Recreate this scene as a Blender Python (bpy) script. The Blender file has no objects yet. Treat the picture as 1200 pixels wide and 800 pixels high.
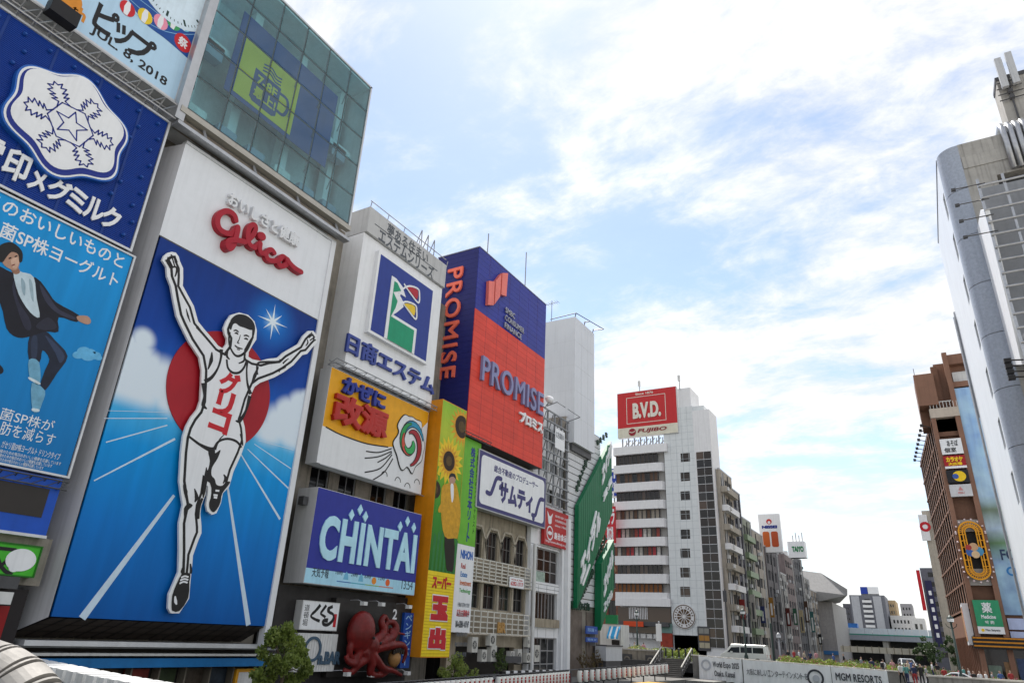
import bpy, bmesh, math, random
from mathutils import Vector, Matrix
from mathutils.geometry import tessellate_polygon
rnd = random.Random(7)
SC = bpy.context.scene
COL = SC.collection
R_ = math.radians
# ---------------------------------------------------------------- camera
EYE = Vector((0, 0, 1.8))
YAW, PITCH, ROLL = R_(31.2), R_(23.3), R_(2.75)
fwd = Vector((-math.sin(YAW)*math.cos(PITCH), math.cos(YAW)*math.cos(PITCH), math.sin(PITCH)))
r0 = Vector((math.cos(YAW), math.sin(YAW), 0)); u0_ = r0.cross(fwd)
CR = r0*math.cos(ROLL) + u0_*math.sin(ROLL)
CU = -r0*math.sin(ROLL) + u0_*math.cos(ROLL)
cd = bpy.data.cameras.new('camera'); cd.lens = 24; cd.sensor_width = 36; cd.clip_start = .1; cd.clip_end = 6000
cam = bpy.data.objects.new('camera', cd); COL.objects.link(cam)
cam.matrix_world = Matrix.Translation(EYE) @ Matrix((CR, CU, -fwd)).transposed().to_4x4()
SC.camera = cam
# ---------------------------------------------------------------- sky and sun
SUN_EL, SUN_AZ = R_(60), R_(-32)
W = bpy.data.worlds.new('World'); SC.world = W; W.use_nodes = True
nt = W.node_tree; N = nt.nodes; LK = nt.links
bg = N['Background']; bg.inputs[1].default_value = .15
sky = N.new('ShaderNodeTexSky'); sky.sky_type = 'NISHITA'; sky.sun_disc = False
sky.sun_elevation = SUN_EL; sky.sun_rotation = SUN_AZ; sky.air_density = 1.0; sky.dust_density = .3; sky.ozone_density = .35
def wm(op, a, b=None, c=None):
    n = N.new('ShaderNodeMath'); n.operation = op
    for i, v in enumerate((a, b, c)):
        if v is None: continue
        if isinstance(v, (int, float)): n.inputs[i].default_value = v
        else: LK.new(v, n.inputs[i])
    return n.outputs[0]
tc = N.new('ShaderNodeTexCoord'); sp = N.new('ShaderNodeSeparateXYZ'); LK.new(tc.outputs['Generated'], sp.inputs[0])
zz = wm('ADD', wm('MAXIMUM', sp.outputs[2], 0.0), .16)
cx = wm('DIVIDE', sp.outputs[0], zz); cy = wm('DIVIDE', sp.outputs[1], zz)
cb = N.new('ShaderNodeCombineXYZ'); LK.new(cx, cb.inputs[0]); LK.new(cy, cb.inputs[1])
mp = N.new('ShaderNodeMapping'); LK.new(cb.outputs[0], mp.inputs[0])
mp.inputs['Rotation'].default_value = (0, 0, R_(24)); mp.inputs['Scale'].default_value = (1.0, 1.35, 1); mp.inputs['Location'].default_value = (3.1, 1.7, 0)
def wnoise(scale, detail, rough, dist=0.0, vec=None):
    n = N.new('ShaderNodeTexNoise'); n.inputs['Scale'].default_value = scale; n.inputs['Detail'].default_value = detail
    n.inputs['Roughness'].default_value = rough; n.inputs['Distortion'].default_value = dist
    LK.new(vec or mp.outputs[0], n.inputs['Vector']); return n.outputs[0]
big = wnoise(.55, 3, .5, .3); med = wnoise(2.1, 9, .62, .35); fine = wnoise(6.5, 9, .66, .3)
dens = wm('ADD', wm('ADD', wm('MULTIPLY', big, .75), wm('MULTIPLY', med, .75)), wm('MULTIPLY', fine, .36))
mr = N.new('ShaderNodeMapRange'); mr.interpolation_type = 'SMOOTHSTEP'; LK.new(dens, mr.inputs[0])
mr.inputs[1].default_value = .75; mr.inputs[2].default_value = .99
cover = wm('ADD', wm('MULTIPLY', mr.outputs[0], .82), .12)
shade = N.new('ShaderNodeMapRange'); LK.new(wm('ADD', wm('MULTIPLY', med, .6), wm('MULTIPLY', fine, .4)), shade.inputs[0])
shade.inputs[1].default_value = .35; shade.inputs[2].default_value = .68; shade.inputs[3].default_value = 4.2; shade.inputs[4].default_value = 6.1
cc = N.new('ShaderNodeVectorMath'); cc.operation = 'SCALE'; cc.inputs[0].default_value = (1.0, .995, .985); LK.new(shade.outputs[0], cc.inputs['Scale'])
sk = N.new('ShaderNodeVectorMath'); sk.operation = 'MULTIPLY'; LK.new(sky.outputs[0], sk.inputs[0]); sk.inputs[1].default_value = (1.0, 1.0, 1.0)
mx = N.new('ShaderNodeMix'); mx.data_type = 'RGBA'; LK.new(cover, mx.inputs[0]); LK.new(sk.outputs[0], mx.inputs[6]); LK.new(cc.outputs[0], mx.inputs[7])
LK.new(mx.outputs[2], bg.inputs[0])
sd = bpy.data.lights.new('sun', 'SUN'); sd.energy = 4.8; sd.angle = R_(1.5); sd.color = (1, .95, .88)
sun = bpy.data.objects.new('sun', sd); COL.objects.link(sun)
sdir = Vector((math.cos(SUN_EL)*math.sin(SUN_AZ), math.cos(SUN_EL)*math.cos(SUN_AZ), math.sin(SUN_EL)))
sun.rotation_euler = sdir.to_track_quat('Z', 'Y').to_euler(); sun.location = sdir*200
vs = SC.view_settings; vs.view_transform = 'Standard'; vs.look = 'None'; vs.exposure = 0.5; vs.gamma = 1.0
SC.cycles.use_denoising = True; SC.cycles.max_bounces = 6; SC.cycles.diffuse_bounces = 3; SC.cycles.glossy_bounces = 3
SC.cycles.transparent_max_bounces = 10; SC.cycles.caustics_reflective = False; SC.cycles.caustics_refractive = False
# ---------------------------------------------------------------- materials
MATS = {}
def lin(c):
    if isinstance(c, str):
        c = c.lstrip('#'); c = [int(c[i:i+2], 16)/255 for i in (0, 2, 4)]
        return tuple(x/12.92 if x <= .04045 else ((x+.055)/1.055)**2.4 for x in c)
    return tuple(c)
def mat(name, col, rough=.6, metal=0.0, var=.10, scale=1.5, bump=0.0, bscale=30, spec=.3, grime=.09, fac=None, objvar=0.0):
    """principled surface whose colour wanders a little (paint fade, grime streaks) in object space"""
    if name in MATS: return MATS[name]
    m = bpy.data.materials.new(name); m.use_nodes = True; MATS[name] = m
    t = m.node_tree; p = t.nodes['Principled BSDF']; c = lin(col)
    p.inputs['Roughness'].default_value = rough; p.inputs['Metallic'].default_value = metal
    p.inputs['Specular IOR Level'].default_value = spec
    tcn = t.nodes.new('ShaderNodeTexCoord')
    n = t.nodes.new('ShaderNodeTexNoise'); n.inputs['Scale'].default_value = scale; n.inputs['Detail'].default_value = 6; n.inputs['Roughness'].default_value = .65
    t.links.new(tcn.outputs['Object'], n.inputs['Vector'])
    r = t.nodes.new('ShaderNodeMapRange'); r.inputs[1].default_value = .3; r.inputs[2].default_value = .7
    r.inputs[3].default_value = 1-var; r.inputs[4].default_value = 1+var*.6; t.links.new(n.outputs[0], r.inputs[0])
    v = t.nodes.new('ShaderNodeVectorMath'); v.operation = 'SCALE'; v.inputs[0].default_value = c; t.links.new(r.outputs[0], v.inputs['Scale'])
    out = v.outputs[0]
    if grime > 0:   # vertical rain streaks
        mpn = t.nodes.new('ShaderNodeMapping'); mpn.inputs['Scale'].default_value = (2.2, 2.2, .10); t.links.new(tcn.outputs['Object'], mpn.inputs[0])
        g = t.nodes.new('ShaderNodeTexNoise'); g.inputs['Scale'].default_value = 2.0; g.inputs['Detail'].default_value = 7; t.links.new(mpn.outputs[0], g.inputs['Vector'])
        gr = t.nodes.new('ShaderNodeMapRange'); gr.inputs[1].default_value = .5; gr.inputs[2].default_value = .75; gr.inputs[3].default_value = 1; gr.inputs[4].default_value = 1-grime
        t.links.new(g.outputs[0], gr.inputs[0])
        v2 = t.nodes.new('ShaderNodeVectorMath'); v2.operation = 'SCALE'; t.links.new(out, v2.inputs[0]); t.links.new(gr.outputs[0], v2.inputs['Scale']); out = v2.outputs[0]
    if objvar > 0:
        oi = t.nodes.new('ShaderNodeObjectInfo'); o2 = t.nodes.new('ShaderNodeMapRange'); o2.inputs[3].default_value = 1-objvar; o2.inputs[4].default_value = 1+objvar*.5
        t.links.new(oi.outputs['Random'], o2.inputs[0])
        v3 = t.nodes.new('ShaderNodeVectorMath'); v3.operation = 'SCALE'; t.links.new(out, v3.inputs[0]); t.links.new(o2.outputs[0], v3.inputs['Scale']); out = v3.outputs[0]
    t.links.new(out, p.inputs['Base Color'])
    if bump > 0:
        b = t.nodes.new('ShaderNodeBump'); b.inputs['Strength'].default_value = bump; b.inputs['Distance'].default_value = .02
        n2 = t.nodes.new('ShaderNodeTexNoise'); n2.inputs['Scale'].default_value = bscale; n2.inputs['Detail'].default_value = 4
        t.links.new(tcn.outputs['Object'], n2.inputs['Vector']); t.links.new(n2.outputs[0], b.inputs['Height']); t.links.new(b.outputs[0], p.inputs['Normal'])
    return m
def pane_mat(name, dark, light, rough=.07, share=.3):
    """window glass over a dark room; some rooms have pale blinds"""
    if name in MATS: return MATS[name]
    m = bpy.data.materials.new(name); m.use_nodes = True; MATS[name] = m
    t = m.node_tree; p = t.nodes['Principled BSDF']; p.inputs['Roughness'].default_value = rough; p.inputs['IOR'].default_value = 1.45
    oi = t.nodes.new('ShaderNodeObjectInfo'); cr = t.nodes.new('ShaderNodeValToRGB'); cr.color_ramp.interpolation = 'CONSTANT'
    e = cr.color_ramp.elements; e[0].color = (*lin(dark), 1); e[1].position = 1-share; e[1].color = (*lin(light), 1)
    x = e.new((1-share)*.5); x.color = (*[c*1.7 for c in lin(dark)], 1)
    t.links.new(oi.outputs['Random'], cr.inputs[0]); t.links.new(cr.outputs[0], p.inputs['Base Color'])
    return m
def glass_mat(name, tint, trans=.6):
    m = bpy.data.materials.new(name); m.use_nodes = True; MATS[name] = m
    t = m.node_tree; o = t.nodes['Material Output']; t.nodes.remove(t.nodes['Principled BSDF'])
    gl_ = t.nodes.new('ShaderNodeBsdfGlossy'); gl_.inputs['Roughness'].default_value = .02; gl_.inputs['Color'].default_value = (.85, .97, 1, 1)
    tr = t.nodes.new('ShaderNodeBsdfTransparent'); tr.inputs[0].default_value = (*tint, 1)
    mixs = t.nodes.new('ShaderNodeMixShader'); fr = t.nodes.new('ShaderNodeFresnel'); fr.inputs[0].default_value = 1.7
    ge = t.nodes.new('ShaderNodeNewGeometry'); iv = t.nodes.new('ShaderNodeMath'); iv.operation = 'SUBTRACT'; iv.inputs[0].default_value = 1; t.links.new(ge.outputs['Backfacing'], iv.inputs[1]); mu = t.nodes.new('ShaderNodeMath'); mu.operation = 'MULTIPLY'; t.links.new(fr.outputs[0], mu.inputs[0]); t.links.new(iv.outputs[0], mu.inputs[1])
    t.links.new(mu.outputs[0], mixs.inputs[0]); t.links.new(tr.outputs[0], mixs.inputs[1]); t.links.new(gl_.outputs[0], mixs.inputs[2]); t.links.new(mixs.outputs[0], o.inputs[0])
    return m
white = mat('white_enamel', (.80, .81, .83), .45, var=.05, grime=.10)
dull_white = mat('dull_white', (.66, .66, .65), .6, var=.10, grime=.22)
pale_grey = mat('pale_grey_panel', (.50, .51, .53), .5, var=.08, grime=.2)
mid_grey = mat('mid_grey_metal', (.26, .27, .29), .45, var=.12)
dark_grey = mat('dark_grey_metal', (.075, .075, .08), .5, var=.2)
black = mat('black_paint', (.014, .013, .014), .5, var=.2)
steel = mat('galvanised_steel', (.42, .43, .45), .35, .75, var=.15, scale=4)
concrete = mat('concrete', (.40, .385, .36), .85, var=.22, scale=.8, bump=.4, bscale=14, grime=.38)
dirty_concrete = mat('dirty_concrete', (.27, .245, .21), .9, var=.3, scale=.9, bump=.5, bscale=12, grime=.45)
navy = mat('navy_print', '#1d2f86', .5, var=.08)
red_p = mat('red_print', '#c0202c', .5, var=.06)
white_p = mat('white_print', (.78, .79, .82), .5, var=.04)
pane = pane_mat('window_glass', '#141519', '#77746c', share=.2)
pane_dark = pane_mat('dark_window_glass', '#0f0f12', '#2c2a2a', share=.2)
pane_brown = pane_mat('brown_window_glass', '#1d1410', '#4a3a30', share=.2)
pane_green = pane_mat('greenish_window_glass', '#1c2422', '#93a098', share=.3)
# ---------------------------------------------------------------- building blocks
BASE = {}
def tag(o, label=None, cat=None, group=None, kind=None):
    for k, v in (('label', label), ('category', cat), ('group', group), ('kind', kind)):
        if v: o[k] = v
    return o
def thing(name, label, cat, loc=(0, 0, 0), group=None, rz=0.0):
    o = bpy.data.objects.new(name, None); COL.objects.link(o); o.location = loc; o.rotation_euler.z = rz
    o.empty_display_size = .3; BASE[o] = Vector(loc); return tag(o, label, cat, group)
def link(name, me, parent=None, m=None, kind=None, label=None):
    o = bpy.data.objects.new(name, me); COL.objects.link(o)
    if m is not None and not me.materials: me.materials.append(m)
    BASE[o] = Vector((0, 0, 0))
    if parent is not None: o.parent = parent; BASE[o] = BASE[parent]
    if kind: o['kind'] = kind
    if label: o['label'] = label
    return o
class MB:
    def __init__(s): s.v = []; s.f = []; s.sm = False
    def box(s, a, b):
        (x0, y0, z0), (x1, y1, z1) = [[min(p, q) for p, q in zip(a, b)], [max(p, q) for p, q in zip(a, b)]]
        i = len(s.v); s.v += [(x0,y0,z0),(x1,y0,z0),(x1,y1,z0),(x0,y1,z0),(x0,y0,z1),(x1,y0,z1),(x1,y1,z1),(x0,y1,z1)]
        s.f += [tuple(i+k for k in q) for q in ((0,3,2,1),(4,5,6,7),(0,1,5,4),(1,2,6,5),(2,3,7,6),(3,0,4,7))]; return s
    def quad(s, *p):
        i = len(s.v); s.v += [tuple(q) for q in p]; s.f.append(tuple(range(i, i+len(p)))); return s
    def tube(s, pts, r, n=8, cap=True):
        """round bar along a polyline; r one radius or one per point"""
        pts = [Vector(p) for p in pts]; rs = r if isinstance(r, (list, tuple)) else [r]*len(pts); base = len(s.v)
        up = None
        for k, p in enumerate(pts):
            d = (pts[min(k+1, len(pts)-1)] - pts[max(k-1, 0)]).normalized()
            if up is None:
                up = Vector((0, 0, 1)) if abs(d.z) < .9 else Vector((1, 0, 0))
            a = d.cross(up).normalized(); b = a.cross(d); up = b
            for j in range(n):
                t = 2*math.pi*j/n; s.v.append(tuple(p + a*(rs[k]*math.cos(t)) + b*(rs[k]*math.sin(t))))
        for k in range(len(pts)-1):
            for j in range(n):
                q = (j+1) % n; s.f.append((base+k*n+j, base+k*n+q, base+(k+1)*n+q, base+(k+1)*n+j))
        if cap:
            s.f.append(tuple(base+j for j in reversed(range(n)))); s.f.append(tuple(base+(len(pts)-1)*n+j for j in range(n)))
        return s
    def bar(s, p, q, w): return s.tube([p, q], w*.7071, 4)
    def lathe(s, c, prof, n=16, axis='z'):
        base = len(s.v)
        for r, h in prof:
            for j in range(n):
                t = 2*math.pi*j/n; a, b = r*math.cos(t), r*math.sin(t)
                s.v.append({'z': (c[0]+a, c[1]+b, c[2]+h), 'x': (c[0]+h, c[1]+a, c[2]+b), 'y': (c[0]+b, c[1]+h, c[2]+a)}[axis])
        for k in range(len(prof)-1):
            for j in range(n):
                q = (j+1) % n; s.f.append((base+k*n+j, base+k*n+q, base+(k+1)*n+q, base+(k+1)*n+j))
        s.f.append(tuple(base+j for j in reversed(range(n)))); s.f.append(tuple(base+(len(prof)-1)*n+j for j in range(n)))
        return s
    def mesh(s, name, off=Vector((0, 0, 0)), smooth=False):
        me = bpy.data.meshes.new(name); ox, oy, oz = off
        me.from_pydata([(x-ox, y-oy, z-oz) for x, y, z in s.v], [], s.f); me.update()
        if smooth or s.sm:
            me.polygons.foreach_set('use_smooth', [True]*len(me.polygons))
        return me
    def build(s, name, m, parent=None, smooth=False, kind=None, label=None):
        return link(name, s.mesh(name, BASE.get(parent, Vector((0, 0, 0))), smooth), parent, m, kind, label)
def ray(px, py):
    return CR*((px-600)/800) + CU*(-(py-400)/800) + fwd
def pz(px, py, z):
    d = ray(px, py); return EYE + d*((z-EYE.z)/d.z)
class Face:
    """a wall plane: L faces +x (u runs along +y), F faces -y (u = x), R faces -x (u = -y)"""
    def __init__(s, kind, c): s.k = kind; s.c = c; s.rz = {'F': 0, 'L': math.pi/2, 'R': -math.pi/2}[kind]
    def pt(s, u, v, d=0.0):
        return {'L': (s.c+d, u, v), 'F': (u, s.c-d, v), 'R': (s.c-d, -u, v)}[s.k]
    def uv(s, px, py):
        d = ray(px, py); t = (s.c - (EYE.y if s.k == 'F' else EYE.x))/(d.y if s.k == 'F' else d.x); p = EYE + d*t
        return ({'L': p.y, 'F': p.x, 'R': -p.y}[s.k], p.z)
    def uvs(s, pts, off=(0, 0), k=1.0): return [s.uv(off[0]+x/k, off[1]+y/k) for x, y in pts]
    def box(s, mb, u0, u1, v0, v1, d0, d1): return mb.box(s.pt(u0, v0, d0), s.pt(u1, v1, d1))
    def prism(s, mb, poly, d0, d1, holes=()):
        loops = [list(poly)] + [list(h) for h in holes]
        for i, lp in enumerate(loops):
            a = sum(lp[j][0]*lp[(j+1) % len(lp)][1]-lp[(j+1) % len(lp)][0]*lp[j][1] for j in range(len(lp)))
            if (a < 0) == (i == 0): lp.reverse()
        flat = [p for lp in loops for p in lp]; n = len(flat); b = len(mb.v)
        tris = tessellate_polygon([[Vector((p[0], p[1], 0)) for p in lp] for lp in loops])
        mb.v += [s.pt(u, v, d1) for u, v in flat] + [s.pt(u, v, d0) for u, v in flat]
        for t in tris:
            a, c, e = t; A, C, E_ = flat[a], flat[c], flat[e]
            if (C[0]-A[0])*(E_[1]-A[1])-(E_[0]-A[0])*(C[1]-A[1]) < 0: c, e = e, c
            mb.f.append((b+a, b+c, b+e))
        k = 0
        for lp in loops:
            m = len(lp)
            for j in range(m):
                q = (j+1) % m; mb.f.append((b+k+j, b+n+k+j, b+n+k+q, b+k+q))
            k += m
        return mb
    def stroke(s, mb, pts, w, d0, d1, n=6):
        """flat brush stroke with round ends along (u,v) points; w one width or one per point"""
        ws = w if isinstance(w, (list, tuple)) else [w]*len(pts); L_, R2 = [], []
        for i, (u, v) in enumerate(pts):
            a = pts[max(i-1, 0)]; c = pts[min(i+1, len(pts)-1)]; dx, dy = c[0]-a[0], c[1]-a[1]; l = math.hypot(dx, dy) or 1
            nx, ny = -dy/l*ws[i]/2, dx/l*ws[i]/2; L_.append((u+nx, v+ny)); R2.append((u-nx, v-ny))
        def capf(i, sgn):
            a, c = (pts[0], pts[1]) if i == 0 else (pts[-1], pts[-2]); t0 = math.atan2(a[1]-c[1], a[0]-c[0])
            return [(a[0]+ws[i]/2*math.cos(t0+q), a[1]+ws[i]/2*math.sin(t0+q)) for q in [math.pi/2*(-1+2*(k+1)/(n+1)) for k in range(n)]]
        for i in range(len(pts)-1):
            s.prism(mb, [L_[i], L_[i+1], R2[i+1], R2[i]], d0, d1 + .0004*(i % 3))
        if min(ws[0], ws[-1]) > .05 and n > 0:
            for i in (0, -1):
                s.prism(mb, [(pts[i][0]+ws[i]/2*math.cos(q*math.pi/6), pts[i][1]+ws[i]/2*math.sin(q*math.pi/6)) for q in range(12)], d0, d1+.0016)
        return mb
def smooth_loop(pts, sub=3, closed=True):
    n = len(pts); out = []
    for i in range(n if closed else n-1):
        g = lambda k: pts[k % n] if closed else pts[min(max(k, 0), n-1)]
        p0, p1, p2, p3 = g(i-1), g(i), g(i+1), g(i+2)
        for j in range(sub):
            t = j/sub; out.append(tuple(.5*(2*p1[a]+(p2[a]-p0[a])*t+(2*p0[a]-5*p1[a]+4*p2[a]-p3[a])*t*t+(3*p1[a]-p0[a]-3*p2[a]+p3[a])*t**3) for a in (0, 1)))
    if not closed: out.append(pts[-1])
    return out
def inset(poly, d):
    n = len(poly); area = sum(poly[i][0]*poly[(i+1) % n][1]-poly[(i+1) % n][0]*poly[i][1] for i in range(n)); sg = 1 if area > 0 else -1; out = []
    for i in range(n):
        a, b, c = poly[i-1], poly[i], poly[(i+1) % n]
        n1 = Vector((-(b[1]-a[1]), b[0]-a[0])).normalized(); n2 = Vector((-(c[1]-b[1]), c[0]-b[0])).normalized(); m = n1+n2
        m = m.normalized() if m.length > .2 else n1
        k = d/max(.45, m.dot(n1)); out.append((b[0]+m.x*k*sg, b[1]+m.y*k*sg))
    return out
GL = {}
def glyph(ch, bold):
    """outline of one character as a slab: verts (x, y, 0..1), faces, advance"""
    key = (ch, bold)
    if key in GL: return GL[key]
    def raw(body):
        c = bpy.data.curves.new('glyph', 'FONT'); c.body = body; c.size = 1; c.extrude = .4; c.resolution_u = 4 if ord(body[-1]) < 0x2000 else 2
        if bold: c.bevel_depth = bold; c.bevel_resolution = 0
        o = bpy.data.objects.new('glyph', c); me = o.to_mesh()
        v = [tuple(q.co) for q in me.vertices]; f = [tuple(q.vertices) for q in me.polygons]
        o.to_mesh_clear(); bpy.data.objects.remove(o); bpy.data.curves.remove(c); return v, f
    v, f = raw(ch); w = max((q[0] for q in v), default=.3)
    if ord(ch) < 0x2000:
        if ch == ' ': adv = .3
        else:
            i2 = max(q[0] for q in raw('II')[0]); adv = max(q[0] for q in raw('I'+ch+'I')[0]) - i2
    else: adv = 1.0
    z = .4+bold
    GL[key] = ([(x, y, (q+z)/(2*z)) for x, y, q in v], f, adv); return GL[key]
def text(face, s, rect, m, parent, d0=.0, d1=.03, bold=.0, split=False, vertical=False, name=None, gap=0.0, rot=0, shear=0.0, fit=None):
    """lettering that fills rect=(u0,v0,u1,v1); rot=-90 turns each letter to read downwards"""
    items = []; pen = 0.0
    for ch in s:
        v, f, a = glyph(ch, bold)
        if vertical: items.append((v, f, (.5-a/2, -pen)) if not (ch == 'ー') else ([(.38+y*1.0-.38+.12, .76-x, z) for x, y, z in v], f, (0, -pen))); pen += 1.0+gap
        else: items.append((v, f, (pen, 0))); pen += a+gap
    allv = [(x+o[0]+shear*(y+o[1]), y+o[1]) for v, f, o in items for x, y, z in v]
    if not allv: return []
    x0, x1 = min(p[0] for p in allv), max(p[0] for p in allv); y0, y1 = min(p[1] for p in allv), max(p[1] for p in allv)
    u0, v0, u1, v1 = rect; outs = []; mb = MB()
    def place(x, y):
        fx, fy = (x-x0)/(x1-x0), (y-y0)/(y1-y0)
        if rot == -90: fx, fy = fy, 1-fx
        return (u0+fx*(u1-u0), v0+fy*(v1-v0))
    for v, f, o in items:
        if not v: continue
        b = len(mb.v)
        for x, y, z in v:
            q = place(x+o[0]+shear*(y+o[1]), y+o[1]); mb.v.append(face.pt(q[0], q[1], d0+(d1-d0)*z))
        flip = (-1 if face.k == 'X' else 1)
        mb.f += [tuple(b+i for i in q) for q in f]
        if split: outs.append(mb.build(name or 'letter', m, parent)); mb = MB()
    if not split: outs.append(mb.build(name or 'lettering', m, parent, kind='stuff'))
    return outs
def prect(face, tl, br):
    a = face.uv(*tl); b = face.uv(*br); return (min(a[0], b[0]), min(a[1], b[1]), max(a[0], b[0]), max(a[1], b[1]))
def panel(face, rect, d0, d1, name, m, parent, **k):
    mb = MB(); face.box(mb, rect[0], rect[2], rect[1], rect[3], d0, d1); return mb.build(name, m, parent, **k)
def frame_bars(face, rect, w, d0, d1, name, m, parent, each=True):
    u0, v0, u1, v1 = rect; outs = []
    for a in ((u0, u1, v0, v0+w), (u0, u1, v1-w, v1), (u0, u0+w, v0+w, v1-w), (u1-w, u1, v0+w, v1-w)):
        mb = MB(); face.box(mb, *a, d0, d1); outs.append(mb.build(name, m, parent))
    return outs
def shape(face, pts, d0, d1, name, m, parent, holes=(), **k):
    mb = MB(); face.prism(mb, pts, d0, d1, holes); return mb.build(name, m, parent, **k)
def circle(c, r, n=40, ry=None): return [(c[0]+r*math.cos(2*math.pi*i/n), c[1]+(ry or r)*math.sin(2*math.pi*i/n)) for i in range(n)]
UNIT = {}
def unit_box(m, dims=(1, 1, 1), key=None):
    k = (m.name, tuple(round(d, 3) for d in dims))
    if k not in UNIT:
        mb = MB(); mb.box((-dims[0]/2, -dims[1]/2, -dims[2]/2), (dims[0]/2, dims[1]/2, dims[2]/2)); me = mb.mesh('block'); me.materials.append(m); UNIT[k] = me
    return UNIT[k]
def piece(name, me, parent, loc, rz=0.0, **k):
    o = link(name, me, parent, **k); o.location = Vector(loc) - BASE[parent]; o.rotation_euler.z = rz; return o
WIN = {}
def window_mesh(w, h, fm, mull, fw=.06, fd=.12):
    k = ('w', round(w, 2), round(h, 2), fm.name, mull, fw)
    if k not in WIN:
        mb = MB(); f = fw
        mb.box((-w/2, 0, -h/2), (w/2, fd, -h/2+f)); mb.box((-w/2, 0, h/2-f), (w/2, fd, h/2)); mb.box((-w/2, 0, -h/2+f), (-w/2+f, fd, h/2-f)); mb.box((w/2-f, 0, -h/2+f), (w/2, fd, h/2-f))
        for i in range(1, mull[0]): x = -w/2+w*i/mull[0]; mb.box((x-f*.4, .01, -h/2+f), (x+f*.4, fd-.02, h/2-f))
        for i in range(1, mull[1]): z = -h/2+h*i/mull[1]; mb.box((-w/2+f, .02, z-f*.4), (w/2-f, fd-.03, z+f*.4))
        WIN[k] = mb.mesh('window_frame'); WIN[k].materials.append(fm)
    return WIN[k]
def pane_mesh(w, h, pm):
    k = ('p', round(w, 2), round(h, 2), pm.name)
    if k not in WIN:
        mb = MB(); mb.box((-w/2, .07, -h/2), (w/2, .10, h/2)); WIN[k] = mb.mesh('pane'); WIN[k].materials.append(pm)
    return WIN[k]
def window(face, u, v, w, h, parent, fm, pm, mull=(2, 1), rec=.12, fw=.06):
    """u, v centre of an opening; the frame sits rec behind the wall face"""
    o = piece('window', window_mesh(w, h, fm, mull, fw), parent, face.pt(u, v, -rec), face.rz)
    p = link('pane', pane_mesh(w-.02, h-.02, pm), o); return o
def wall(face, rect, openings, th, m, parent, name='wall', d=0.0):
    """wall slab with real openings (u0, v0, u1, v1)"""
    us = sorted({rect[0], rect[2], *[o[i] for o in openings for i in (0, 2)]}); vs_ = sorted({rect[1], rect[3], *[o[i] for o in openings for i in (1, 3)]})
    us = [u for u in us if rect[0] <= u <= rect[2]]; vs_ = [v for v in vs_ if rect[1] <= v <= rect[3]]
    mb = MB()
    for j in range(len(vs_)-1):
        run = None
        for i in range(len(us)-1):
            cu, cv = (us[i]+us[i+1])/2, (vs_[j]+vs_[j+1])/2
            solid = not any(o[0] < cu < o[2] and o[1] < cv < o[3] for o in openings)
            if solid: run = (run[0], us[i+1]) if run else (us[i], us[i+1])
            if run and (not solid or i == len(us)-2): face.box(mb, run[0], run[1], vs_[j], vs_[j+1], d-th, d); run = None
    return mb.build(name, m, parent)
def facade(parent, face, rect, cols, rows, m, fm, pm, win=(.62, .5), mull=(2, 1), th=.3, base=.0, top=.6, sill=None, margin=.3, rec=.12, skip=lambda i, j: False, fw=.06, jitter=0):
    """regular grid of real windows in a wall slab"""
    u0, v0, u1, v1 = rect; cw = (u1-u0-2*margin)/cols; rh = (v1-v0-base-top)/rows; ops = []
    w, h = cw*win[0], rh*win[1]
    for j in range(rows):
        for i in range(cols):
            if skip(i, j): continue
            cu, cv = u0+margin+(i+.5)*cw, v0+base+(j+.55)*rh; ops.append((cu-w/2, cv-h/2, cu+w/2, cv+h/2))
            window(face, cu, cv, w, h, parent, fm, pm, mull, rec, fw)
    wo = wall(face, rect, ops, th, m, parent)
    if sill:
        sm = WIN.setdefault(('s', round(w, 2), sill.name), None)
        if sm is None:
            mb = MB(); mb.box((-w/2-.08, -.12, -.06), (w/2+.08, 0, 0)); sm = mb.mesh('sill'); sm.materials.append(sill); WIN[('s', round(w, 2), sill.name)] = sm
        for o in ops: piece('sill', sm, parent, face.pt((o[0]+o[2])/2, o[1]-.003, .003), face.rz)
    return wo
# ---------------------------------------------------------------- the setting
def struct(name, mb, m, smooth=False): o = mb.build(name, m, None, smooth); o['kind'] = 'structure'; return o
asphalt = mat('asphalt', (.055, .055, .058), .9, var=.25, scale=.6, bump=.3, bscale=60)
paving = mat('paving', (.42, .40, .36), .85, var=.18, scale=.7, bump=.25, bscale=25)
stone_wall = mat('quay_stone', (.26, .25, .235), .9, var=.3, scale=.9, bump=.5, bscale=8, grime=.4)
water_m = mat('canal_water', (.03, .055, .045), .08, var=.2, scale=.3, bump=.35, bscale=1.6)
struct('ground', MB().quad((-3000, -600, -6), (3000, -600, -6), (3000, 4000, -6), (-3000, 4000, -6)), mat('earth', (.2, .18, .15), .95))
struct('canal_water', MB().quad((-24, -60, -4.2), (2, -60, -4.2), (2, 420, -4.2), (-24, 420, -4.2)), water_m)
mb = MB(); mb.box((-3000, -600, -6), (-21.6, 4000, -1.2)); struct('bank_left', mb, mat('dark_paving', (.15, .145, .135), .9, var=.25, scale=.7, bump=.25, bscale=25))
mb = MB(); mb.box((2.6, -600, -6), (3000, 4000, -.9)); struct('bank_right', mb, paving)
mb = MB(); mb.box((-21.6, 330, -6), (2.6, 4000, -1.0)); struct('bank_far', mb, paving)
# near bridge on which the camera stands
mb = MB(); mb.box((-21.59, -16, -.5), (2.59, 1.2, .1)); struct('near_bridge_deck', mb, paving)
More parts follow.
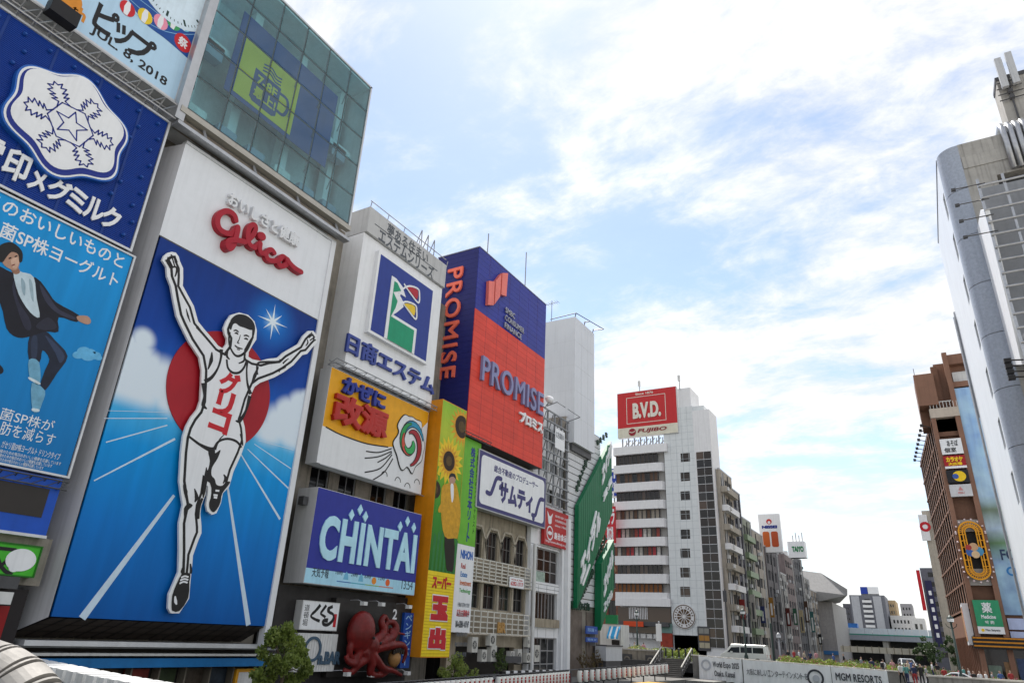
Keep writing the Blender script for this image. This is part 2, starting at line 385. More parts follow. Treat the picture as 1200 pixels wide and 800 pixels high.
# the wide road bridge ahead, cambered: it falls towards the right bank
XS = [-90, -16, -3, 2, 90]; ZS = [.1, .1, -.35, -.85, -.85]
def deck_z(x):
    for i in range(4):
        if x <= XS[i+1]: return ZS[i]+(ZS[i+1]-ZS[i])*(x-XS[i])/(XS[i+1]-XS[i])
    return ZS[-1]
BY = 75.0
mb = MB()
for i in range(4):
    b_ = len(mb.v); a, c = XS[i], XS[i+1]
    mb.v += [(a, BY+.3, ZS[i]), (c, BY+.3, ZS[i+1]), (c, 119.8, ZS[i+1]), (a, 119.8, ZS[i]), (a, BY+.3, ZS[i]-.9), (c, BY+.3, ZS[i+1]-.9), (c, 119.8, ZS[i+1]-.9), (a, 119.8, ZS[i]-.9)]
    mb.f += [tuple(b_+k for k in q) for q in ((0,1,2,3),(7,6,5,4),(0,4,5,1),(1,5,6,2),(2,6,7,3),(3,7,4,0))]
struct('road_bridge_deck', mb, asphalt)
def slant(mb, x0, x1, y0, y1, za0, za1, zb0, zb1):
    """block whose bottom and top heights change linearly from x0 (za) to x1 (zb)"""
    b_ = len(mb.v); mb.v += [(x0,y0,za0),(x1,y0,zb0),(x1,y1,zb0),(x0,y1,za0),(x0,y0,za1),(x1,y0,zb1),(x1,y1,zb1),(x0,y1,za1)]
    mb.f += [tuple(b_+k for k in q) for q in ((0,3,2,1),(4,5,6,7),(0,1,5,4),(1,2,6,5),(2,3,7,6),(3,0,4,7))]; return mb
brown_fascia = mat('brown_bridge_fascia', (.10, .062, .04), .7, var=.25, grime=.3)
coping_m = mat('pale_coping', (.5, .48, .44), .8, var=.15)
BX0, BX1 = -22.3, -3.4
def ptop(x): return .90+(x-BX0)/(BX1-BX0)*-.42
par = thing('bridge_parapet', 'low stone-coped parapet along the road bridge, behind the hanging banners', 'parapet', (-13, BY, -.3))
slant(MB(), BX0, BX1, BY-.1, BY+.29, -1.2, ptop(BX0)-.1, -1.6, ptop(BX1)-.1).build('wall', stone_wall, par)
slant(MB(), BX0-.1, BX1+.1, BY-.2, BY+.38, ptop(BX0)-.1, ptop(BX0), ptop(BX1)-.1, ptop(BX1)).build('coping', coping_m, par)
slant(MB(), BX0, BX1, BY-.25, BY-.103, -3.4, -1.25, -3.6, -1.6).build('fascia_beam', brown_fascia, par)
mb = MB(); mb.box((-21.59, 70, -6), (-19, 84, -1.25)); mb.box((-2.4, 68, -6), (2.59, 84, -1.3)); struct('bridge_abutment', mb, stone_wall)
par2 = thing('right_parapet', 'low concrete parapet in front of the right bank flower bed', 'parapet', (4, 68, -.9))
pzt = EYE.z+ray(1100, 791).z*69.7/ray(1100, 791).y
slant(MB(), -1.6, 16, 69.7, 70.0, -6, pzt-.12, -6, pzt-.12).build('wall', stone_wall, par2); slant(MB(), -1.75, 16, 69.6, 70.1, pzt-.12, pzt, pzt-.12, pzt).build('coping', coping_m, par2)
mb = MB(); mb.box((-2.39, 70.01, -1.2), (30, 75.29, -.82)); struct('right_pavement', mb, paving)
# ================================================================ left bank: the stacked boards nearest the camera
L28 = Face('L', -28.0)
grey_side = mat('grey_painted_metal', (.58, .58, .61), .42, var=.08, scale=.6, grime=.2)
frame_m = mat('light_frame_metal', (.60, .61, .63), .4, .3, var=.1)
t = thing('office_building', 'grey building hidden behind the stacked blue billboards', 'building', (-31, 6, -1.2))
mb = MB(); mb.box((-46, -6, -1.2), (-29.2, 13.3, 30)); mb.build('wall', pale_grey, t)
mb = MB(); mb.box((-46, 14.6, -1.2), (-30.2, 26.0, 24.6)); mb.build('rear_wall', dirty_concrete, t)
def truss(face, u0, u1, v, d0, d1, h, step, parent, m=steel, r=.045):
    """walkway of tubes behind a board's edge"""
    mb = MB()
    for dd in (d0, d1):
        for vv in (v, v+h): mb.tube([face.pt(u0, vv, dd), face.pt(u1, vv, dd)], r, 6)
    mb.build('rail', m, parent)
    k = 0; u = u0; mb = MB()
    while u < u1:
        mb.bar(face.pt(u, v, d0), face.pt(u, v+h, d1), r*1.1); mb.bar(face.pt(u, v, d1), face.pt(min(u+step, u1), v+h, d1), r*.8); mb.bar(face.pt(u, v, d0), face.pt(u, v, d1), r*.8); u += step
    mb.build('bracing', m, parent, kind='stuff')
# --- pip board with the clock
t = thing('clock_billboard', 'pale blue billboard dated JUL. 8, 2018 with part of a clock dial', 'billboard', (-28.3, 9, 24.9))
pr = prect(L28, (0, -40), (204, 118)); pr = (1.0, L28.uv(204, 118)[1], L28.uv(204, 118)[0], 34.5)
panel(L28, pr, -.9, 0, 'board', mat('pale_blue_print', '#b4d3ea', .5, var=.04), t)
frame_bars(L28, (pr[0]-.08, pr[1]-.1, pr[2]+.1, pr[3]), .1, -.9, .06, 'edge_trim', frame_m, t)
o1 = (0, 0)
def v1(*p): return L28.uvs(p, (0, 0), 2.667)
blue_top = smooth_loop(v1((395, -10), (450, 70), (520, 125), (592, 188)), 5, False) + v1((640, 60), (660, -60), (380, -60))
shape(L28, blue_top, .005, .012, 'printed_sky', mat('festival_blue', '#1c4f9c', .5, var=.2, scale=.9), t)
cc_ = L28.uv(206, -14); dial = circle(cc_, 2.15, 48)
shape(L28, dial, .012, .03, 'clock_dial', mat('dial_white', '#d5e6f2', .5), t)
mb = MB()
for i in range(60):
    a = i*math.pi/30; r1 = 1.96; r2 = 1.62 if i % 5 == 0 else 1.84; w = .11 if i % 5 == 0 else .035; cu, cv = math.cos(a), math.sin(a)
    L28.prism(mb, [(cc_[0]+r1*cu-w*cv/2, cc_[1]+r1*cv+w*cu/2), (cc_[0]+r2*cu-w*cv/2, cc_[1]+r2*cv+w*cu/2), (cc_[0]+r2*cu+w*cv/2, cc_[1]+r2*cv-w*cu/2), (cc_[0]+r1*cu+w*cv/2, cc_[1]+r1*cv-w*cu/2)], .03, .034)
mb.build('dial_marks', mat('dark_green_print', '#17352f', .5), t, kind='stuff')
for (x, y), c in zip(((398, 28), (453, 52), (502, 70), (543, 73), (577, 77), (608, 76)), ('#c8202a', '#e6c62a', '#e890a8', '#3f9f5f', '#7fc8e0', '#c42a3a')):
    q = L28.uv(x/2.667, y/2.667); mm = mat('toy_'+c[1:], c, .5)
    shape(L28, circle(q, .36, 20, .40), .012, .02, 'printed_ball', mm, t)
    shape(L28, [(q[0]-.1, q[1]-.38), (q[0]+.08, q[1]-.38), (q[0]+.13, q[1]), (q[0]+.06, q[1]+.38), (q[0]-.1, q[1]+.38), (q[0]-.16, q[1])], .02, .024, 'printed_stripe', white_p, t)
q = L28.uv(571/2.667, 135/2.667); shape(L28, circle(q, .46, 24, .50), .012, .02, 'printed_fan', mat('toy_c8202a', '#c8202a'), t)
text(L28, '祭', (q[0]-.26, q[1]-.26, q[0]+.26, q[1]+.3), white_p, t, .02, .024, .03)
mb = MB()
for i in range(3): L28.stroke(mb, smooth_loop(v1((350+i*25, -30), (430+i*18, 50-i*14), (520, 100-i*22), (610, 108-i*25), (650, 95-i*26)), 4, False), .03, .012, .0135)
mb.build('printed_string', mat('pale_blue_line', '#8fc0e2'), t, kind='stuff')
for ch, a, c in (('ピ', (300, 30), (365, 88)), ('ッ', (366, 66), (412, 122)), ('プ', (412, 92), (486, 165))):
    A = L28.uv(a[0]/2.667, a[1]/2.667); C = L28.uv(c[0]/2.667, c[1]/2.667); text(L28, ch, (A[0], L28.uv(112, 33.5)[1], C[0], L28.uv(116, 0)[1] if ch != 'ッ' else L28.uv(112, 33.5)[1]+1.2), black, t, .005, .012, .035, split=True)
A = L28.uv(280/2.667, 100/2.667); C = L28.uv(518/2.667, 268/2.667); jv = L28.uv(108, 42.5)[1]
text(L28, 'JUL. 8, 2018', (A[0], jv, C[0], jv+.62), black, t, .005, .012, .02, split=True)
q = L28.uv(210/2.667, -8/2.667); shape(L28, circle(q, .62, 24), .005, .012, 'printed_disc', mat('orange_print', '#d98b2b', .5), t)
q = L28.uv(246/2.667, 42/2.667); text(L28, 'th', (q[0]-.3, q[1]-.3, q[0]+.3, q[1]+.35), mat('orange_print', '#d98b2b'), t, .005, .012, .04)
truss(L28, .6, 13.7, pr[1]-1.15, -.35, .35, .75, .62, t)
fl = thing('floodlight', 'black floodlight box on the pipe gantry under the clock billboard', 'floodlight', L28.pt(*L28.uv(62, 25), .5))
q = L28.uv(62, 25); mb = MB(); L28.box(mb, q[0]-.55, q[0]+.55, q[1]-.35, q[1]+.35, .45, 1.0); mb.build('housing', black, fl)
mb = MB(); mb.bar(L28.pt(q[0], q[1]+.3, .7), L28.pt(q[0], q[1]+.8, .3), .06); mb.build('bracket', steel, fl)
# --- corrugated snowflake board
blue_corr = mat('corrugated_blue', '#0c3a92', .42, var=.10, scale=.5, grime=.12)
t = thing('snowflake_billboard', 'corrugated deep blue billboard with white snowflake emblem and katakana name', 'billboard', (-28.3, 8, 16.5))
sr = (.5, L28.uv(157, 297)[1], L28.uv(197, 144)[0], L28.uv(197, 144)[1])
mb = MB(); nr = 84; prof = []
for i in range(nr):
    v = sr[1]+(sr[3]-sr[1])*i/nr; h = (sr[3]-sr[1])/nr; prof += [(v, -.03), (v+h*.2, .0), (v+h*.5, .0), (v+h*.7, -.03)]
prof.append((sr[3], -.03))
k = len(mb.v)
for v, d in prof: mb.v += [L28.pt(sr[0], v, d), L28.pt(sr[2], v, d)]
for i in range(len(prof)-1): mb.f.append((k+2*i, k+2*i+1, k+2*i+3, k+2*i+2))
L28.box(mb, sr[0], sr[2], sr[1], sr[3], -.6, -.031); mb.build('corrugated_board', blue_corr, t)
for i in range(1, 7):
    u = sr[2]-i*1.9+.6; mb = MB(); L28.box(mb, u-.05, u+.05, sr[1], sr[3], .0, .012); mb.build('seam_strip', mat('seam_blue', '#0f3680', .5), t)
frame_bars(L28, (sr[0], sr[1], sr[2]+.12, sr[3]+.1), .1, -.6, .05, 'edge_trim', frame_m, t)
stm = None
mbs = MB(); mbs.lathe((0, 0, 0), [(.075, 0), (.085, .08), (.05, .16), (.0, .17)], 8, 'x'); stm = mbs.mesh('stud'); stm.materials.append(mat('stud_blue', '#2450a0', .35))
ec = L28.uv(89.3, 147.5); ec = (ec[0]-.3, ec[1]-.3)
def lobed(r, a=.065, ph=0, n=96): return [(ec[0]+r*(1+a*math.cos(6*(t_-ph)))*math.cos(t_), ec[1]+r*(1+a*math.cos(6*(t_-ph)))*math.sin(t_)) for t_ in [2*math.pi*i/n for i in range(n)]]
ER = 2.3
for i in range(12):
    for j in range(9):
        u = sr[2]-.45-i*.98+(.2 if j % 2 else 0); v = sr[1]+.55+j*.76
        if math.hypot(u-ec[0], v-ec[1]) < ER*1.15 or v < sr[1]+1.75 and u < 13.0 or u < sr[0]+.2: continue
        piece('stud', stm, t, L28.pt(u, v, 0))
PH = math.pi/6
shape(L28, lobed(ER*1.03, .075, PH), .0, .26, 'emblem_backing', mat('emblem_edge_blue', '#2461b8', .4), t)
shape(L28, lobed(ER, .075, PH), .26, .28, 'emblem_border', white, t)
def shifted(p, du, dv): return [(u+du, v+dv) for u, v in p]
shape(L28, lobed(ER*.965, .075, PH), .28, .29, 'emblem_band', navy, t)
shape(L28, shifted(lobed(ER*.905, .085, PH), -.02, .12), .29, .302, 'emblem_plate', white, t)
mb = MB(); w = .052; d0, d1 = .302, .31
def pol(r, a): return (ec[0]+r*math.cos(a), ec[1]+r*math.sin(a))
hexr = .91; rot0 = R_(8)
for i in range(6):
    a = rot0+i*math.pi/3; L28.stroke(mb, [pol(hexr, a), pol(hexr, a+math.pi/3)], w, d0, d1)
st = [pol(.66 if i % 2 == 0 else .28, rot0+math.pi/2-R_(8)+i*math.pi/5) for i in range(10)]
for i in range(10): L28.stroke(mb, [st[i], st[(i+1) % 10]], w, d0, d1)
for i in range(6):   # six arms with side teeth
    a = rot0+i*math.pi/3; ca, sa = math.cos(a), math.sin(a)
    def P2(x, y): return (ec[0]+.84*(x*ca-y*sa), ec[1]+.84*(x*sa+y*ca))
    half = [(.86, .36), (1.14, .16), (1.3, .42), (1.3, .16), (1.5, .44), (1.5, .18), (1.72, .46), (1.78, .2), (1.98, .36), (1.94, .12), (2.1, .0)]
    for sg in (1, -1):
        pp = [P2(x, y*sg) for x, y in half]
        for p, q in zip(pp, pp[1:]): L28.stroke(mb, [p, q], w, d0, d1)
mb.build('emblem_snowflake', navy, t, kind='stuff')
for ch, (x0, y0), (x1, y1) in (('雪', (-118, 398), (-12, 505)), ('印', (4, 475), (102, 575)), ('メ', (112, 545), (185, 612)), ('グ', (193, 575), (292, 650)), ('ミ', (278, 620), (352, 700)), ('ル', (352, 655), (430, 735)), ('ク', (425, 695), (502, 765))):
    A = L28.uv(x0/3.638, 60+y0/3.638); C = L28.uv(x1/3.638, 60+y1/3.638); base_v = sr[1]+.52
    big_ = ch in '雪印'; text(L28, ch, (A[0]+.05, base_v-.05, C[0]-.05, base_v+(1.25 if big_ else 1.0)), white, t, .02, .10, .035 if not big_ else .03, split=True)
# --- yoghurt poster board
t = thing('yoghurt_billboard', 'sky blue poster billboard of a leaping person in dark jacket', 'billboard', (-28.3, 8, 6.7))
yr = (.5, L28.uv(75, 557)[1], L28.uv(156, 299)[0], L28.uv(156, 299)[1]-.1)
def ramp_mat(name, stops, z0, z1, axis=2, rough=.5):
    m = bpy.data.materials.new(name); m.use_nodes = True; MATS[name] = m; tr = m.node_tree; p = tr.nodes['Principled BSDF']; p.inputs['Roughness'].default_value = rough
    g = tr.nodes.new('ShaderNodeNewGeometry'); s_ = tr.nodes.new('ShaderNodeSeparateXYZ'); tr.links.new(g.outputs['Position'], s_.inputs[0])
    r = tr.nodes.new('ShaderNodeMapRange'); r.inputs[1].default_value = z0; r.inputs[2].default_value = z1; tr.links.new(s_.outputs[axis], r.inputs[0])
    cr = tr.nodes.new('ShaderNodeValToRGB'); e = cr.color_ramp.elements; e[0].position = stops[0][0]; e[0].color = (*lin(stops[0][1]), 1); e[1].position = stops[-1][0]; e[1].color = (*lin(stops[-1][1]), 1)
    for s0, c0 in stops[1:-1]: q = e.new(s0); q.color = (*lin(c0), 1)
    p.inputs['Specular IOR Level'].default_value = .2; tcq = tr.nodes.new('ShaderNodeTexCoord'); mq = tr.nodes.new('ShaderNodeMapping'); mq.inputs['Scale'].default_value = (1.4, 1.4, .12); nq = tr.nodes.new('ShaderNodeTexNoise'); nq.inputs['Scale'].default_value = 1.6; nq.inputs['Detail'].default_value = 7; tr.links.new(tcq.outputs['Object'], mq.inputs[0]); tr.links.new(mq.outputs[0], nq.inputs['Vector']); rq = tr.nodes.new('ShaderNodeMapRange'); rq.inputs[1].default_value = .3; rq.inputs[2].default_value = .7; rq.inputs[3].default_value = .89; rq.inputs[4].default_value = 1.06; tr.links.new(nq.outputs[0], rq.inputs[0]); vq = tr.nodes.new('ShaderNodeVectorMath'); vq.operation = 'SCALE'; tr.links.new(cr.outputs[0], vq.inputs[0]); tr.links.new(rq.outputs[0], vq.inputs['Scale'])
    tr.links.new(r.outputs[0], cr.inputs[0]); tr.links.new(vq.outputs[0], p.inputs['Base Color']); m['ramp'] = vq.name; return m
panel(L28, yr, -.5, 0, 'board', ramp_mat('poster_sky', [(0, '#1272b4'), (.4, '#1583c8'), (1, '#1793d8')], yr[1], yr[3]), t)
frame_bars(L28, (yr[0], yr[1]-.08, yr[2]+.12, yr[3]+.08), .08, -.5, .06, 'edge_trim', frame_m, t)
def y2(*p): return L28.uvs(p, (0, 280), 2.857)
skin_p = mat('printed_skin', '#b58d78', .5); cloth = mat('printed_dark_cloth', '#181824', .5, var=.35, scale=1.2)
shape(L28, smooth_loop(y2((-60, 60), (-30, 90), (0, 92), (40, 112), (120, 130), (160, 175), (188, 212), (262, 254), (256, 278), (196, 262), (195, 310), (152, 310), (105, 325), (60, 330), (22, 300), (0, 215), (-60, 160)), 3), .004, .012, 'printed_jacket', cloth, t)
shape(L28, smooth_loop(y2((44, 108), (75, 112), (112, 128), (122, 200), (132, 262), (100, 245), (62, 185)), 3), .012, .016, 'printed_shirt', mat('printed_shirt', '#c2d4de', .5, var=.2, scale=2), t)
shape(L28, smooth_loop(y2((100, 322), (150, 308), (185, 340), (226, 392), (190, 450), (152, 505), (135, 488), (150, 440), (165, 402), (142, 372), (132, 412), (96, 402)), 3), .004, .011, 'printed_trousers', mat('printed_trousers', '#1c2336', .5, var=.4, scale=1.5), t)
for pts in (((96, 404), (130, 412), (133, 484), (112, 480), (98, 462)), ((106, 482), (150, 508), (140, 550), (128, 577), (108, 572))): shape(L28, smooth_loop(y2(*pts), 3), .012, .018, 'printed_shoe', mat('printed_shoe', '#6fa8c6', .5, var=.25, scale=3), t)
shape(L28, smooth_loop(y2((258, 258), (292, 258), (304, 276), (292, 286), (262, 274)), 3), .012, .018, 'printed_hand', skin_p, t)
shape(L28, smooth_loop(y2((2, 40), (40, 28), (66, 48), (64, 85), (52, 105), (28, 98), (8, 80)), 3), .012, .018, 'printed_face', skin_p, t)
shape(L28, smooth_loop(y2((-12, 40), (5, 18), (40, 12), (72, 40), (74, 72), (64, 78), (60, 52), (38, 44), (20, 62), (8, 78), (-8, 70)), 3), .018, .022, 'printed_hair', black, t)
shape(L28, smooth_loop(y2((-30, 400), (8, 430), (6, 450), (-30, 452)), 3), .004, .012, 'printed_shadow', cloth, t)
for pts, nm, c, d in (([(60, 118), (48, 150), (62, 210), (96, 262), (104, 300), (84, 300), (60, 240), (40, 160)], 'printed_lapel', '#2b2c3e', .0135), ([(132, 150), (165, 195), (196, 235), (250, 262), (240, 268), (188, 246), (150, 205)], 'printed_sleeve_fold', '#34364a', .0135), ([(120, 290), (160, 262), (188, 288), (180, 302), (140, 304)], 'printed_jacket_fold', '#2a2b3a', .0135), ([(150, 322), (190, 355), (216, 392), (200, 415), (184, 380)], 'printed_trouser_fold', '#33405c', .0125), ([(106, 330), (124, 328), (122, 395), (104, 392)], 'printed_trouser_fold', '#2d3850', .0125), ([(34, 96), (56, 92), (66, 112), (48, 118)], 'printed_neck', '#9a735e', .0175), ([(70, 130), (84, 150), (82, 190), (72, 170)], 'printed_shirt_fold', '#93abb8', .0175), ([(96, 135), (108, 150), (112, 210), (102, 190)], 'printed_shirt_fold', '#9db4c0', .0175), ([(36, 70), (58, 60), (62, 84), (50, 102), (40, 92)], 'printed_face_light', '#d0ab95', .0195), ([(28, 64), (36, 61), (37, 65), (29, 68)], 'printed_eye', '#2a1c18', .0205), ([(48, 58), (56, 55), (57, 59), (49, 62)], 'printed_eye', '#2a1c18', .0205), ([(38, 88), (48, 84), (49, 87), (40, 91)], 'printed_mouth', '#7a3a34', .0205), ([(98, 462), (132, 480), (130, 487), (97, 470)], 'printed_sole', '#cfdde4', .0195), ([(108, 566), (130, 570), (128, 578), (107, 575)], 'printed_sole', '#cfdde4', .0195)):
    shape(L28, smooth_loop(y2(*pts), 3), .005, d, nm, mat('ad_'+c[1:], c, .5, var=.2, scale=3), t)
for c in ((262, 388, 16), (280, 375, 18), (300, 380, 16), (318, 390, 16), (295, 392, 20), (330, 398, 10)):
    shape(L28, smooth_loop(y2(*[(c[0]+c[2]*1.25*math.cos(a*.7), c[1]+c[2]*.8*math.sin(a*.7)) for a in range(9)]), 2), .004+c[2]*.0001, .008+c[2]*.0001, 'printed_cloud', mat('printed_cloud', '#63b2e0', .5, var=.2, scale=3), t)
def pline(s, a, c, h, bold, org=(0, 0), k=1.0, split=True, m=white_p, tt=None):
    A = L28.uv(org[0]+a[0]/k, org[1]+a[1]/k); C = L28.uv(org[0]+c[0]/k, org[1]+c[1]/k); v = (A[1]+C[1])/2
    text(L28, s, (A[0], v-h/2, C[0], v+h/2), m, tt or t, .004, .010, bold, split=split)
pline('このおいしいものと', (-95, 60), (925, 570), .62, .012, (0, 220), 6.4)
pline('菌SP株ヨーグルト', (0, 320), (890, 690), .66, .012, (0, 220), 6.4)
pline('菌SP株が', (0, 588), (182, 622), .44, .0, (0, 280), 2.857)
pline('肪を減らす', (0, 632), (184, 672), .48, .0, (0, 280), 2.857)
pline('ガセリ菌SP株ヨーグルト ドリンクタイプ', (4, 690), (202, 725), .26, .0, (0, 280), 2.857, False)
for i in range(3): pline('お客様のための毎日のおいしい健康を応援しています', (-20, 705+i*13), (204-i*30, 752+i*12-i*4), .13, .0, (0, 280), 2.857, False)
truss(L28, .6, 13.9, yr[1]-.55, -.3, .2, .3, .5, t, dark_grey, .03)
# --- small boards under the poster
t = thing('screen_sign', 'bright blue sign box with a dark blank screen under the poster', 'sign', (-28, 9, 4))
r = prect(L28, (-20, 556), (73, 628)); r = (2, L28.uv(56, 628)[1], L28.uv(72, 565)[0], L28.uv(72, 562)[1])
panel(L28, r, -.5, .05, 'box', mat('electric_blue', '#1450b8', .45), t)
r2 = (2.5, L28.uv(45, 606)[1], L28.uv(57, 575)[0], L28.uv(57, 573)[1]); panel(L28, r2, .05, .07, 'screen', mat('dark_screen', '#2a2422', .3), t)
frame_bars(L28, (r[0], r[1]-.1, r[2]+.02, r[1]), .05, -.5, .1, 'bottom_trim', frame_m, t)
t = thing('bubble_sign', 'green sign with a white speech bubble on weathered concrete', 'sign', (-28, 9, 2.8))
r = (2, L28.uv(40, 677)[1], L28.uv(48, 645)[0], L28.uv(48, 640)[1]); panel(L28, r, -.3, .06, 'board', mat('leaf_green', '#43b32a', .45), t)
panel(L28, (2, r[1]-.25, r[2]+.45, r[3]+.32), -.9, -.3, 'backing_wall', dirty_concrete, t)
frame_bars(L28, (r[0], r[1], r[2], r[3]), .05, .06, .1, 'edge_trim', mat('dark_green', '#1d6a16', .5), t)
q = L28.uv(25, 656); shape(L28, circle((q[0]-.05, q[1]), .5, 28, .38), .06, .09, 'bubble', white, t); q2 = L28.uv(15, 665); shape(L28, circle(q2, .17, 16, .14), .06, .088, 'bubble_dot', white, t)
q = L28.uv(2, 658); text(L28, '又', (q[0]-.5, q[1]-.45, q[0]+.45, q[1]+.5), black, t, .06, .075, .02, split=True)
t = thing('shop_front', 'black shop front with a red panel beneath the green bubble sign', 'shop', (-28, 9, -1.2))
zt = L28.uv(40, 680)[1]-.3; panel(L28, (2, -1.2, 14.0, zt), -1.2, -.5, 'fascia', mat('black_fascia', '#221c1f', .5), t)
r = (2, L28.uv(20, 755)[1], L28.uv(18, 712)[0], L28.uv(18, 710)[1]); panel(L28, r, -.5, -.38, 'red_panel', mat('dark_red_panel', '#8e1216', .5), t)
for i, (x, y) in enumerate(((8, 682), (0, 700))):
    q = L28.uv(x, y); panel(L28, (q[0]-1.2, q[1]-.2, q[0]+.35, q[1]+.2), -.5, .1, 'lamp_box', dark_grey if i == 0 else dull_white, t)
# ================================================================ the runner sign
t = thing('runner_sign', 'tall white and blue sign with runner emblem and red script name', 'sign', (-29, 19.7, .9))
G = L28; gu0, gu1 = G.uv(60, 722)[0], G.uv(310, 733)[0]; gz0, gz1, gz2 = 1.72, G.uv(193, 280)[1], 23.1
# printed blue scene: sky, clouds, track
m = ramp_mat('runner_print', [(0, '#0056a4'), (.22, '#0074c6'), (.42, '#0092dc'), (.53, '#4cb4e6'), (.565, '#cfe6f4'), (.60, '#0f5fc0'), (.74, '#0c429c'), (1, '#10347e')], gz0, gz1)
tr = m.node_tree; p_ = tr.nodes['Principled BSDF']; crn = tr.nodes[m['ramp']]
geo = tr.nodes.new('ShaderNodeNewGeometry')
def disc_mask(px, py, rad, soft):
    u, v = G.uv(px, py); sb = tr.nodes.new('ShaderNodeVectorMath'); sb.operation = 'DISTANCE'; tr.links.new(geo.outputs['Position'], sb.inputs[0]); sb.inputs[1].default_value = G.pt(u, v, 0)
    r_ = tr.nodes.new('ShaderNodeMapRange'); r_.interpolation_type = 'SMOOTHSTEP'; r_.inputs[1].default_value = rad+soft; r_.inputs[2].default_value = rad-soft; tr.links.new(sb.outputs['Value'], r_.inputs[0]); return r_.outputs[0]
def mx2(op, a, b):
    n_ = tr.nodes.new('ShaderNodeMath'); n_.operation = op; n_.use_clamp = True
    for i, x in enumerate((a, b)):
        if isinstance(x, (int, float)): n_.inputs[i].default_value = x
        else: tr.links.new(x, n_.inputs[i])
    return n_.outputs[0]
def mixc(fac, a, col):
    n_ = tr.nodes.new('ShaderNodeMix'); n_.data_type = 'RGBA'; tr.links.new(fac, n_.inputs[0]); tr.links.new(a, n_.inputs[6]); n_.inputs[7].default_value = (*lin(col), 1); return n_.outputs[2]
cl = None
for (x, y, r_, s_) in ((150, 455, 1.5, .55), (160, 418, .85, .28), (168, 398, .5, .22), (135, 470, 1.3, .6), (188, 446, 1.0, .4), (175, 430, .7, .3), (205, 470, 1.0, .5), (120, 475, 1.0, .5), (152, 400, .35, .2), (338, 488, 1.0, .3), (352, 478, .9, .28), (325, 496, .9, .4), (346, 500, 1.2, .5), (316, 505, .8, .5), (358, 470, .6, .22)):
    d_ = disc_mask(x, y, r_, s_); cl = d_ if cl is None else mx2('MAXIMUM', cl, d_)
sepz = tr.nodes.new('ShaderNodeSeparateXYZ'); tr.links.new(geo.outputs['Position'], sepz.inputs[0])
hz = tr.nodes.new('ShaderNodeMapRange'); hz.interpolation_type = 'SMOOTHSTEP'; zh = gz0+(gz1-gz0)*.53; hz.inputs[1].default_value = zh-.55; hz.inputs[2].default_value = zh+.25; tr.links.new(sepz.outputs[2], hz.inputs[0])
col_ = mixc(mx2('MULTIPLY', cl, hz.outputs[0]), crn.outputs[0], '#d7e3ee')
glow = mx2('MULTIPLY', disc_mask(319, 377, 1.0, 1.0), .95); col_ = mixc(glow, col_, '#1277cf')
glow2 = disc_mask(319, 377, .25, .45); col_ = mixc(glow2, col_, '#a9d4f2')
tr.links.new(col_, p_.inputs['Base Color'])
panel(G, (gu0, gz0, gu1, gz1), -.12, 0, 'printed_panel', m, t)
panel(G, (gu0-.1, gz1+.06, gu1, gz2), -.12, .02, 'upper_panel', mat('sign_white', (.74, .76, .80), .4, var=.04, grime=.06), t)
panel(G, (gu0-.1, gz1, gu1, gz1+.055), -.12, .0, 'dividing_strip', dark_grey, t)
# splayed near side and splayed underside, then the white frame on the far side
bk = -1.9; zb = .95; mb = MB(); mb.quad(G.pt(gu0-.1, gz0-.02, .01), G.pt(gu0-.1, gz2, .01), G.pt(gu0-.55, gz2, bk), G.pt(gu0-.55, zb, bk)); mb.build('near_side', grey_side, t)
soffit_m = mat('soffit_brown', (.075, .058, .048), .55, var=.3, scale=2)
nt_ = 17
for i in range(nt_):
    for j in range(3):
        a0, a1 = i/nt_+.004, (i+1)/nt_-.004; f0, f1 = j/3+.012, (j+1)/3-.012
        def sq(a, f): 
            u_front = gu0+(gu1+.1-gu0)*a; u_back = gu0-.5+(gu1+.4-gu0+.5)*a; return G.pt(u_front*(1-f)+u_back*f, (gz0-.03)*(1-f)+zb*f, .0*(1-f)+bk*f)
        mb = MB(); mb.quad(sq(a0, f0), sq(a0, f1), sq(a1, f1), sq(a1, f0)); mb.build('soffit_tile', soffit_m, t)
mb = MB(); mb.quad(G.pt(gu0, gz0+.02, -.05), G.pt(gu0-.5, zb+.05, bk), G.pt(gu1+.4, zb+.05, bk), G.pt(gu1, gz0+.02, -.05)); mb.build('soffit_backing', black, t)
panel(G, (gu1, zb-.1, gu1+.34, gz2+.05), -.3, .10, 'far_frame', mat('frame_white', (.70, .71, .74), .4, var=.05), t)
panel(G, (gu1+.34, zb-.1, gu1+.55, gz2), -.8, -.32, 'far_return', mid_grey, t)
panel(G, (gu0-.1, gz2, gu1+.34, gz2+.16), -.3, .08, 'top_frame', frame_m, t)
panel(G, (gu0-.5, zb-.22, gu1+.34, zb-.04), -1.9, -.3, 'lower_beam', frame_m, t)
sl = [('white_beam', 765, 768, dull_white, -.6), ('grey_beam', 757, 759.5, mid_grey, -1.1)]
Gb = Face('L', -28.6)
for nm, ya, yb, mm, d in sl:
    va = Gb.uv(160, yb)[1]; vb = Gb.uv(160, ya)[1]; panel(Gb, (gu0-.9, va, 26.3, vb), -1.0, 0, nm, mm, t)
va = Gb.uv(160, 782)[1]; vb = Gb.uv(160, 771)[1]; panel(Gb, (gu0-.6, va, 26.3, vb), -.9, -.1, 'blue_fascia', mat('fascia_blue', '#1a6fae', .5, var=.15), t)
panel(Gb, (gu0-.6, -1.2, 26.3, zb-.3), -2.2, -1.05, 'rear_wall', mat('shop_dark', (.035, .03, .028), .6, var=.4, scale=1.5), t)
for i in range(9):
    u = gu0+.5+i*1.28; panel(Gb, (u, -1.2, u+.07, va), -1.0, -.5, 'shop_post', mat('shop_post', (.16, .14, .11), .6), t)
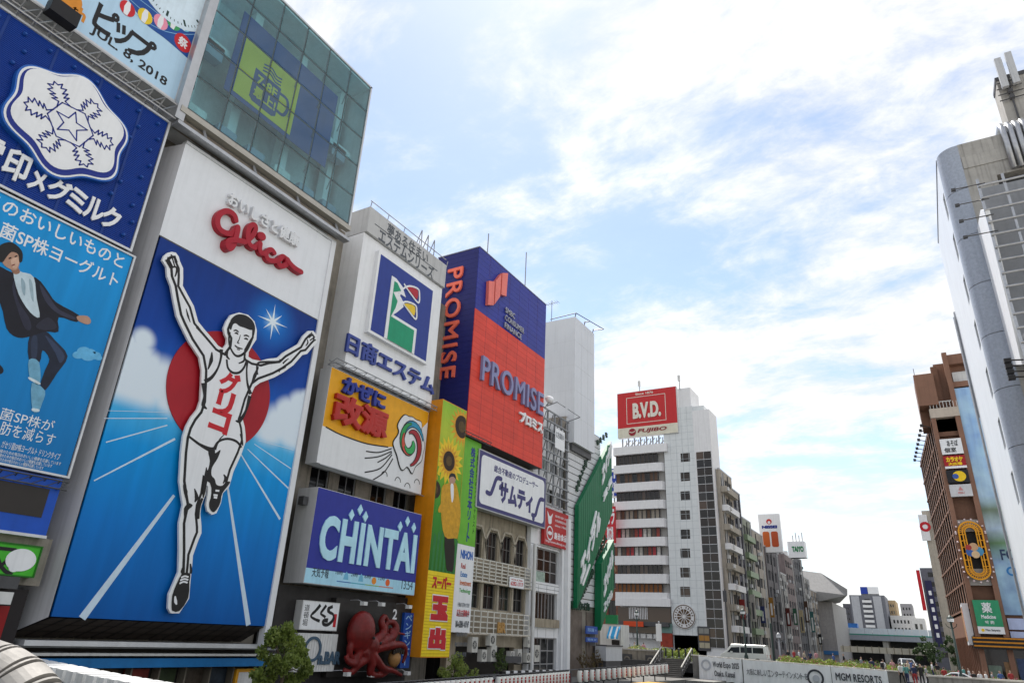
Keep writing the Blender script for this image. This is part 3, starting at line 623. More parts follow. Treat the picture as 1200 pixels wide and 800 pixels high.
for i, (u, c) in enumerate(((16.2, '#3b5a2a'), (17.7, '#54402c'), (19.1, '#7a2a22'), (20.4, '#3d4a30'), (21.8, '#544a40'), (23.1, '#333d48'))):
    panel(Gb, (u, -1.1, u+1.1, -.15), -1.04, -.9, 'shop_display', mat('display_'+c[1:], c, .5, var=.5, scale=3), t)
panel(Gb, (24.35, -1.15, 25.9, -.18), -.6, -.4, 'yellow_board', mat('yellow_board', '#d99a1f', .5), t); panel(Gb, (24.5, -1.15, 25.75, -.32), -.4, -.39, 'yellow_board_face', dull_white, t)
# track lines
mb = None
line_m = mat('track_line', '#c9dcec', .5)
for a, c, w0, w1 in (((110, 563), (205, 514), .05, .10), ((96, 724), (204, 580), .30, .13), ((122, 490), (196, 490), .03, .04), ((124, 518), (196, 498), .05, .05), ((291, 732), (266, 566), .26, .10), ((328, 608), (281, 530), .12, .06), ((338, 572), (290, 526), .08, .04), ((341, 549), (298, 520), .05, .03), ((344, 527), (303, 516), .03, .02), ((126, 481), (196, 483), .02, .02)):
    mb = MB(); A, C = G.uv(*a), G.uv(*c); dx, dy = C[0]-A[0], C[1]-A[1]; l = math.hypot(dx, dy); nx, ny = -dy/l, dx/l
    G.prism(mb, [(A[0]+nx*w0/2, A[1]+ny*w0/2), (A[0]-nx*w0/2, A[1]-ny*w0/2), (C[0]-nx*w1/2, C[1]-ny*w1/2), (C[0]+nx*w1/2, C[1]+ny*w1/2)], .003, .009); mb.build('track_line', line_m, t)
# red disc behind the runner
dc = (19.58, 12.0); dr_ = G.uv(318, 490)[0]-dc[0]; dr_ = 2.86
mdisc = mat('disc_red', '#a31524', .45, var=.12, scale=.6); shape(G, circle(dc, dr_, 72), .009, .05, 'red_disc', mdisc, t)
# eight-pointed star
sc_ = G.uv(319.5, 377); st = []
for i in range(16):
    r_ = (1.0 if i % 4 == 0 else .78) if i % 2 == 0 else .17; a = R_(4)+i*math.pi/8; st.append((sc_[0]+r_*math.cos(a), sc_[1]+r_*math.sin(a)))
shape(G, st, .009, .02, 'star', mat('star_white', '#e2eef8', .4), t)
# runner: cut-out board, dark outline, white body
RUN = [(185.1,307),(187.2,301.4),(191.3,298.1),(196.1,296.8),(201,297.8),(204.3,302.2),(205.9,307.9),(209.5,316),(209.6,327.4),(209.1,336.3),(214.8,346.9),(222.1,359.9),(227,377.8),(233.5,385.9),(243.3,397.3),(250.6,406.2),(256.3,409.5),(260.4,404),(261,398),(258.4,393),(257,386),(260.3,377.6),(265.6,370.2),(275.2,367.4),(285.8,370.2),(293.2,377.6),(296,388.2),(295.4,398.8),(290.5,406.3),(286.4,413.7),(286,419),(291,422),(300,423.8),(308.8,421.3),(320.6,420),(327.5,413.8),(336.3,408.8),(345,403.8),(350,395),(356.3,388.8),(362.5,388.8),(366.3,393.8),(366.5,402.5),(361.3,408.1),(355,415.6),(349.4,416.9),(338.8,428.8),(327.5,436.9),(316.3,443.1),(299.5,449.4),(293.3,454),(285.8,471),(281.6,485.9),(279.4,492.3),(281.6,500.8),(282.6,510),(282.8,518),(277.5,533),(268.5,552.5),(263.3,570.5),(256,578),(253.5,590),(248.3,601.3),(243,603.2),(237.8,599),(236.3,591.5),(238.3,578),(238.5,570),(237.0,569),(235.5,579.5),(230.5,593),(229.4,602),(230.7,616.3),(230.7,624.4),(227.2,632.5),(220.7,650.4),(219.8,661.8),(217.7,681.3),(216.1,700.8),(204.4,717.9),(194.6,717.9),(191.4,712.2),(192.2,696),(198.7,681.3),(203.6,670),(204.4,645.5),(204.4,613),(209,592),(207,579.5),(204.8,564.5),(207,530),(209.3,512),(213,500),(219,489),(226,480.5),(229.6,470),(230.6,452),(231.2,435),(228.5,420),(216.2,401.5),(206,381),(201.8,371.3),(197.8,351.8),(195.3,337.1),(190.9,325.8),(190.0,314.4)]
run = G.uvs(RUN)
rn = shape(G, run, .20, .32, 'runner_cutout', white, t)
shape(G, inset(run, .17), .32, .326, 'runner_outline', black, rn)
shape(G, inset(run, .295), .326, .332, 'runner_body', mat('runner_white', (.78, .79, .82), .4, var=.03), rn)
LN = black
def rl(pts, w, name='runner_line', m_=None, k=1.0, org=(0, 0), d=.338, sm=True):
    mb_ = MB(); q = G.uvs(pts, org, k); n0 = len(q); q2_ = smooth_loop(q, 4, False) if sm and n0 > 2 else q
    if isinstance(w, (list, tuple)):
        ww = []; 
        for i in range(len(q2_)):
            f = i/(len(q2_)-1)*(len(w)-1); j = min(int(f), len(w)-2); ww.append(w[j]+(w[j+1]-w[j])*(f-j))
    else: ww = w
    G.stroke(mb_, q2_, ww, .33, d, 0); return mb_.build(name, m_ or LN, rn)
def rp(pts, name, m_=None, k=1.0, org=(0, 0), d0=.33, d1=.34, sub=3):
    return shape(G, smooth_loop(G.uvs(pts, org, k), sub), d0, d1, name, m_ or LN, rn)
z1o, z1k = (220, 350), 4.71
rp([(206, 165), (212, 125), (235, 100), (262, 92), (300, 100), (335, 130), (347, 170), (338, 215), (330, 205), (335, 180), (318, 178), (285, 165), (262, 158), (240, 142), (224, 150), (214, 178)], 'runner_hair', k=z1k, org=z1o)
rl([(208, 190), (202, 235), (212, 280), (238, 318), (268, 318), (300, 290), (322, 250), (336, 215)], [.09, .09, .10, .12, .12, .10, .08], k=z1k, org=z1o)
rl([(200, 168), (196, 190), (202, 210)], .06, k=z1k, org=z1o)
rl([(228, 183), (242, 180), (256, 190)], [.05, .09, .06], k=z1k, org=z1o); rl([(284, 210), (300, 208), (314, 216)], [.06, .09, .05], k=z1k, org=z1o)
rl([(234, 196), (246, 196), (254, 204)], [.05, .11, .04], k=z1k, org=z1o); rl([(286, 226), (298, 226), (308, 232)], [.04, .11, .05], k=z1k, org=z1o)
rl([(266, 205), (258, 232), (250, 248), (260, 252)], [.03, .05, .07, .04], k=z1k, org=z1o)
rl([(234, 262), (252, 276), (278, 282)], [.06, .09, .05], k=z1k, org=z1o); rl([(246, 284), (262, 288)], .05, k=z1k, org=z1o)
rl([(196, 285), (190, 320), (206, 340)], [.1, .14, .06], k=z1k, org=z1o); rl([(292, 330), (282, 350), (256, 362)], [.12, .10, .06], k=z1k, org=z1o)
rl([(190, 340), (196, 385), (222, 412), (258, 412), (285, 385), (298, 350)], [.10, .11, .12, .12, .11, .09], k=z1k, org=z1o)    # neckline
rl([(160, 285), (158, 330), (140, 390), (105, 440), (68, 462)], [.2, .12, .10, .16, .2], k=z1k, org=z1o)     # arm hole
rl([(108, 300), (104, 345), (86, 395)], [.05, .2, .05], k=z1k, org=z1o)
rl([(305, 350), (300, 400), (304, 470), (322, 530)], [.12, .09, .12, .2], k=z1k, org=z1o); rl([(365, 380), (345, 430), (325, 480)], [.06, .2, .05], k=z1k, org=z1o)
rl([(60, 470), (66, 540), (60, 590), (80, 612)], [.22, .1, .2, .05], k=z1k, org=z1o); rl([(318, 540), (296, 620), (262, 676), (238, 676)], [.22, .12, .2, .04], k=z1k, org=z1o)
z2o, z2k = (175, 290), 6.153
for p_s in ([(85, 100), (120, 160)], [(100, 80), (135, 150)], [(125, 62), (150, 145)], [(150, 70), (168, 120)]): rl(p_s, .07, k=z2k, org=z2o, sm=False)
rl([(122, 165), (145, 150), (165, 160), (160, 200), (150, 222)], [.05, .08, .1, .08, .04], k=z2k, org=z2o)
rl([(232, 450), (245, 500), (262, 548)], [.03, .10, .03], k=z2k, org=z2o); rl([(310, 580), (360, 640), (420, 715)], [.16, .10, .05], k=z2k, org=z2o)
z5o, z5k = (280, 370), 8.0
for p_s in ([(615, 215), (655, 180)], [(625, 240), (672, 205)], [(632, 262), (680, 232)], [(625, 190), (645, 165)]): rl(p_s, .07, k=z5k, org=z5o, sm=False)
rl([(600, 230), (605, 262), (585, 290)], [.05, .10, .04], k=z5k, org=z5o); rl([(370, 455), (395, 430), (425, 408)], [.10, .08, .03], k=z5k, org=z5o)
rl([(345, 415), (330, 440), (200, 440), (140, 450), (125, 490), (130, 560)], [.1, .14, .10, .10, .09, .12], k=z5k, org=z5o); rl([(330, 530), (345, 512), (400, 490)], [.12, .10, .03], k=z5k, org=z5o)
z3o, z3k = (180, 500), 6.667
rl([(242, 82), (320, 140), (400, 180), (438, 182)], [.10, .12, .22, .26], k=z3k, org=z3o)       # shorts hem
rl([(438, 180), (470, 120), (540, 98), (610, 118), (650, 165)], [.2, .11, .11, .12, .10], k=z3k, org=z3o)
rl([(515, 65), (485, 95), (462, 130)], [.03, .06, .05], k=z3k, org=z3o); rl([(640, 60), (655, 110), (660, 150)], [.05, .10, .06], k=z3k, org=z3o)
rp([(390, 190), (440, 180), (445, 210), (486, 184), (462, 252), (420, 320), (415, 380), (440, 410), (455, 455), (500, 462), (540, 430), (560, 440), (500, 520), (485, 590), (460, 640), (430, 668), (402, 640), (398, 590), (420, 520), (408, 455), (385, 420), (370, 500), (350, 560), (345, 480), (372, 320), (385, 345), (402, 270)], 'runner_shadow_and_shoe', k=z3k, org=z3o)
rl([(510, 375), (525, 405), (505, 445)], [.04, .16, .04], k=z3k, org=z3o); rl([(282, 485), (298, 550), (284, 590)], [.04, .2, .05], k=z3k, org=z3o)
rp([(195, 450), (228, 505), (222, 580), (268, 615), (225, 660), (205, 740), (200, 640), (222, 600), (200, 520)], 'runner_knee', k=z3k, org=z3o)
rl([(345, 560), (312, 630), (312, 720)], [.1, .22, .10], k=z3k, org=z3o)
for a_, b_ in (((445, 500), (475, 502)), ((430, 534), (462, 538)), ((432, 552), (458, 556))): rl([a_, b_], .09, 'shoe_lace', white_p, z3k, z3o, .345, False)
z4o, z4k = (180, 600), 6.15
rp([(172, 440), (228, 440), (222, 500), (214, 615), (150, 708), (105, 708), (95, 690), (98, 600), (130, 515)], 'runner_shoe', k=z4k, org=z4o, sub=2)
rl([(230, 370), (235, 420), (230, 440)], [.06, .12, .1], k=z4k, org=z4o); rl([(178, 390), (168, 425), (180, 440)], [.05, .10, .1], k=z4k, org=z4o)
for a_, b_ in (((162, 470), (215, 466)), ((155, 490), (213, 486)), ((150, 512), (208, 506))): rl([a_, ((a_[0]+b_[0])/2, b_[1]-7), b_], .07, 'shoe_lace', white_p, z4k, z4o, .345)
rl([(118, 602), (122, 640), (130, 662)], [.06, .14, .04], 'shoe_shine', white_p, z4k, z4o, .345)
# katakana on the vest, tilted with the body
def tilted(ch, c, w, h, ang, m_, par_, d0=.33, d1=.345, bold=.05):
    v, f, a = glyph(ch, bold); xs = [q[0] for q in v]; ys = [q[1] for q in v]; mb_ = MB(); ca, sa = math.cos(ang), math.sin(ang)
    for x, y, z in v:
        fx = ((x-min(xs))/(max(xs)-min(xs))-.5)*w; fy = ((y-min(ys))/(max(ys)-min(ys))-.5)*h
        mb_.v.append(G.pt(c[0]+fx*ca-fy*sa, c[1]+fx*sa+fy*ca, d0+(d1-d0)*z))
    mb_.f += list(f); return mb_.build('letter', m_, par_)
for ch, p0, w, h in (('グ', (204, 475), 1.15, 1.25), ('リ', (180, 580), .95, 1.2), ('コ', (152, 680), 1.1, 1.05)): tilted(ch, G.uv(220+p0[0]/4.71, 350+p0[1]/4.71), w, h, R_(-3), red_p, rn)
# script name, one raised stroke per letter, and the small line above it
z6o, z6k = (230, 220), 6.667
sr_m = mat('script_red', '#a5172c', .4, var=.05)
def script(pts, w, nm='letter'):
    mb_ = MB(); q = smooth_loop(G.uvs(pts, z6o, z6k), 5, False); 
    for i in range(len(q)): G.prism(mb_, circle(q[i], w/2, 14), .02, .24+.003*i)
    for i in range(len(q)-1): G.stroke(mb_, [q[i], q[i+1]], w, .02, .2415+.003*i, 0)
    return mb_.build(nm, sr_m, t)
script([(288, 262), (275, 225), (235, 196), (190, 196), (150, 225), (135, 275), (150, 330), (190, 362), (240, 372), (268, 350), (288, 322), (275, 385), (255, 450), (225, 488), (202, 470), (210, 432), (260, 425), (330, 440)], .29, 'letter_g')
script([(300, 435), (345, 432), (400, 400), (432, 350), (435, 310), (408, 300), (380, 335), (370, 400), (385, 455), (420, 480)], .27, 'letter_l')
script([(400, 470), (440, 470), (474, 440), (470, 480), (478, 515), (510, 525)], .27, 'letter_i')
script([(482, 385), (492, 388)], .46, 'letter_dot')
script([(588, 515), (565, 492), (535, 500), (520, 535), (540, 572), (590, 580), (630, 565)], .27, 'letter_c')
script([(680, 560), (650, 545), (620, 570), (620, 605), (650, 620), (680, 600), (682, 570), (700, 600), (740, 640), (785, 668)], .29, 'letter_o')
kw = [('お', (225, 60), (302, 150)), ('い', (318, 130), (388, 220)), ('し', (410, 175), (450, 255)), ('さ', (488, 225), (555, 305)), ('と', (555, 285), (620, 350)), ('健', (632, 310), (705, 410)), ('康', (705, 360), (785, 455))]
A = G.uv(230+225/6.667, 220+110/6.667); C = G.uv(230+785/6.667, 220+408/6.667)
text(G, 'おいしさと健康', (A[0], (A[1]+C[1])/2-.42, C[0], (A[1]+C[1])/2+.42), mat('raised_pale', (.72, .73, .76), .4), t, .02, .26, .035, split=True)
panel(G, (23.9, gz2-.02, 24.4, gz2+.02), .0, .02, 'drain', mid_grey, t)
# ================================================================ glass-fronted upper floors above the runner sign
GB = Face('L', -27.5)
t = thing('glass_showroom', 'teal glass-fronted upper floors with yellow mug poster above the runner sign', 'building', (-30, 20, 24.6))
gl = GB.uv(219, 130)[0]; gr = GB.uv(409, 262)[0]; gb = GB.uv(409, 262)[1]; gt = GB.uv(437, 105)[1]
glass_t = glass_mat('showroom_glass', (.70, .875, .90))
NC, NR = 6, 5
cw = (gr-gl)/NC; rows = [gb, gb+(gt-gb)*.19, gb+(gt-gb)*.40, gb+(gt-gb)*.605, gb+(gt-gb)*.81, gt]
for i in range(NC):
    for j in range(NR):
        panel(GB, (gl+i*cw+.03, rows[j]+.03, gl+(i+1)*cw-.03, rows[j+1]-.03), -.05, -.02, 'glass_panel', glass_t, t)
for i in range(NC+1): panel(GB, (gl+i*cw-.028, gb, gl+i*cw+.028, gt), -.12, -.06, 'mullion', dark_grey, t)
for j in range(NR+1): panel(GB, (gl, rows[j]-.028, gr, rows[j]+.028), -.125, -.065, 'transom', dark_grey, t)
panel(GB, (gr, gb-.1, gr+.12, gt+.1), -3.5, .0, 'far_edge', frame_m, t); panel(GB, (gl, gt, gr+.12, gt+.12), -3.5, .0, 'top_edge', frame_m, t)
panel(GB, (gl-.45, gb-.9, gl, gt), -2.6, -.02, 'near_return', mat('silver_cladding', (.45, .46, .48), .3, .5, var=.1), t)
for i in range(NC):
    for j in range(1, NR):
        mb = MB(); u = gl+i*cw; mb.bar(GB.pt(u, rows[j], -.15), GB.pt(u+.5, rows[j]-.12, -.95), .05); mb.build('spider_arm', steel, t)
fl_m = mat('room_floor', (.68, .70, .72), .7); wall_in = mat('room_wall', (.68, .72, .76), .8, var=.15)
panel(GB, (gl, gb, gr, gt), -3.4, -3.2, 'room_back_wall', wall_in, t)
panel(GB, (gl, gb-.3, gr, gb), -3.2, -.1, 'lower_floor_slab', fl_m, t); panel(GB, (gl, rows[2]+.9, gr, rows[2]+1.3), -3.2, -.9, 'upper_floor_slab', fl_m, t)
panel(GB, (gl, gt-.15, gr, gt), -3.2, -.1, 'roof_slab', fl_m, t)
for i, u in enumerate((gl+.5, gl+3.3, gl+6.9, gr-.8)): panel(GB, (u, gb, u+.55, gt-.15), -2.6, -1.9, 'column', white, t)
blu = mat('poster_blue', '#274a86', .6, var=.06)
pu0 = GB.uv(278, 101)[0]-.35; panel(GB, (pu0, rows[1]+.9, gr-2.1, rows[3]+2.0), -.62, -.58, 'blue_screen', blu, t)
y_m = mat('poster_yellow', '#e2c23c', .6, var=.05)
q0 = GB.uv(287, 70); yu0 = GB.uv(278, 101)[0]+.15; yu1 = GB.uv(355, 128)[0]-.1; yv0 = GB.uv(278, 101)[1]+.1; yv1 = GB.uv(296, 39)[1]
pst = panel(GB, (yu0, yv0, yu1, yv1), -.575, -.56, 'yellow_poster', y_m, t)
cu, cv, pw, ph = (yu0+yu1)/2, (yv0+yv1)/2, yu1-yu0, yv1-yv0
mugm = mat('mug_blue', '#23457c', .6)
shape(GB, [(cu-.26*pw, cv-.38*ph), (cu-.20*pw, cv-.43*ph), (cu+.14*pw, cv-.43*ph), (cu+.2*pw, cv-.38*ph), (cu+.2*pw, cv+.15*ph), (cu-.26*pw, cv+.15*ph)], -.56, -.553, 'mug_shape', mugm, pst)
GBm = MB(); GB.stroke(GBm, smooth_loop([(cu+.2*pw, cv+.06*ph), (cu+.33*pw, cv+.05*ph), (cu+.37*pw, cv-.1*ph), (cu+.32*pw, cv-.26*ph), (cu+.2*pw, cv-.27*ph)], 4, False), .05*pw, -.56, -.552, 0); GBm.build('mug_handle', mugm, pst)
text(GB, '7-8F', (cu-.20*pw, cv-.09*ph, cu+.15*pw, cv+.08*ph), y_m, pst, -.553, -.547, .03, split=True); text(GB, '最上!', (cu-.21*pw, cv-.33*ph, cu+.17*pw, cv-.13*ph), y_m, pst, -.553, -.547, .03, split=True)
GBm = MB()
for k_ in range(3): GB.stroke(GBm, smooth_loop([(cu-.15*pw, cv+(.2+.06*k_)*ph), (cu-.02*pw, cv+(.24+.06*k_)*ph), (cu+.08*pw, cv+(.18+.06*k_)*ph), (cu+.18*pw, cv+(.2+.06*k_)*ph)], 4, False), .10, -.56, -.552, 0)
GBm.build('steam', mugm, pst)
for i in range(6):
    for j in (0, 2):
        u = gl+i*cw+.35; panel(GB, (u, rows[j]+.25, u+1.15, rows[j]+1.15), -1.5, -.9, 'office_cabinet', mat('cabinet_grey', (.30, .34, .42), .6) if (i+j) % 3 else dull_white, t)
# underside trays
panel(GB, (gl-.3, gb-.42, gr+.2, gb-.1), -.35, .02, 'gutter', mat('tray_beige', (.42, .40, .36), .5, var=.12), t)
panel(GB, (gl-.3, gb-.75, gr+.2, gb-.45), -1.1, -.4, 'soffit_tray', mat('tray_brown', (.25, .22, .19), .6, var=.2), t)
panel(GB, (gl-.3, gb-1.2, gr+.2, gb-1.02), -.4, .10, 'lower_rail', steel, t)
for i in range(4):
    u = gl+1.2+i*3.1; mb = MB(); mb.bar(GB.pt(u, gb-.3, -.3), GB.pt(u+.15, gb-1.1, .0), .12); mb.build('bracket', mid_grey, t)
# ================================================================ building carrying three boards, then the boards
WF = Face('L', -30.8)
t = thing('tenement', 'dingy beige tenement wall behind the three stacked boards', 'building', (-31, 31, -1.2))
ops = [(u, 8.95, u+1.55, 10.6) for u in (28.6, 31.0, 34.0, 36.3)]
wall(WF, (25.9, -1.2, 41.6, 26.3), ops, .3, dirty_concrete, t)
for o in ops: window(WF, (o[0]+o[2])/2, (o[1]+o[3])/2, o[2]-o[0], o[3]-o[1], t, mid_grey, pane_dark, (2, 1))
mb = MB(); mb.box((-44, 25.9, -1.2), (-31.11, 41.6, 26.3)); mb.build('core', dirty_concrete, t)
for i, u in enumerate((26.15, 26.55, 26.95)):
    mb = MB(); mb.tube([WF.pt(u, -1.2, .25), WF.pt(u, 23-2*i, .25)], .11, 8); mb.build('drain_pipe', (concrete, mid_grey, dirty_concrete)[i], t)
for v in (4, 8, 12, 16):
    mb = MB(); WF.box(mb, 26.0, 27.15, v, v+.1, 0, .4); mb.build('pipe_clip', mid_grey, t)
# --- estem board
ES = Face('L', -29.0)
t = thing('logo_tower_board', 'white board with blue square logo over 日商エステム lettering', 'billboard', (-30, 31.5, 16))
e0 = ES.uv(427, 272)[0]; e1 = ES.uv(519, 330)[0]; ez0 = ES.uv(409, 432)[1]; ez1 = ES.uv(428, 272)[1]; ez2 = ES.uv(428, 240)[1]
panel(ES, (e0, ez0, e1, ez1-.05), -2.3, 0, 'board', white, t)
panel(ES, (e0, ez1, e1, ez2), -2.3, .22, 'head_band', mat('band_grey', (.50, .50, .50), .55, var=.08, grime=.2), t)
panel(ES, (e0-.02, ez0-.1, e1, ez0), -2.3, .03, 'bottom_trim', mid_grey, t)
grey_p = mat('grey_print', '#555a60', .5)
def z7(x, y): return ES.uv(360+x/3.333, 230+y/3.333)
A = z7(305, 120); C = z7(465, 225); text(ES, '夢ある住まい', (A[0], A[1]-.62, C[0], A[1]+.32), grey_p, t, .22, .235, .015, split=True)
A2 = z7(270, 155); C2 = z7(485, 300); text(ES, 'エステムシリーズ', (A2[0], (A2[1]+C2[1])/2-.55, C2[0], (A2[1]+C2[1])/2+.55), grey_p, t, .22, .235, .02, split=True)
vv = (A[1]-.62 + (A2[1]+C2[1])/2+.55)/2; panel(ES, (z7(255, 108)[0], vv-.03, z7(500, 288)[0], vv+.03), .22, .235, 'rule_line', grey_p, t)
lg = (z7(240, 400)[0], z7(218, 530)[1], z7(472, 480)[0], z7(276, 222)[1])
lb = panel(ES, lg, 0, .35, 'logo_box', white, t); li = (lg[0]+.2, lg[1]+.2, lg[2]-.2, lg[3]-.2); panel(ES, li, .35, .36, 'logo_ground', mat('logo_blue', '#22398c', .45, var=.1), lb)
lw, lh = li[2]-li[0], li[3]-li[1]
def lf(x, y): return (li[0]+x*lw, li[1]+y*lh)
tower_o = [lf(.22, .0), lf(.22, .82), lf(.30, .82), lf(.42, .77), lf(.50, .66), lf(.36, .66), lf(.44, .60), lf(.48, .52), lf(.38, .40), lf(.32, .34), lf(.76, .34), lf(.76, .0)]
shape(ES, tower_o, .36, .40, 'logo_outline', white, lb)
shape(ES, [lf(.27, .0), lf(.27, .77), lf(.32, .77), lf(.40, .70), lf(.27, .62), lf(.36, .54), lf(.34, .44), lf(.28, .30), lf(.71, .30), lf(.71, .0)], .40, .43, 'logo_green', mat('logo_green', '#12936b', .45), lb)
mb = MB(); ES.stroke(mb, smooth_loop([lf(.38, .62), lf(.42, .73), lf(.54, .84), lf(.70, .88), lf(.74, .82), lf(.74, .70), lf(.60, .74), lf(.44, .82)], 4, False), .13, .37, .41, 0); mb.build('logo_outline', white, lb)
mb = MB(); ES.stroke(mb, smooth_loop([lf(.30, .30), lf(.36, .46), lf(.50, .60), lf(.68, .64), lf(.72, .58), lf(.72, .46), lf(.56, .52), lf(.40, .60)], 4, False), .13, .37, .412, 0); mb.build('logo_outline', white, lb)
shape(ES, smooth_loop([lf(.50, .80), lf(.60, .845), lf(.70, .85), lf(.70, .73), lf(.60, .76)], 2), .40, .43, 'logo_red', mat('logo_red', '#b22232', .45), lb)
shape(ES, smooth_loop([lf(.48, .56), lf(.58, .605), lf(.68, .61), lf(.68, .49), lf(.58, .525)], 2), .40, .43, 'logo_yellow', mat('logo_yellow', '#e5c22d', .45), lb)
A = z7(148, 535); C = z7(482, 765); vm = (A[1]+C[1])/2
text(ES, '日商エステム', (A[0]+.1, vm-.70, C[0]+.2, vm+.62), mat('letter_blue', '#3a4a94', .45), t, .02, .2, .03, split=True)
ap = MB(); ap.tube([ES.pt(e0+.1, ez2+.55, .1), ES.pt(e1, ez2+.55, .1)], .035, 6); ap.build('roof_rail', mid_grey, t)
for i in range(6):
    mb = MB(); u = e0+.2+i*1.8; mb.bar(ES.pt(u, ez2, .0), ES.pt(u, ez2+.55, .1), .06); mb.build('rail_post', mid_grey, t)
for i in range(3):
    mb = MB(); u = e1-3.2+i*.8; mb.bar(ES.pt(u, ez2, -.5), ES.pt(u+.45, ez2+1.8, -.3), .07); mb.bar(ES.pt(u+.45, ez2+1.8, -.3), ES.pt(u+.8, ez2+.1, -.5), .07); mb.build('stay', mid_grey, t)
# --- wind remedy board (mascot left out; wind ribbons stand in its place)
KG = Face('L', -28.9)
t = thing('medicine_board', 'yellow and white board reading かぜに改源 with swirling wind ribbons', 'billboard', (-29.5, 31, 10))
k0 = KG.uv(388, 434)[0]; k1 = KG.uv(503, 478)[0]; kz0 = KG.uv(496, 580)[1]; kz1 = KG.uv(388, 434)[1]+.25
panel(KG, (k0, kz0, k1, kz1), -.9, 0, 'board', mat('board_white', (.74, .75, .77), .45, var=.04, grime=.06), t)
def z8(x, y): return KG.uv(340+x/4.444, 420+y/4.444)
low = [z8(185, 355), z8(240, 385), z8(300, 410), z8(400, 443), z8(510, 460)]
org = [(k0+.02, kz1-.02), (k1-.02, kz1-.02), (k1-.02, z8(715, 330)[1]), (z8(600, 420)[0], z8(560, 440)[1])] + list(reversed(smooth_loop(low, 4, False))) + [(k0+.02, low[0][1])]
shape(KG, org, .0, .006, 'yellow_ground', mat('sun_yellow', '#e6a418', .45), t)
mb = MB(); KG.stroke(mb, smooth_loop(low, 4, False), .08, .0, .012, 0); mb.build('ground_edge', black, t)
A = z8(268, 110); C = z8(482, 255); vm = (A[1]+C[1])/2; text(KG, 'かぜに', (A[0], vm-.52, C[0], vm+.55), mat('letter_blue2', '#26358e', .4), t, .02, .26, .05, split=True)
A = z8(222, 200); C = z8(490, 405); vm = (A[1]+C[1])/2; text(KG, '改源', (A[0], vm-.92, C[0], vm+.95), mat('letter_red', '#b02a22', .4), t, .02, .28, .05, split=True)
cx_, cy_ = z8(620, 440); mw = mat('ribbon_white', (.75, .76, .78), .45)
cloud = [(cx_+(1.5+.14*math.cos(5*a+1)+.12*math.sin(8*a))*math.cos(a), cy_+(1.85+.16*math.cos(6*a)+.1*math.sin(9*a))*math.sin(a)) for a in [2*math.pi*i/70 for i in range(70)]]
shape(KG, inset(cloud, -.07), .012, .05, 'cloud_edge', black, t); shape(KG, cloud, .05, .07, 'cloud', mw, t)
for i, (c, a0, rr) in enumerate((('#2d8fb2', .3, 1.45), ('#2f9a52', 1.6, 1.15), ('#c9503c', 2.6, .85), ('#3aa85e', 3.6, .6), ('#a02a34', 4.9, 1.3))):
    pts = [(cx_+rr*(1-.55*s/14)*math.cos(a0+s*.24), cy_+rr*1.15*(1-.55*s/14)*math.sin(a0+s*.24)) for s in range(15)]
    mb = MB(); KG.stroke(mb, pts, [.44*math.sin(math.pi*(s+.8)/15.6)+.10 for s in range(15)], .07+.006*i, .085+.006*i, 0); mb.build('ribbon_edge', black, t)
    mb = MB(); KG.stroke(mb, pts, [.38*math.sin(math.pi*(s+.8)/15.6)+.02 for s in range(15)], .086+.006*i, .0885+.006*i, 0); mb.build('ribbon', mat('ribbon_'+c[1:], c, .45), t)
for a, b_, c in (((395, 482), (460, 488), (528, 468)), ((388, 518), (460, 510), (528, 482)), ((455, 540), (500, 515), (530, 488)), ((388, 592), (470, 570), (530, 500)), ((430, 632), (490, 590), (535, 520))):
    mb = MB(); KG.stroke(mb, smooth_loop([z8(*a), z8(*b_), z8(*c)], 5, False), .08, .0, .012, 0); mb.build('wind_line', black, t)
for a in ((490, 610), (560, 640), (610, 670), (660, 650)):
    q = z8(*a); mb = MB(); KG.stroke(mb, [(q[0]+.28*math.cos(x_*.4), q[1]+.28*math.sin(x_*.4)) for x_ in range(9)], .05, .0, .012, 0); mb.build('puff_line', black, t)
truss(KG, k0-.2, k1+.2, kz1+.1, -.1, .55, .28, .9, t, mid_grey, .03); mb = MB(); mb.tube([KG.pt(k0, kz0-.12, .25), KG.pt(k1, kz0-.12, .25)], .04, 6); mb.build('lower_rail', steel, t)
# --- chintai board
CH = Face('L', -28.4)
t = thing('weather_board', 'indigo CHINTAI board with a pale weather forecast strip', 'billboard', (-29.5, 31, 3.6))
c0 = CH.uv(373, 570)[0]; c1 = CH.uv(494, 603)[0]; cz0 = CH.uv(360, 683)[1]; cz1 = CH.uv(373, 570)[1]; czs = CH.uv(362, 665)[1]
panel(CH, (c0, cz0, c1, cz1), -1.5, 0, 'box', mat('box_white', (.62, .62, .63), .5, var=.06, grime=.2), t)
panel(CH, (c0+.02, czs, c1-.02, cz1-.03), .0, .02, 'indigo_face', mat('indigo', '#2b3494', .45), t); panel(CH, (c0+.02, cz0+.03, c1-.02, czs), .0, .02, 'forecast_strip', mat('strip_blue', '#a9d9ee', .45), t)
lb_m = mat('letter_pale_blue', '#b8e4f4', .4)
def z9(x, y): return CH.uv(320+x/3.333, 560+y/3.333)
A = z9(180, 230); C = z9(556, 280)
lt = z9(220, 140)[1]; text(CH, 'CHINTAI', (A[0], z9(200, 320)[1], C[0]-.02, lt-.05), lb_m, t, .02, .09, .042, split=True, gap=.05)
for x, y in ((337, 125), (303, 145), (357, 152), (522, 170), (493, 190), (546, 195)):
    q = z9(x, y); shape(CH, [(q[0], q[1]+.34), (q[0]+.22, q[1]+.05), (q[0]+.02, q[1]-.3), (q[0]-.22, q[1]-.02)], .02, .09, 'letter_spark', lb_m, t)
text(CH, '天気予報', (z9(148, 390)[0], cz0+.35, z9(214, 390)[0], cz0+.85), mat('strip_ink', '#2c3440', .5), t, .02, .026, .012, split=True)
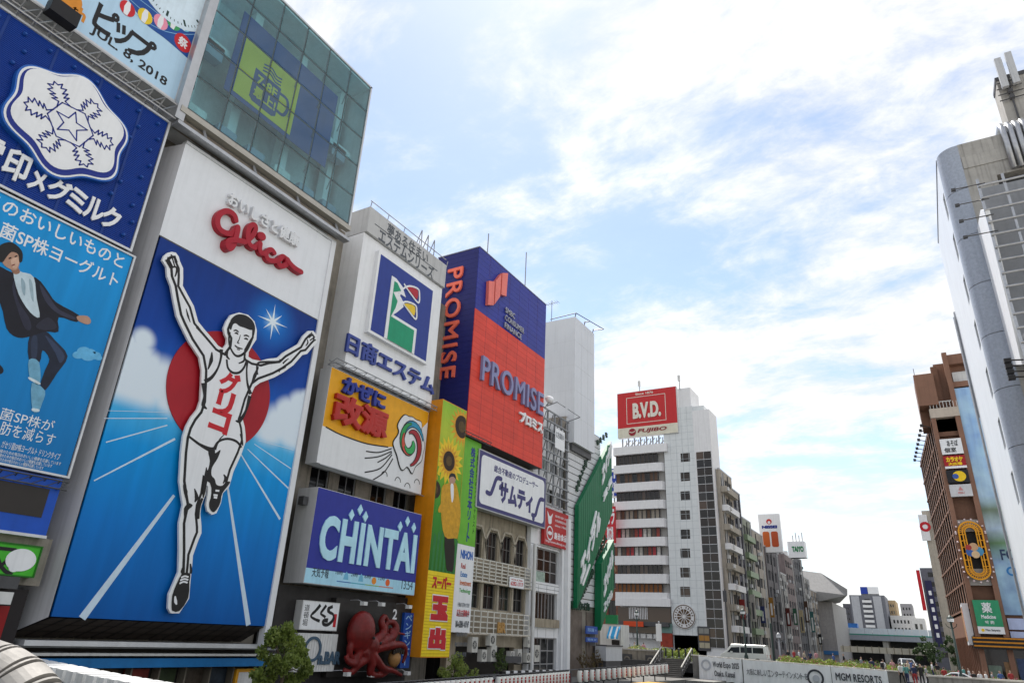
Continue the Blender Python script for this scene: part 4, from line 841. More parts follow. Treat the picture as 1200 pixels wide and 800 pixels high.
text(CH, '13:54', (z9(500, 430)[0], cz0+.30, z9(543, 430)[0], cz0+.82), mat('strip_ink', '#2c3440', .5), t, .02, .026, .0, split=True)
for i, (x, cc2) in enumerate(((282, '#6fb4d4'), (341, '#6fb4d4'), (393, '#e08a2a'), (447, '#e0632a'))):
    u = z9(x, 400)[0]; mm = mat('icon_'+cc2[1:], cc2, .5)
    shape(CH, circle((u, cz0+.55), .2, 16) if i > 1 else [(u-.2, cz0+.42), (u+.2, cz0+.42), (u+.14, cz0+.7), (u, cz0+.85), (u-.14, cz0+.68)], .02, .026, 'weather_icon', mm, t)
    text(CH, ('18時', '24時', '6時', '12時')[i], (u-.85, cz0+.62, u-.3, cz0+.85), mat('strip_ink', '#2c3440', .5), t, .02, .026)
for i, cc2 in enumerate(('#3a6fb4', '#4aa8c0', '#8cb060', '#d06a4a')):
    u = z9(245+i*56, 420)[0]; panel(CH, (u, cz0+.26, z9(245+(i+1)*56, 420)[0]-.01, cz0+.31), .02, .026, 'timeline', mat('tl_'+cc2[1:], cc2, .5), t)
mb = MB(); q = CH.uv(366, 583); CH.box(mb, c0-.45, c0-.1, cz1-1.0, cz1-.55, -.9, -.5); mb.build('lamp', dark_grey, t)
# --- little signs over the octopus restaurant
OC = Face('L', -28.9)
t = thing('restaurant_front', 'black restaurant front under the weather board', 'shop', (-29.5, 31, -1.2))
panel(OC, (26.4, -1.2, 37.6, CH.uv(360, 683)[1]-.12), -1.7, -.5, 'fascia', mat('fascia_black', (.025, .022, .022), .5, var=.4), t)
t = thing('brush_script_sign', 'small white sign with black brush script くくる above the tree', 'sign', (-28.9, 27.5, 1.8))
a0 = OC.uv(355.5, 702.5); a1 = OC.uv(393.5, 739); sgr = (a0[0], a1[1], a1[0]+.05, a0[1]); panel(OC, sgr, -.5, 0, 'box', dull_white, t)
panel(OC, (sgr[0]+.05, sgr[1]+.05, sgr[2]-.05, sgr[3]-.05), 0, .01, 'face', white, t); sw_, sh_ = sgr[2]-sgr[0], sgr[3]-sgr[1]
def sg(x, y): return (sgr[0]+x*sw_, sgr[3]-y*sh_)
for pts, w in (([(.46, .12), (.36, .32), (.25, .52), (.36, .62), (.50, .68)], [.16, .14, .1, .12, .14]), ([(.62, .12), (.54, .30), (.50, .42), (.60, .50), (.64, .54)], [.14, .13, .1, .12, .14]), ([(.80, .14), (.70, .22), (.72, .34), (.84, .42), (.86, .60), (.74, .78), (.62, .78), (.60, .66), (.72, .64)], [.15, .2, .14, .12, .16, .16, .16, .16, .2])):
    mb = MB(); q = smooth_loop([sg(*p) for p in pts], 4, False); ww = [w[min(int(i/(len(q))*len(w)), len(w)-1)]*1.1 for i in range(len(q))]; OC.stroke(mb, q, ww, .01, .02, 0); mb.build('brush_stroke', black, t)
text(OC, '道頓堀', (sg(.06, 0)[0], sg(0, .86)[1], sg(.19, 0)[0], sg(0, .14)[1]), black, t, .01, .016, vertical=True)
panel(OC, (sg(.87, 0)[0], sg(0, .86)[1], sg(.95, 0)[0], sg(0, .4)[1]), .01, .016, 'red_seal', red_p, t)
t = thing('bar_sign', 'white corrugated sign with blue ring and BAR lettering behind the tree', 'sign', (-29, 27.5, 0))
a0 = OC.uv(350, 741); a1 = OC.uv(391, 786); panel(OC, (a0[0], a1[1], a1[0], a0[1]), -.5, -.02, 'board', dull_white, t)
for i in range(14): u = a0[0]+.1+i*.19; panel(OC, (u, a1[1]+.02, u+.08, a0[1]-.02), -.02, .01, 'rib', dull_white, t)
q = OC.uv(366, 760); ring = circle(q, .62, 36); shape(OC, ring, .01, .06, 'ring', mat('ring_blue', '#41586c', .5), t, holes=[circle(q, .48, 36)])
u0 = OC.uv(373, 765)[0]; text(OC, 'n.BAR', (u0, q[1]-.75, u0+1.7, q[1]-.1), mat('ring_blue', '#41586c'), t, .01, .06, .05, split=True)
# --- octopus
t = thing('octopus_board', 'black board carrying lamps behind the red octopus', 'sign', (-28.9, 32.5, -.5))
o0 = OC.uv(396, 702); o1 = OC.uv(482, 790); panel(OC, (o0[0], o1[1], o1[0], o0[1]+.1), -.5, -.1, 'board', mat('board_black', (.03, .027, .026), .45, var=.4, scale=1.2), t)
for x, y in ((417, 706), (438, 707), (470, 710), (397, 788), (425, 789), (468, 787)):
    q = OC.uv(x, y); mb = MB(); mb.tube([OC.pt(q[0]-.5, q[1]+.12, .0), OC.pt(q[0]-.2, q[1]+.16, .35), OC.pt(q[0], q[1]+.04, .55)], .018, 6); l_ = mb.build('lamp_arm', steel, t)
    mb = MB(); OC.box(mb, q[0]-.14, q[0]+.16, q[1]-.12, q[1]+.08, .45, .75); mb.build('lamp_head', dull_white, t)
def oc(x, y, d=.3): u, v = OC.uv(320+x/3.333, 560+y/3.333); return Vector(OC.pt(u, v, d))
oct_m = mat('octopus_red', '#6e1a18', .42, var=.45, scale=1.4, bump=.4, bscale=7)
mb = MB()
def ell(mb, c, rx, ry, rz, n=20, k=12):
    b_ = len(mb.v)
    for i in range(k+1):
        th_ = math.pi*i/k
        for j in range(n):
            a = 2*math.pi*j/n; mb.v.append((c[0]+rx*math.sin(th_)*math.cos(a), c[1]+ry*math.sin(th_)*math.sin(a), c[2]+rz*math.cos(th_)))
    for i in range(k):
        for j in range(n): q = (j+1) % n; mb.f.append((b_+i*n+j, b_+(i+1)*n+j, b_+(i+1)*n+q, b_+i*n+q))
ell(mb, oc(318, 598, .5), .62, .98, 1.12); ell(mb, oc(350, 650, .5), .5, .62, .6)
def arm(pts, r0_, r1_):
    q = [oc(x, y, d) for x, y, d in pts]; out = []
    for i in range(len(q)-1):
        p0, p1, p2, p3 = q[max(i-1, 0)], q[i], q[i+1], q[min(i+2, len(q)-1)]
        for s in range(5):
            tt = s/5; out.append(.5*(2*p1+(p2-p0)*tt+(2*p0-5*p1+4*p2-p3)*tt**2+(3*p1-p0-3*p2+p3)*tt**3))
    out.append(q[-1]); n_ = len(out)-1; mb.tube(out, [r0_+(r1_-r0_)*i/n_ for i in range(n_+1)], 10)
arm([(370, 630, .6), (400, 600, .6), (395, 560, .55), (410, 538, .5), (425, 560, .5)], .30, .10)
arm([(370, 645, .6), (430, 620, .6), (450, 585, .6), (440, 560, .5), (415, 570, .5), (420, 600, .55)], .30, .10)
arm([(430, 590, .5), (450, 600, .5), (490, 608, .5)], .16, .06)
arm([(370, 660, .6), (430, 650, .65), (475, 650, .6), (490, 680, .55), (480, 720, .5)], .30, .09)
arm([(340, 670, .6), (370, 710, .65), (400, 740, .6), (440, 748, .5), (480, 768, .45)], .34, .10)
arm([(340, 680, .6), (350, 720, .65), (350, 760, .6), (400, 765, .5), (425, 752, .45)], .32, .10)
arm([(320, 670, .6), (330, 700, .6), (300, 725, .6), (280, 755, .5), (250, 745, .45)], .32, .12)
arm([(310, 650, .6), (300, 690, .6), (290, 720, .6), (265, 715, .55), (255, 690, .5)], .28, .10)
arm([(290, 640, .5), (275, 655, .5), (275, 690, .5), (300, 705, .5)], .26, .12)
oo = mb.build('octopus_figure', oct_m, None)
rm_ = oo.modifiers.new('union', 'REMESH'); rm_.mode = 'VOXEL'; rm_.voxel_size = .06; rm_.use_smooth_shade = True
sm_ = oo.modifiers.new('soften', 'SMOOTH'); sm_.iterations = 3
ev = oo.evaluated_get(bpy.context.evaluated_depsgraph_get()); me2 = bpy.data.meshes.new_from_object(ev); bpy.data.objects.remove(oo)
oc_t = thing('octopus_figure', 'giant glossy red octopus sculpture with curling arms on the black board', 'sculpture', tuple(oc(320, 700, .4)))
me2.transform(Matrix.Translation(-BASE[oc_t])); me2.materials.clear(); me2.materials.append(oct_m); link('body', me2, oc_t)
for x, y in ((335, 620), (362, 640)):
    mb = MB(); ell(mb, oc(x, y, 1.12), .06, .09, .09, 12, 8); mb.build('eye', black, oc_t, smooth=True)
t = thing('dumpling_ball', 'round brown dumpling ball held by the octopus', 'sculpture', tuple(oc(448, 700, .5)))
mb = MB(); ell(mb, oc(448, 700, .5), .34, .44, .50, 24, 14); mb.build('ball', mat('dumpling', '#9a7244', .5, var=.3, scale=4), t, smooth=True)
for i in range(6):
    q = oc(430+i*7.5, 668+abs(i-2.5)*3, .5); mb = MB(); mb.box(q+Vector((.20, -.06, -.12)), q+Vector((.34, .06, .12+.03*(i % 2)))); mb.build('sauce_drip', mat('sauce', '#1d120d', .3), t)
t = thing('penguin_bar_sign', 'narrow blue vertical sign with katakana beside the octopus board', 'sign', (-28.7, 35.5, -.3))
a0 = OC.uv(472, 717); a1 = OC.uv(478, 782); pr_ = (OC.uv(470, 750)[0], a1[1], OC.uv(480, 750)[0]+.05, a0[1]); panel(OC, pr_, -.2, .1, 'board', mat('sign_blue', '#1d4aa0', .45), t)
text(OC, 'ペンギンバー', (pr_[0]+.12, pr_[1]+.15, pr_[2]-.12, pr_[3]-.12), mat('pale_ink', '#9cc4e8', .4), t, .1, .11, .01, vertical=True, split=True)
a0 = OC.uv(470, 724); text(OC, '2F', (a0[0]-.75, a0[1]-.9, a0[0]-.35, a0[1]+.5), white_p, t, -.09, -.06, .02, vertical=True, split=True)
# ================================================================ sunflower blade sign
TM = Face('L', -28.0)
t = thing('sunflower_sign', 'tall orange-edged blade sign, sunflower photo above red 玉出 on yellow', 'sign', (-28.6, 38.6, .3))
m0, m1, mz0, mz1 = 37.15, 40.25, .35, 17.05; zs = TM.uv(505, 668)[1]
panel(TM, (m0, mz0, m1, mz1), -1.6, 0, 'box', mat('orange_edge', '#d98a14', .45, var=.12, grime=.12), t)
panel(TM, (m0+.04, zs, m1-.04, mz1-.06), 0, .01, 'photo_face', ramp_mat('leaf_print', [(0, '#2d6e22'), (.35, '#3f8f2c'), (.6, '#79ad2c'), (.8, '#b7c43a'), (1, '#8fbf3a')], zs, mz1), t)
panel(TM, (m0+.04, mz0+.06, m1-.04, zs), 0, .011, 'yellow_face', mat('super_yellow', '#efd31c', .45), t)
for i in range(26):
    v = mz0+.2+i*(zs-mz0-.3)/26; panel(TM, (m0+.06, v, m1-.06, v+.045), .011, .02, 'face_rib', mat('rib_ochre', '#cfae12', .5), t)
pet = mat('petal_yellow', '#e7c320', .5, var=.15, scale=2); seed = mat('seed_brown', '#33200e', .6, var=.3, scale=4); pet2 = mat('petal_lime', '#b8c832', .5, var=.2, scale=2)
for x, y, r_, mm in ((541, 500, 2.1, pet2), (526, 540, 1.75, pet), (510, 573, 1.5, pet), (546, 568, .9, pet2)):
    c = TM.uv(x, y); fl_pts = []
    for i in range(36):
        a = 2*math.pi*i/36; rr = r_*(1.0 if i % 2 == 0 else .70); u, v = c[0]+rr*math.cos(a), c[1]+rr*math.sin(a); fl_pts.append((min(max(u, m0+.06), m1-.06), min(max(v, zs+.05), mz1-.1)))
    shape(TM, fl_pts, .01, .014+r_*.001, 'petals', mm, t)
    shape(TM, [(min(max(c[0]+r_*(.72 if i % 2 else .46)*math.cos(2*math.pi*(i+.5)/40), m0+.06), m1-.06), min(max(c[1]+r_*(.72 if i % 2 else .46)*math.sin(2*math.pi*(i+.5)/40), zs+.05), mz1-.1)) for i in range(40)], .0145, .0165, 'inner_petals', mat('petal_gold', '#d89a1a', .5, var=.2, scale=3), t)
    shape(TM, [(min(max(u, m0+.06), m1-.06), min(v, mz1-.1)) for u, v in circle(c, r_*.40, 24)], .017, .019, 'seed_head', seed, t); shape(TM, [(min(max(u, m0+.06), m1-.06), min(v, mz1-.1)) for u, v in circle(c, r_*.2, 20)], .019, .0205, 'seed_centre', mat('seed_light', '#5a4420', .6, var=.3, scale=6), t)
gj = mat('printed_jacket_yellow', '#cf9a1c', .5, var=.25, scale=3)
def zt(x, y): return TM.uv(480+x/2.35, 460+y/2.35)
for pts, nm, mm, d in (([(88, 262), (104, 250), (118, 245), (130, 258), (140, 330), (132, 395), (122, 400), (96, 395), (86, 330)], 'printed_jacket', gj, .024), ([(96, 395), (122, 400), (120, 485), (108, 490), (100, 480)], 'printed_trousers', mat('printed_dark', '#262018', .6), .022), ([(108, 236), (112, 226), (122, 228), (126, 240), (120, 252), (112, 252)], 'printed_face', skin_p, .026), ([(107, 236), (112, 222), (124, 224), (127, 238), (120, 231), (112, 232)], 'printed_hair', black, .028), ([(112, 254), (120, 254), (120, 290), (115, 300)], 'printed_shirt', white_p, .027), ([(90, 300), (78, 320), (82, 330), (94, 318)], 'printed_arm', gj, .0245)):
    shape(TM, smooth_loop([zt(*p) for p in pts], 3), .012, d, nm, mm, t)
for i in range(7): u = m0+.3+i*.42; shape(TM, [(u, zs+.03), (u+.22, zs+.03), (u+.3, zs+2.2+.5*(i % 3)), (u+.02, zs+2.4)], .0105, .0125+.0003*i, 'printed_stem', mat('stem_green', '#2f7a3a', .5, var=.2), t)
text(TM, 'スーパー', (m0+.55, zs-1.05, m1-.45, zs-.25), red_p, t, .02, .05, .05, split=True)
vm = (zs-1.2+mz0)/2; text(TM, '玉', (m0+.6, vm+.15, m1-.55, zs-1.4), white, t, .02, .045, .105); text(TM, '出', (m0+.6, mz0+.4, m1-.55, vm-.15), white, t, .02, .045, .105)
text(TM, '玉', (m0+.65, vm+.22, m1-.6, zs-1.47), red_p, t, .046, .07, .085, split=True); text(TM, '出', (m0+.65, mz0+.47, m1-.6, vm-.22), red_p, t, .046, .07, .085, split=True)
# --- green and white vertical company sign
NP = Face('L', -28.3)
t = thing('company_sign', 'green and white vertical sign reading 株式会社日本リート beside the sunflower sign', 'sign', (-29, 42, 1.5))
n1 = NP.uv(556, 600)[0]+.35; n0 = n1-2.9; nz1 = NP.uv(560, 518)[1]; nz0 = NP.uv(547, 741)[1]; nm_ = NP.uv(553, 640)[1]
panel(NP, (n0, nm_, n1, nz1), -.4, 0, 'green_board', mat('lime_green', '#68b22c', .45), t); panel(NP, (n0, nz0, n1, nm_-.01), -.4, 0, 'white_board', white, t)
text(NP, '株式会社日本リート', (n1-1.35, nm_+.25, n1-.72, nz1-.55), navy, t, 0, .012, .03, vertical=True, split=True)
text(NP, '不動産再生のスペシャリスト', (n1-.5, nm_+.9, n1-.2, nz1-.5), mat('dark_green_ink', '#1e4a1c', .5), t, 0, .01, .0, vertical=True)
text(NP, 'NIHON', (n1-1.75, nm_-.95, n1-.2, nm_-.35), mat('ink_blue', '#2a62b4', .5), t, 0, .01, .05)
for i, (s, c) in enumerate((('Real', '#b03a30'), ('Estate', '#2a72b4'), ('Investment', '#c0602a'), ('Technology', '#3a9a40'))): text(NP, s, (n1-1.6, nm_-1.6-i*.55, n1-1.6+.14*len(s), nm_-1.25-i*.55), mat('ink'+c[1:], c, .5), t, 0, .01, .02)
for i in range(6): text(NP, '不動産売買仲介管理'[i % 3:], (n1-1.7, nm_-4.1-i*.62, n1-.25, nm_-3.82-i*.62), mat('ink_grey', '#6a6f76', .5), t, 0, .01)
text(NP, '広告主募集中', (n1-1.75, nz0+1.0, n1-.2, nz0+1.45), red_p, t, 0, .01, .02); text(NP, '06-6281-1717', (n1-1.8, nz0+.3, n1-.15, nz0+.75), mat('ink_dark', '#30343a', .5), t, 0, .01, .02)
truss(NP, n0, n1+1, nz1, -.3, .3, .3, .7, t, dark_grey, .03)
# ================================================================ the big blue and red box
PX, PY0, PY1, PZ0, PZ1 = -28.0, 40.35, 52.3, 15.35, 31.3
PR = Face('L', PX); PF = Face('F', PY0)
t = thing('blue_red_box_sign', 'huge blue and red box sign lettered PROMISE on two faces', 'billboard', (-30, 46, PZ0))
pblue = mat('promise_blue', '#273290', .5, var=.16, scale=.5, objvar=.10); pblue_shaded = mat('promise_blue_shaded', '#1f2368', .5, var=.1, scale=.5); pred = mat('promise_red', '#dc4230', .5, var=.14, scale=.5, objvar=.10)  # end face gets a darker blue, its shade is put into the colour
mb = MB(); mb.box((-32.2, PY0+.06, PZ0), (PX-.06, PY1, PZ1)); mb.build('core', dark_grey, t)
zr = 25.65; nrow = 34
for j in range(nrow):
    a0 = PZ0+(PZ1-PZ0)*j/nrow; a1 = PZ0+(PZ1-PZ0)*(j+1)/nrow-.012
    red_row = a1 <= zr+.05
    panel(PR, (PY0, a0, PY1, a1), -.06, 0, 'cladding_strip', pred if red_row else pblue, t)
    mb = MB(); mb.box((-32.2, PY0, a0), (PX-.061, PY0+.06, a1)); mb.build('end_cladding_strip', pblue_shaded, t)
for i in range(1, 7): u = PY0+i*(PY1-PY0)/7; panel(PR, (u-.007, PZ0, u+.007, PZ1), 0, .006, 'joint', mat('joint_dark', (.10, .03, .07), .6), t)
def zp(x, y, f=PR): return f.uv(480+x/3.81, 270+y/3.81)
orange_l = mat('promise_orange', '#f2735c', .42)
A = zp(213, 170, PF); u_l, u_r = zp(170, 200, PF)[0], zp(252, 170, PF)[0]
vt, vb = PF.uv(535, 315)[1], PF.uv(524, 444)[1]; um = (PF.uv(535, 315)[0]+PF.uv(524, 444)[0])/2
text(PF, 'PROMISE', (um-.78, vb, um+.78, vt), orange_l, t, .02, .20, .012, split=True, rot=-90, gap=.07)
coral = mat('promise_coral', '#e8756a', .42)
q = zp(352, 285); bars = [(zp(342, 230), zp(352, 335)), (zp(372, 230), zp(385, 330)), (zp(400, 195), zp(412, 290))]
s0 = zp(338, 283)[0]; s1 = zp(424, 240)[0]; sw = (s1-s0)/3; vt1, vb1 = zp(350, 228)[1], zp(350, 336)[1]; vt2, vb2 = zp(412, 192)[1], zp(412, 292)[1]
shape(PR, [zp(337, 335), zp(362, 337), zp(367, 232), zp(342, 228)], .02, .3, 'symbol_bar', coral, t)
shape(PR, [zp(366, 332), zp(391, 298), zp(397, 197), zp(372, 228)], .02, .3, 'symbol_bar', coral, t)
shape(PR, [zp(396, 289), zp(419, 297), zp(427, 194), zp(402, 193)], .02, .3, 'symbol_bar', coral, t)
tx0 = zp(425, 330)[0]; sil = mat('silver_letter', (.42, .42, .46), .35, .6)
ty = zp(425, 330)[1]
for i, (s, l) in enumerate((('SMBC', 1.6), ('CONSUMER', 3.3), ('FINANCE', 2.9))): text(PR, s, (tx0, ty-.75-i*.72, tx0+l, ty-.25-i*.72), sil, t, .02, .14, .0, split=True)
lil = mat('promise_lilac', '#8286b0', .42)
A = zp(318, 560); C = zp(590, 800); text(PR, 'PROMISE', (A[0], zp(318, 672)[1], C[0]-.1, A[1]+.05), lil, t, .02, .26, .014, split=True, gap=.05)
A = PR.uv(609, 483); C = PR.uv(634, 508); text(PR, 'プロミス', (A[0]-.2, C[1]-.05, C[0]+.05, A[1]+.15), white, t, .02, .2, .05, split=True)
mb = MB(); mb.box((-32.25, PY0-.03, PZ1), (PX+.03, PY1+.03, PZ1+.08)); mb.build('cap', mid_grey, t)
for y_, h in ((44.5, 4.2), (51.5, 6.0)):
    a_ = thing('lightning_rod', 'thin rod on the roof of the blue and red box sign' + (', above the coral symbol' if h < 5 else ', at its far end'), 'rod', (-30, y_, PZ1), 'roof rods'); mb = MB(); mb.tube([(-30, y_, PZ1), (-30, y_, PZ1+h)], .05, 6); mb.build('rod', mid_grey, a_)
    mb = MB(); mb.box((-30.2, y_-.2, PZ1), (-29.8, y_+.2, PZ1+.2)); mb.build('foot', mid_grey, a_)
# ================================================================ under and beside the box sign
SM = Face('L', -28.2)
t = thing('estate_sign', 'white sign with purple border reading サムティ under the red box', 'billboard', (-28.6, 47.8, 10.4))
s0, s1 = SM.uv(562, 527)[0], SM.uv(640, 565)[0]; sz0, sz1 = SM.uv(638, 619)[1], SM.uv(562, 525)[1]
panel(SM, (s0, sz0, s1, sz1), -.7, 0, 'box', pale_grey, t); purple = mat('border_purple', '#3d3a72', .45)
panel(SM, (s0+.08, sz0+.08, s1-.08, sz1-.08), 0, .01, 'border', purple, t)
def rrect(r, rad, n=5):
    u0, v0, u1, v1 = r; out = []
    for cu, cv, a0 in ((u1-rad, v1-rad, 0), (u0+rad, v1-rad, 90), (u0+rad, v0+rad, 180), (u1-rad, v0+rad, 270)):
        out += [(cu+rad*math.cos(R_(a0+90*i/n)), cv+rad*math.sin(R_(a0+90*i/n))) for i in range(n+1)]
    return out
shape(SM, rrect((s0+.35, sz0+.35, s1-.35, sz1-.35), .4), .01, .02, 'face', white, t)
sw, sh = s1-s0, sz1-sz0
def ss(x, y): return (s0+x*sw, sz0+y*sh)
text(SM, '総合不動産のプロデューサー', (*ss(.20, .70), *ss(.86, .83)), purple, t, .02, .03, .02, split=True)
text(SM, 'サムティ', (*ss(.28, .20), *ss(.78, .58)), purple, t, .02, .05, .055, split=True)
for pts in ([(.12, .30), (.17, .30), (.20, .42), (.24, .60), (.30, .62)], [(.78, .18), (.83, .20), (.86, .36), (.90, .52), (.95, .54)]):
    mb = MB(); SM.stroke(mb, smooth_loop([ss(*p) for p in pts], 4, False), .34, .02, .05); mb.build('flourish', purple, t)
for p in ((.31, .50), (.80, .12)): shape(SM, circle(ss(*p), .2, 16), .02, .05, 'flourish_dot', purple, t)
# --- old stone-framed building with hexagonal-headed windows and lattice screens
OB = Face('L', -29.3)
old_m = mat('old_stone', (.36, .31, .235), .9, var=.28, scale=.7, bump=.5, bscale=10, grime=.5); old_l = mat('old_stone_light', (.46, .41, .33), .85, var=.22, scale=1.2, grime=.4)
t = thing('old_stone_building', 'old brown stone building with hexagonal window heads and lattice screens', 'building', (-30, 47.4, -1.2))
b0, b1 = 41.8, 52.2
def zo(x, y): return OB.uv(530+x/4.21, 610+y/4.21)
cols = [44.55, 46.85, 49.1, 51.25]
vU0, vU1 = zo(120, 180)[1], zo(120, 35)[1]; vM0, vM1 = zo(120, 430)[1], zo(120, 300)[1]
ops = []
for c in cols: ops += [(c-.82, vU0, c+.82, vU1), (c-.85, vM0, c+.85, vM1)]
gz = -1.2; ops.append((b0+1.0, gz, b1-1.2, 1.0))
wall(OB, (b0, gz, b1, PZ0), ops, .5, old_m, t); mb = MB(); mb.box((-42, b0, gz), (-30.3, b1, PZ0)); mb.build('core', black, t)
fr_m = mat('window_bronze', (.16, .15, .14), .45)
for c in cols:
    window(OB, c, (vU0+vU1)/2, 1.64, vU1-vU0, t, fr_m, pane_dark, (3, 2), .16, .06)
    window(OB, c, (vM0+vM1)/2, 1.7, vM1-vM0, t, fr_m, pane_dark if c != cols[2] else pane_green, (2, 2), .16, .06)
    mb = MB(); w_ = 1.05
    pts = [(c-w_, vU0), (c-w_-.12, vU1-.75), (c-.55, vU1+.22), (c+.55, vU1+.22), (c+w_+.12, vU1-.75), (c+w_, vU0)]
    for p, q in zip(pts, pts[1:]): OB.stroke(mb, [p, q], .17, -.02, .14, 0)
    mb.build('hexagonal_surround', old_l, t)
    panel(OB, (c+.98, vM0-.1, c+1.24, vM1+.15), 0, .09, 'pilaster', old_l, t)
lat = mat('lattice_cream', (.64, .62, .56), .6, var=.15, grime=.2)
for (va, vb_, nh, nv, dd) in ((zo(100, 298)[1], zo(100, 182)[1], 6, 11, .55), (zo(90, 555)[1], zo(90, 438)[1], 4, 11, .6)):
    sc = panel(OB, (b0+.3, va-.05, b1+.05, va+.03), .3, dd+.1, 'screen_ledge', old_l, t); panel(OB, (b0+.2, va, b1-.3, vb_), .02, .06, 'screen_backing', mat('screen_beige', (.34, .29, .22), .9, var=.3, scale=.8), t)  # backing has the beige of the wall behind the lattice
    for i in range(nh+1): v = va+.06+(vb_-va-.1)*i/nh; panel(OB, (b0+.3, v-.04, b1, v+.04), dd-.06, dd+.0, 'screen_bar', lat, t)
    for i in range(nv+1): u = b0+.3+(b1-b0-.35)*i/nv; panel(OB, (u-.04, va, u+.04, vb_), dd+.003, dd+.06, 'screen_post', lat, t)
r = (zo(262, 0)[0]-.1, zo(262, 328)[1], zo(328, 0)[0], zo(262, 276)[1]); nb = panel(OB, r, .67, .72, 'club_plate', white, t); text(OB, 'CLUB', (r[0]+.25, r[1]+.55, r[2]-.25, r[3]-.15), red_p, nb, .72, .73, .03); text(OB, '6282-1717', (r[0]+.15, r[1]+.15, r[2]-.15, r[1]+.45), red_p, nb, .72, .73, .02)
r = prect(OB, (574, 728), (583, 741)); text(OB, 'BR', r, mat('gilt', '#b0864a', .4), t, .67, .75, .05, split=True)
panel(OB, (b0+1.0, gz, b1-1.2, 1.0), -.9, -.6, 'dark_recess', mat('recess_dark', (.045, .04, .035), .8), t)
acm = mat('ac_beige', (.55, .54, .50), .6, var=.12, grime=.15); acd = mat('ac_grille', (.05, .05, .05), .6)
def ac_unit(face, u, v, w, h, where, d0=.1):
    w *= .82; h *= .82
    a = thing('air_conditioner', 'beige air conditioner box ' + where, 'air conditioner', face.pt(u, v, d0), 'air conditioners below the old stone building'); panel(face, (u-w/2, v, u+w/2, v+h), d0, d0+.4, 'casing', acm, a)
    g_ = shape(face, circle((u-.06*w, v+h/2), min(w, h)*.36, 20), d0+.4, d0+.41, 'fan_opening', acd, a)
    for k_ in range(4): aa = k_*math.pi/4; mb_ = MB(); rr = min(w, h)*.34; cu_, cv_ = u-.06*w, v+h/2; face.stroke(mb_, [(cu_-rr*math.cos(aa), cv_-rr*math.sin(aa)), (cu_+rr*math.cos(aa), cv_+rr*math.sin(aa))], .03, d0+.41, d0+.425, 0); mb_.build('guard_bar', acm, g_)
    panel(face, (u-w/2+.05, v-.1, u-w/2+.14, v), d0+.05, d0+.3, 'foot', dark_grey, a); panel(face, (u+w/2-.14, v-.1, u+w/2-.05, v), d0+.05, d0+.3, 'foot', dark_grey, a)
for x, y, w_, h_, wh in ((152, 612, 1.0, .95, 'on the wall bracket, upper of the near pair'), (155, 690, .95, 1.3, 'tall, lower of the near pair'), (108, 690, .8, .95, 'behind the shrub'), (60, 645, .9, 1.2, 'below the green and white sign'), (285, 698, .8, 1.2, 'in the middle of the ledge'), (330, 695, .75, .85, 'low, left of the tall framed unit'), (372, 692, 1.05, 1.5, 'tall with framed front, nearest the white pillar'), (332, 620, .5, .95, 'narrow, hung under the lattice screen'), (250, 668, .7, .5, 'small and squat behind the planter')):
    u, v = zo(x, y); ac_unit(OB, u, v, w_, h_, wh, .45)
panel(OB, (b0, -1.0, b1, -.85), -.5, 1.6, 'ledge', mat('ledge_grey', (.2, .2, .21), .7), t)
pl = thing('planter_box', 'dark planter box with a creeper among the air conditioners', 'planter', OB.pt(48.2, -.85, .9)); u, v = zo(228, 695); panel(OB, (u-1.2, v, u+1.2, v+.45), .9, 1.3, 'box', dark_grey, pl)
# --- narrow white building with metal windows
NB = Face('L', -28.9)
t = thing('narrow_white_building', 'narrow white-panelled building with wide metal windows under the steel frame', 'building', (-30, 55.4, -1.2))
w0, w1 = 52.35, 58.35
va, vb_, vc, vd = zo(440, 305)[1], zo(440, 150)[1], zo(440, 505)[1], zo(440, 352)[1]
ops = [(w0+.55, va, w1-.6, vb_+.2), (w0+.35, vc, w1-.8, vd), (w0+.3, -1.2, w1-.8, zo(440, 575)[1])]
wall(NB, (w0, -1.2, w1, 20.5), ops, .4, white, t); mb = MB(); mb.box((-42, w0, -1.2), (-30.2, w1, 20.5)); mb.build('core', dull_white, t)
alu = mat('aluminium', (.45, .45, .46), .35, .6)
for (a, b_, c, d), mu, pm in zip(ops, ((4, 3), (8, 1), (4, 3)), (pane_brown, pane_brown, pane_dark)): window(NB, (a+c)/2, (b_+d)/2, c-a, d-b_, t, alu, pm, mu, .25, .09)
panel(NB, (w0+.4, vc-.3, w1-.85, vc+.35), -.1, .25, 'balcony_board', old_m, t); panel(NB, (w0+.6, va, w0+3.0, va+.85), -.24, -.15, 'window_poster', mat('poster_pale', '#9db0a4', .5, var=.5, scale=3), t)
for v in (vd+.25, vb_+.35, va-.2, zo(440, 520)[1]): panel(NB, (w0, v, w1, v+.04), 0, .012, 'panel_joint', mid_grey, t)
for u in (w0+1.6, w0+3.1, w0+4.6):
    for a, b_ in ((va-1.3, va-.25), (vc-1.55, vc-.4)): panel(NB, (u, a, u+.03, b_), 0, .01, 'panel_joint', mid_grey, t)
mb = MB(); mb.tube([NB.pt(w0+.15, -1.2, .35), NB.pt(w0+.15, 9, .35)], .16, 10); mb.build('drain_pipe', dull_white, t)
panel(NB, (w1-.55, -1.2, w1-.1, vb_+.5), .02, .3, 'pier', white, t)
t = thing('red_food_sign', 'red square sign with white pictures and lettering above the metal windows', 'sign', (-28.6, 55, 8.8))
RS = Face('L', -28.5); a0 = RS.uv(640, 597); a1 = RS.uv(665, 642); rr = (RS.uv(638, 620)[0], RS.uv(664, 644)[1], RS.uv(666, 620)[0], RS.uv(640, 594)[1]); panel(RS, rr, -.3, 0, 'board', mat('sign_red', '#b52a2c', .45, var=.08), t)
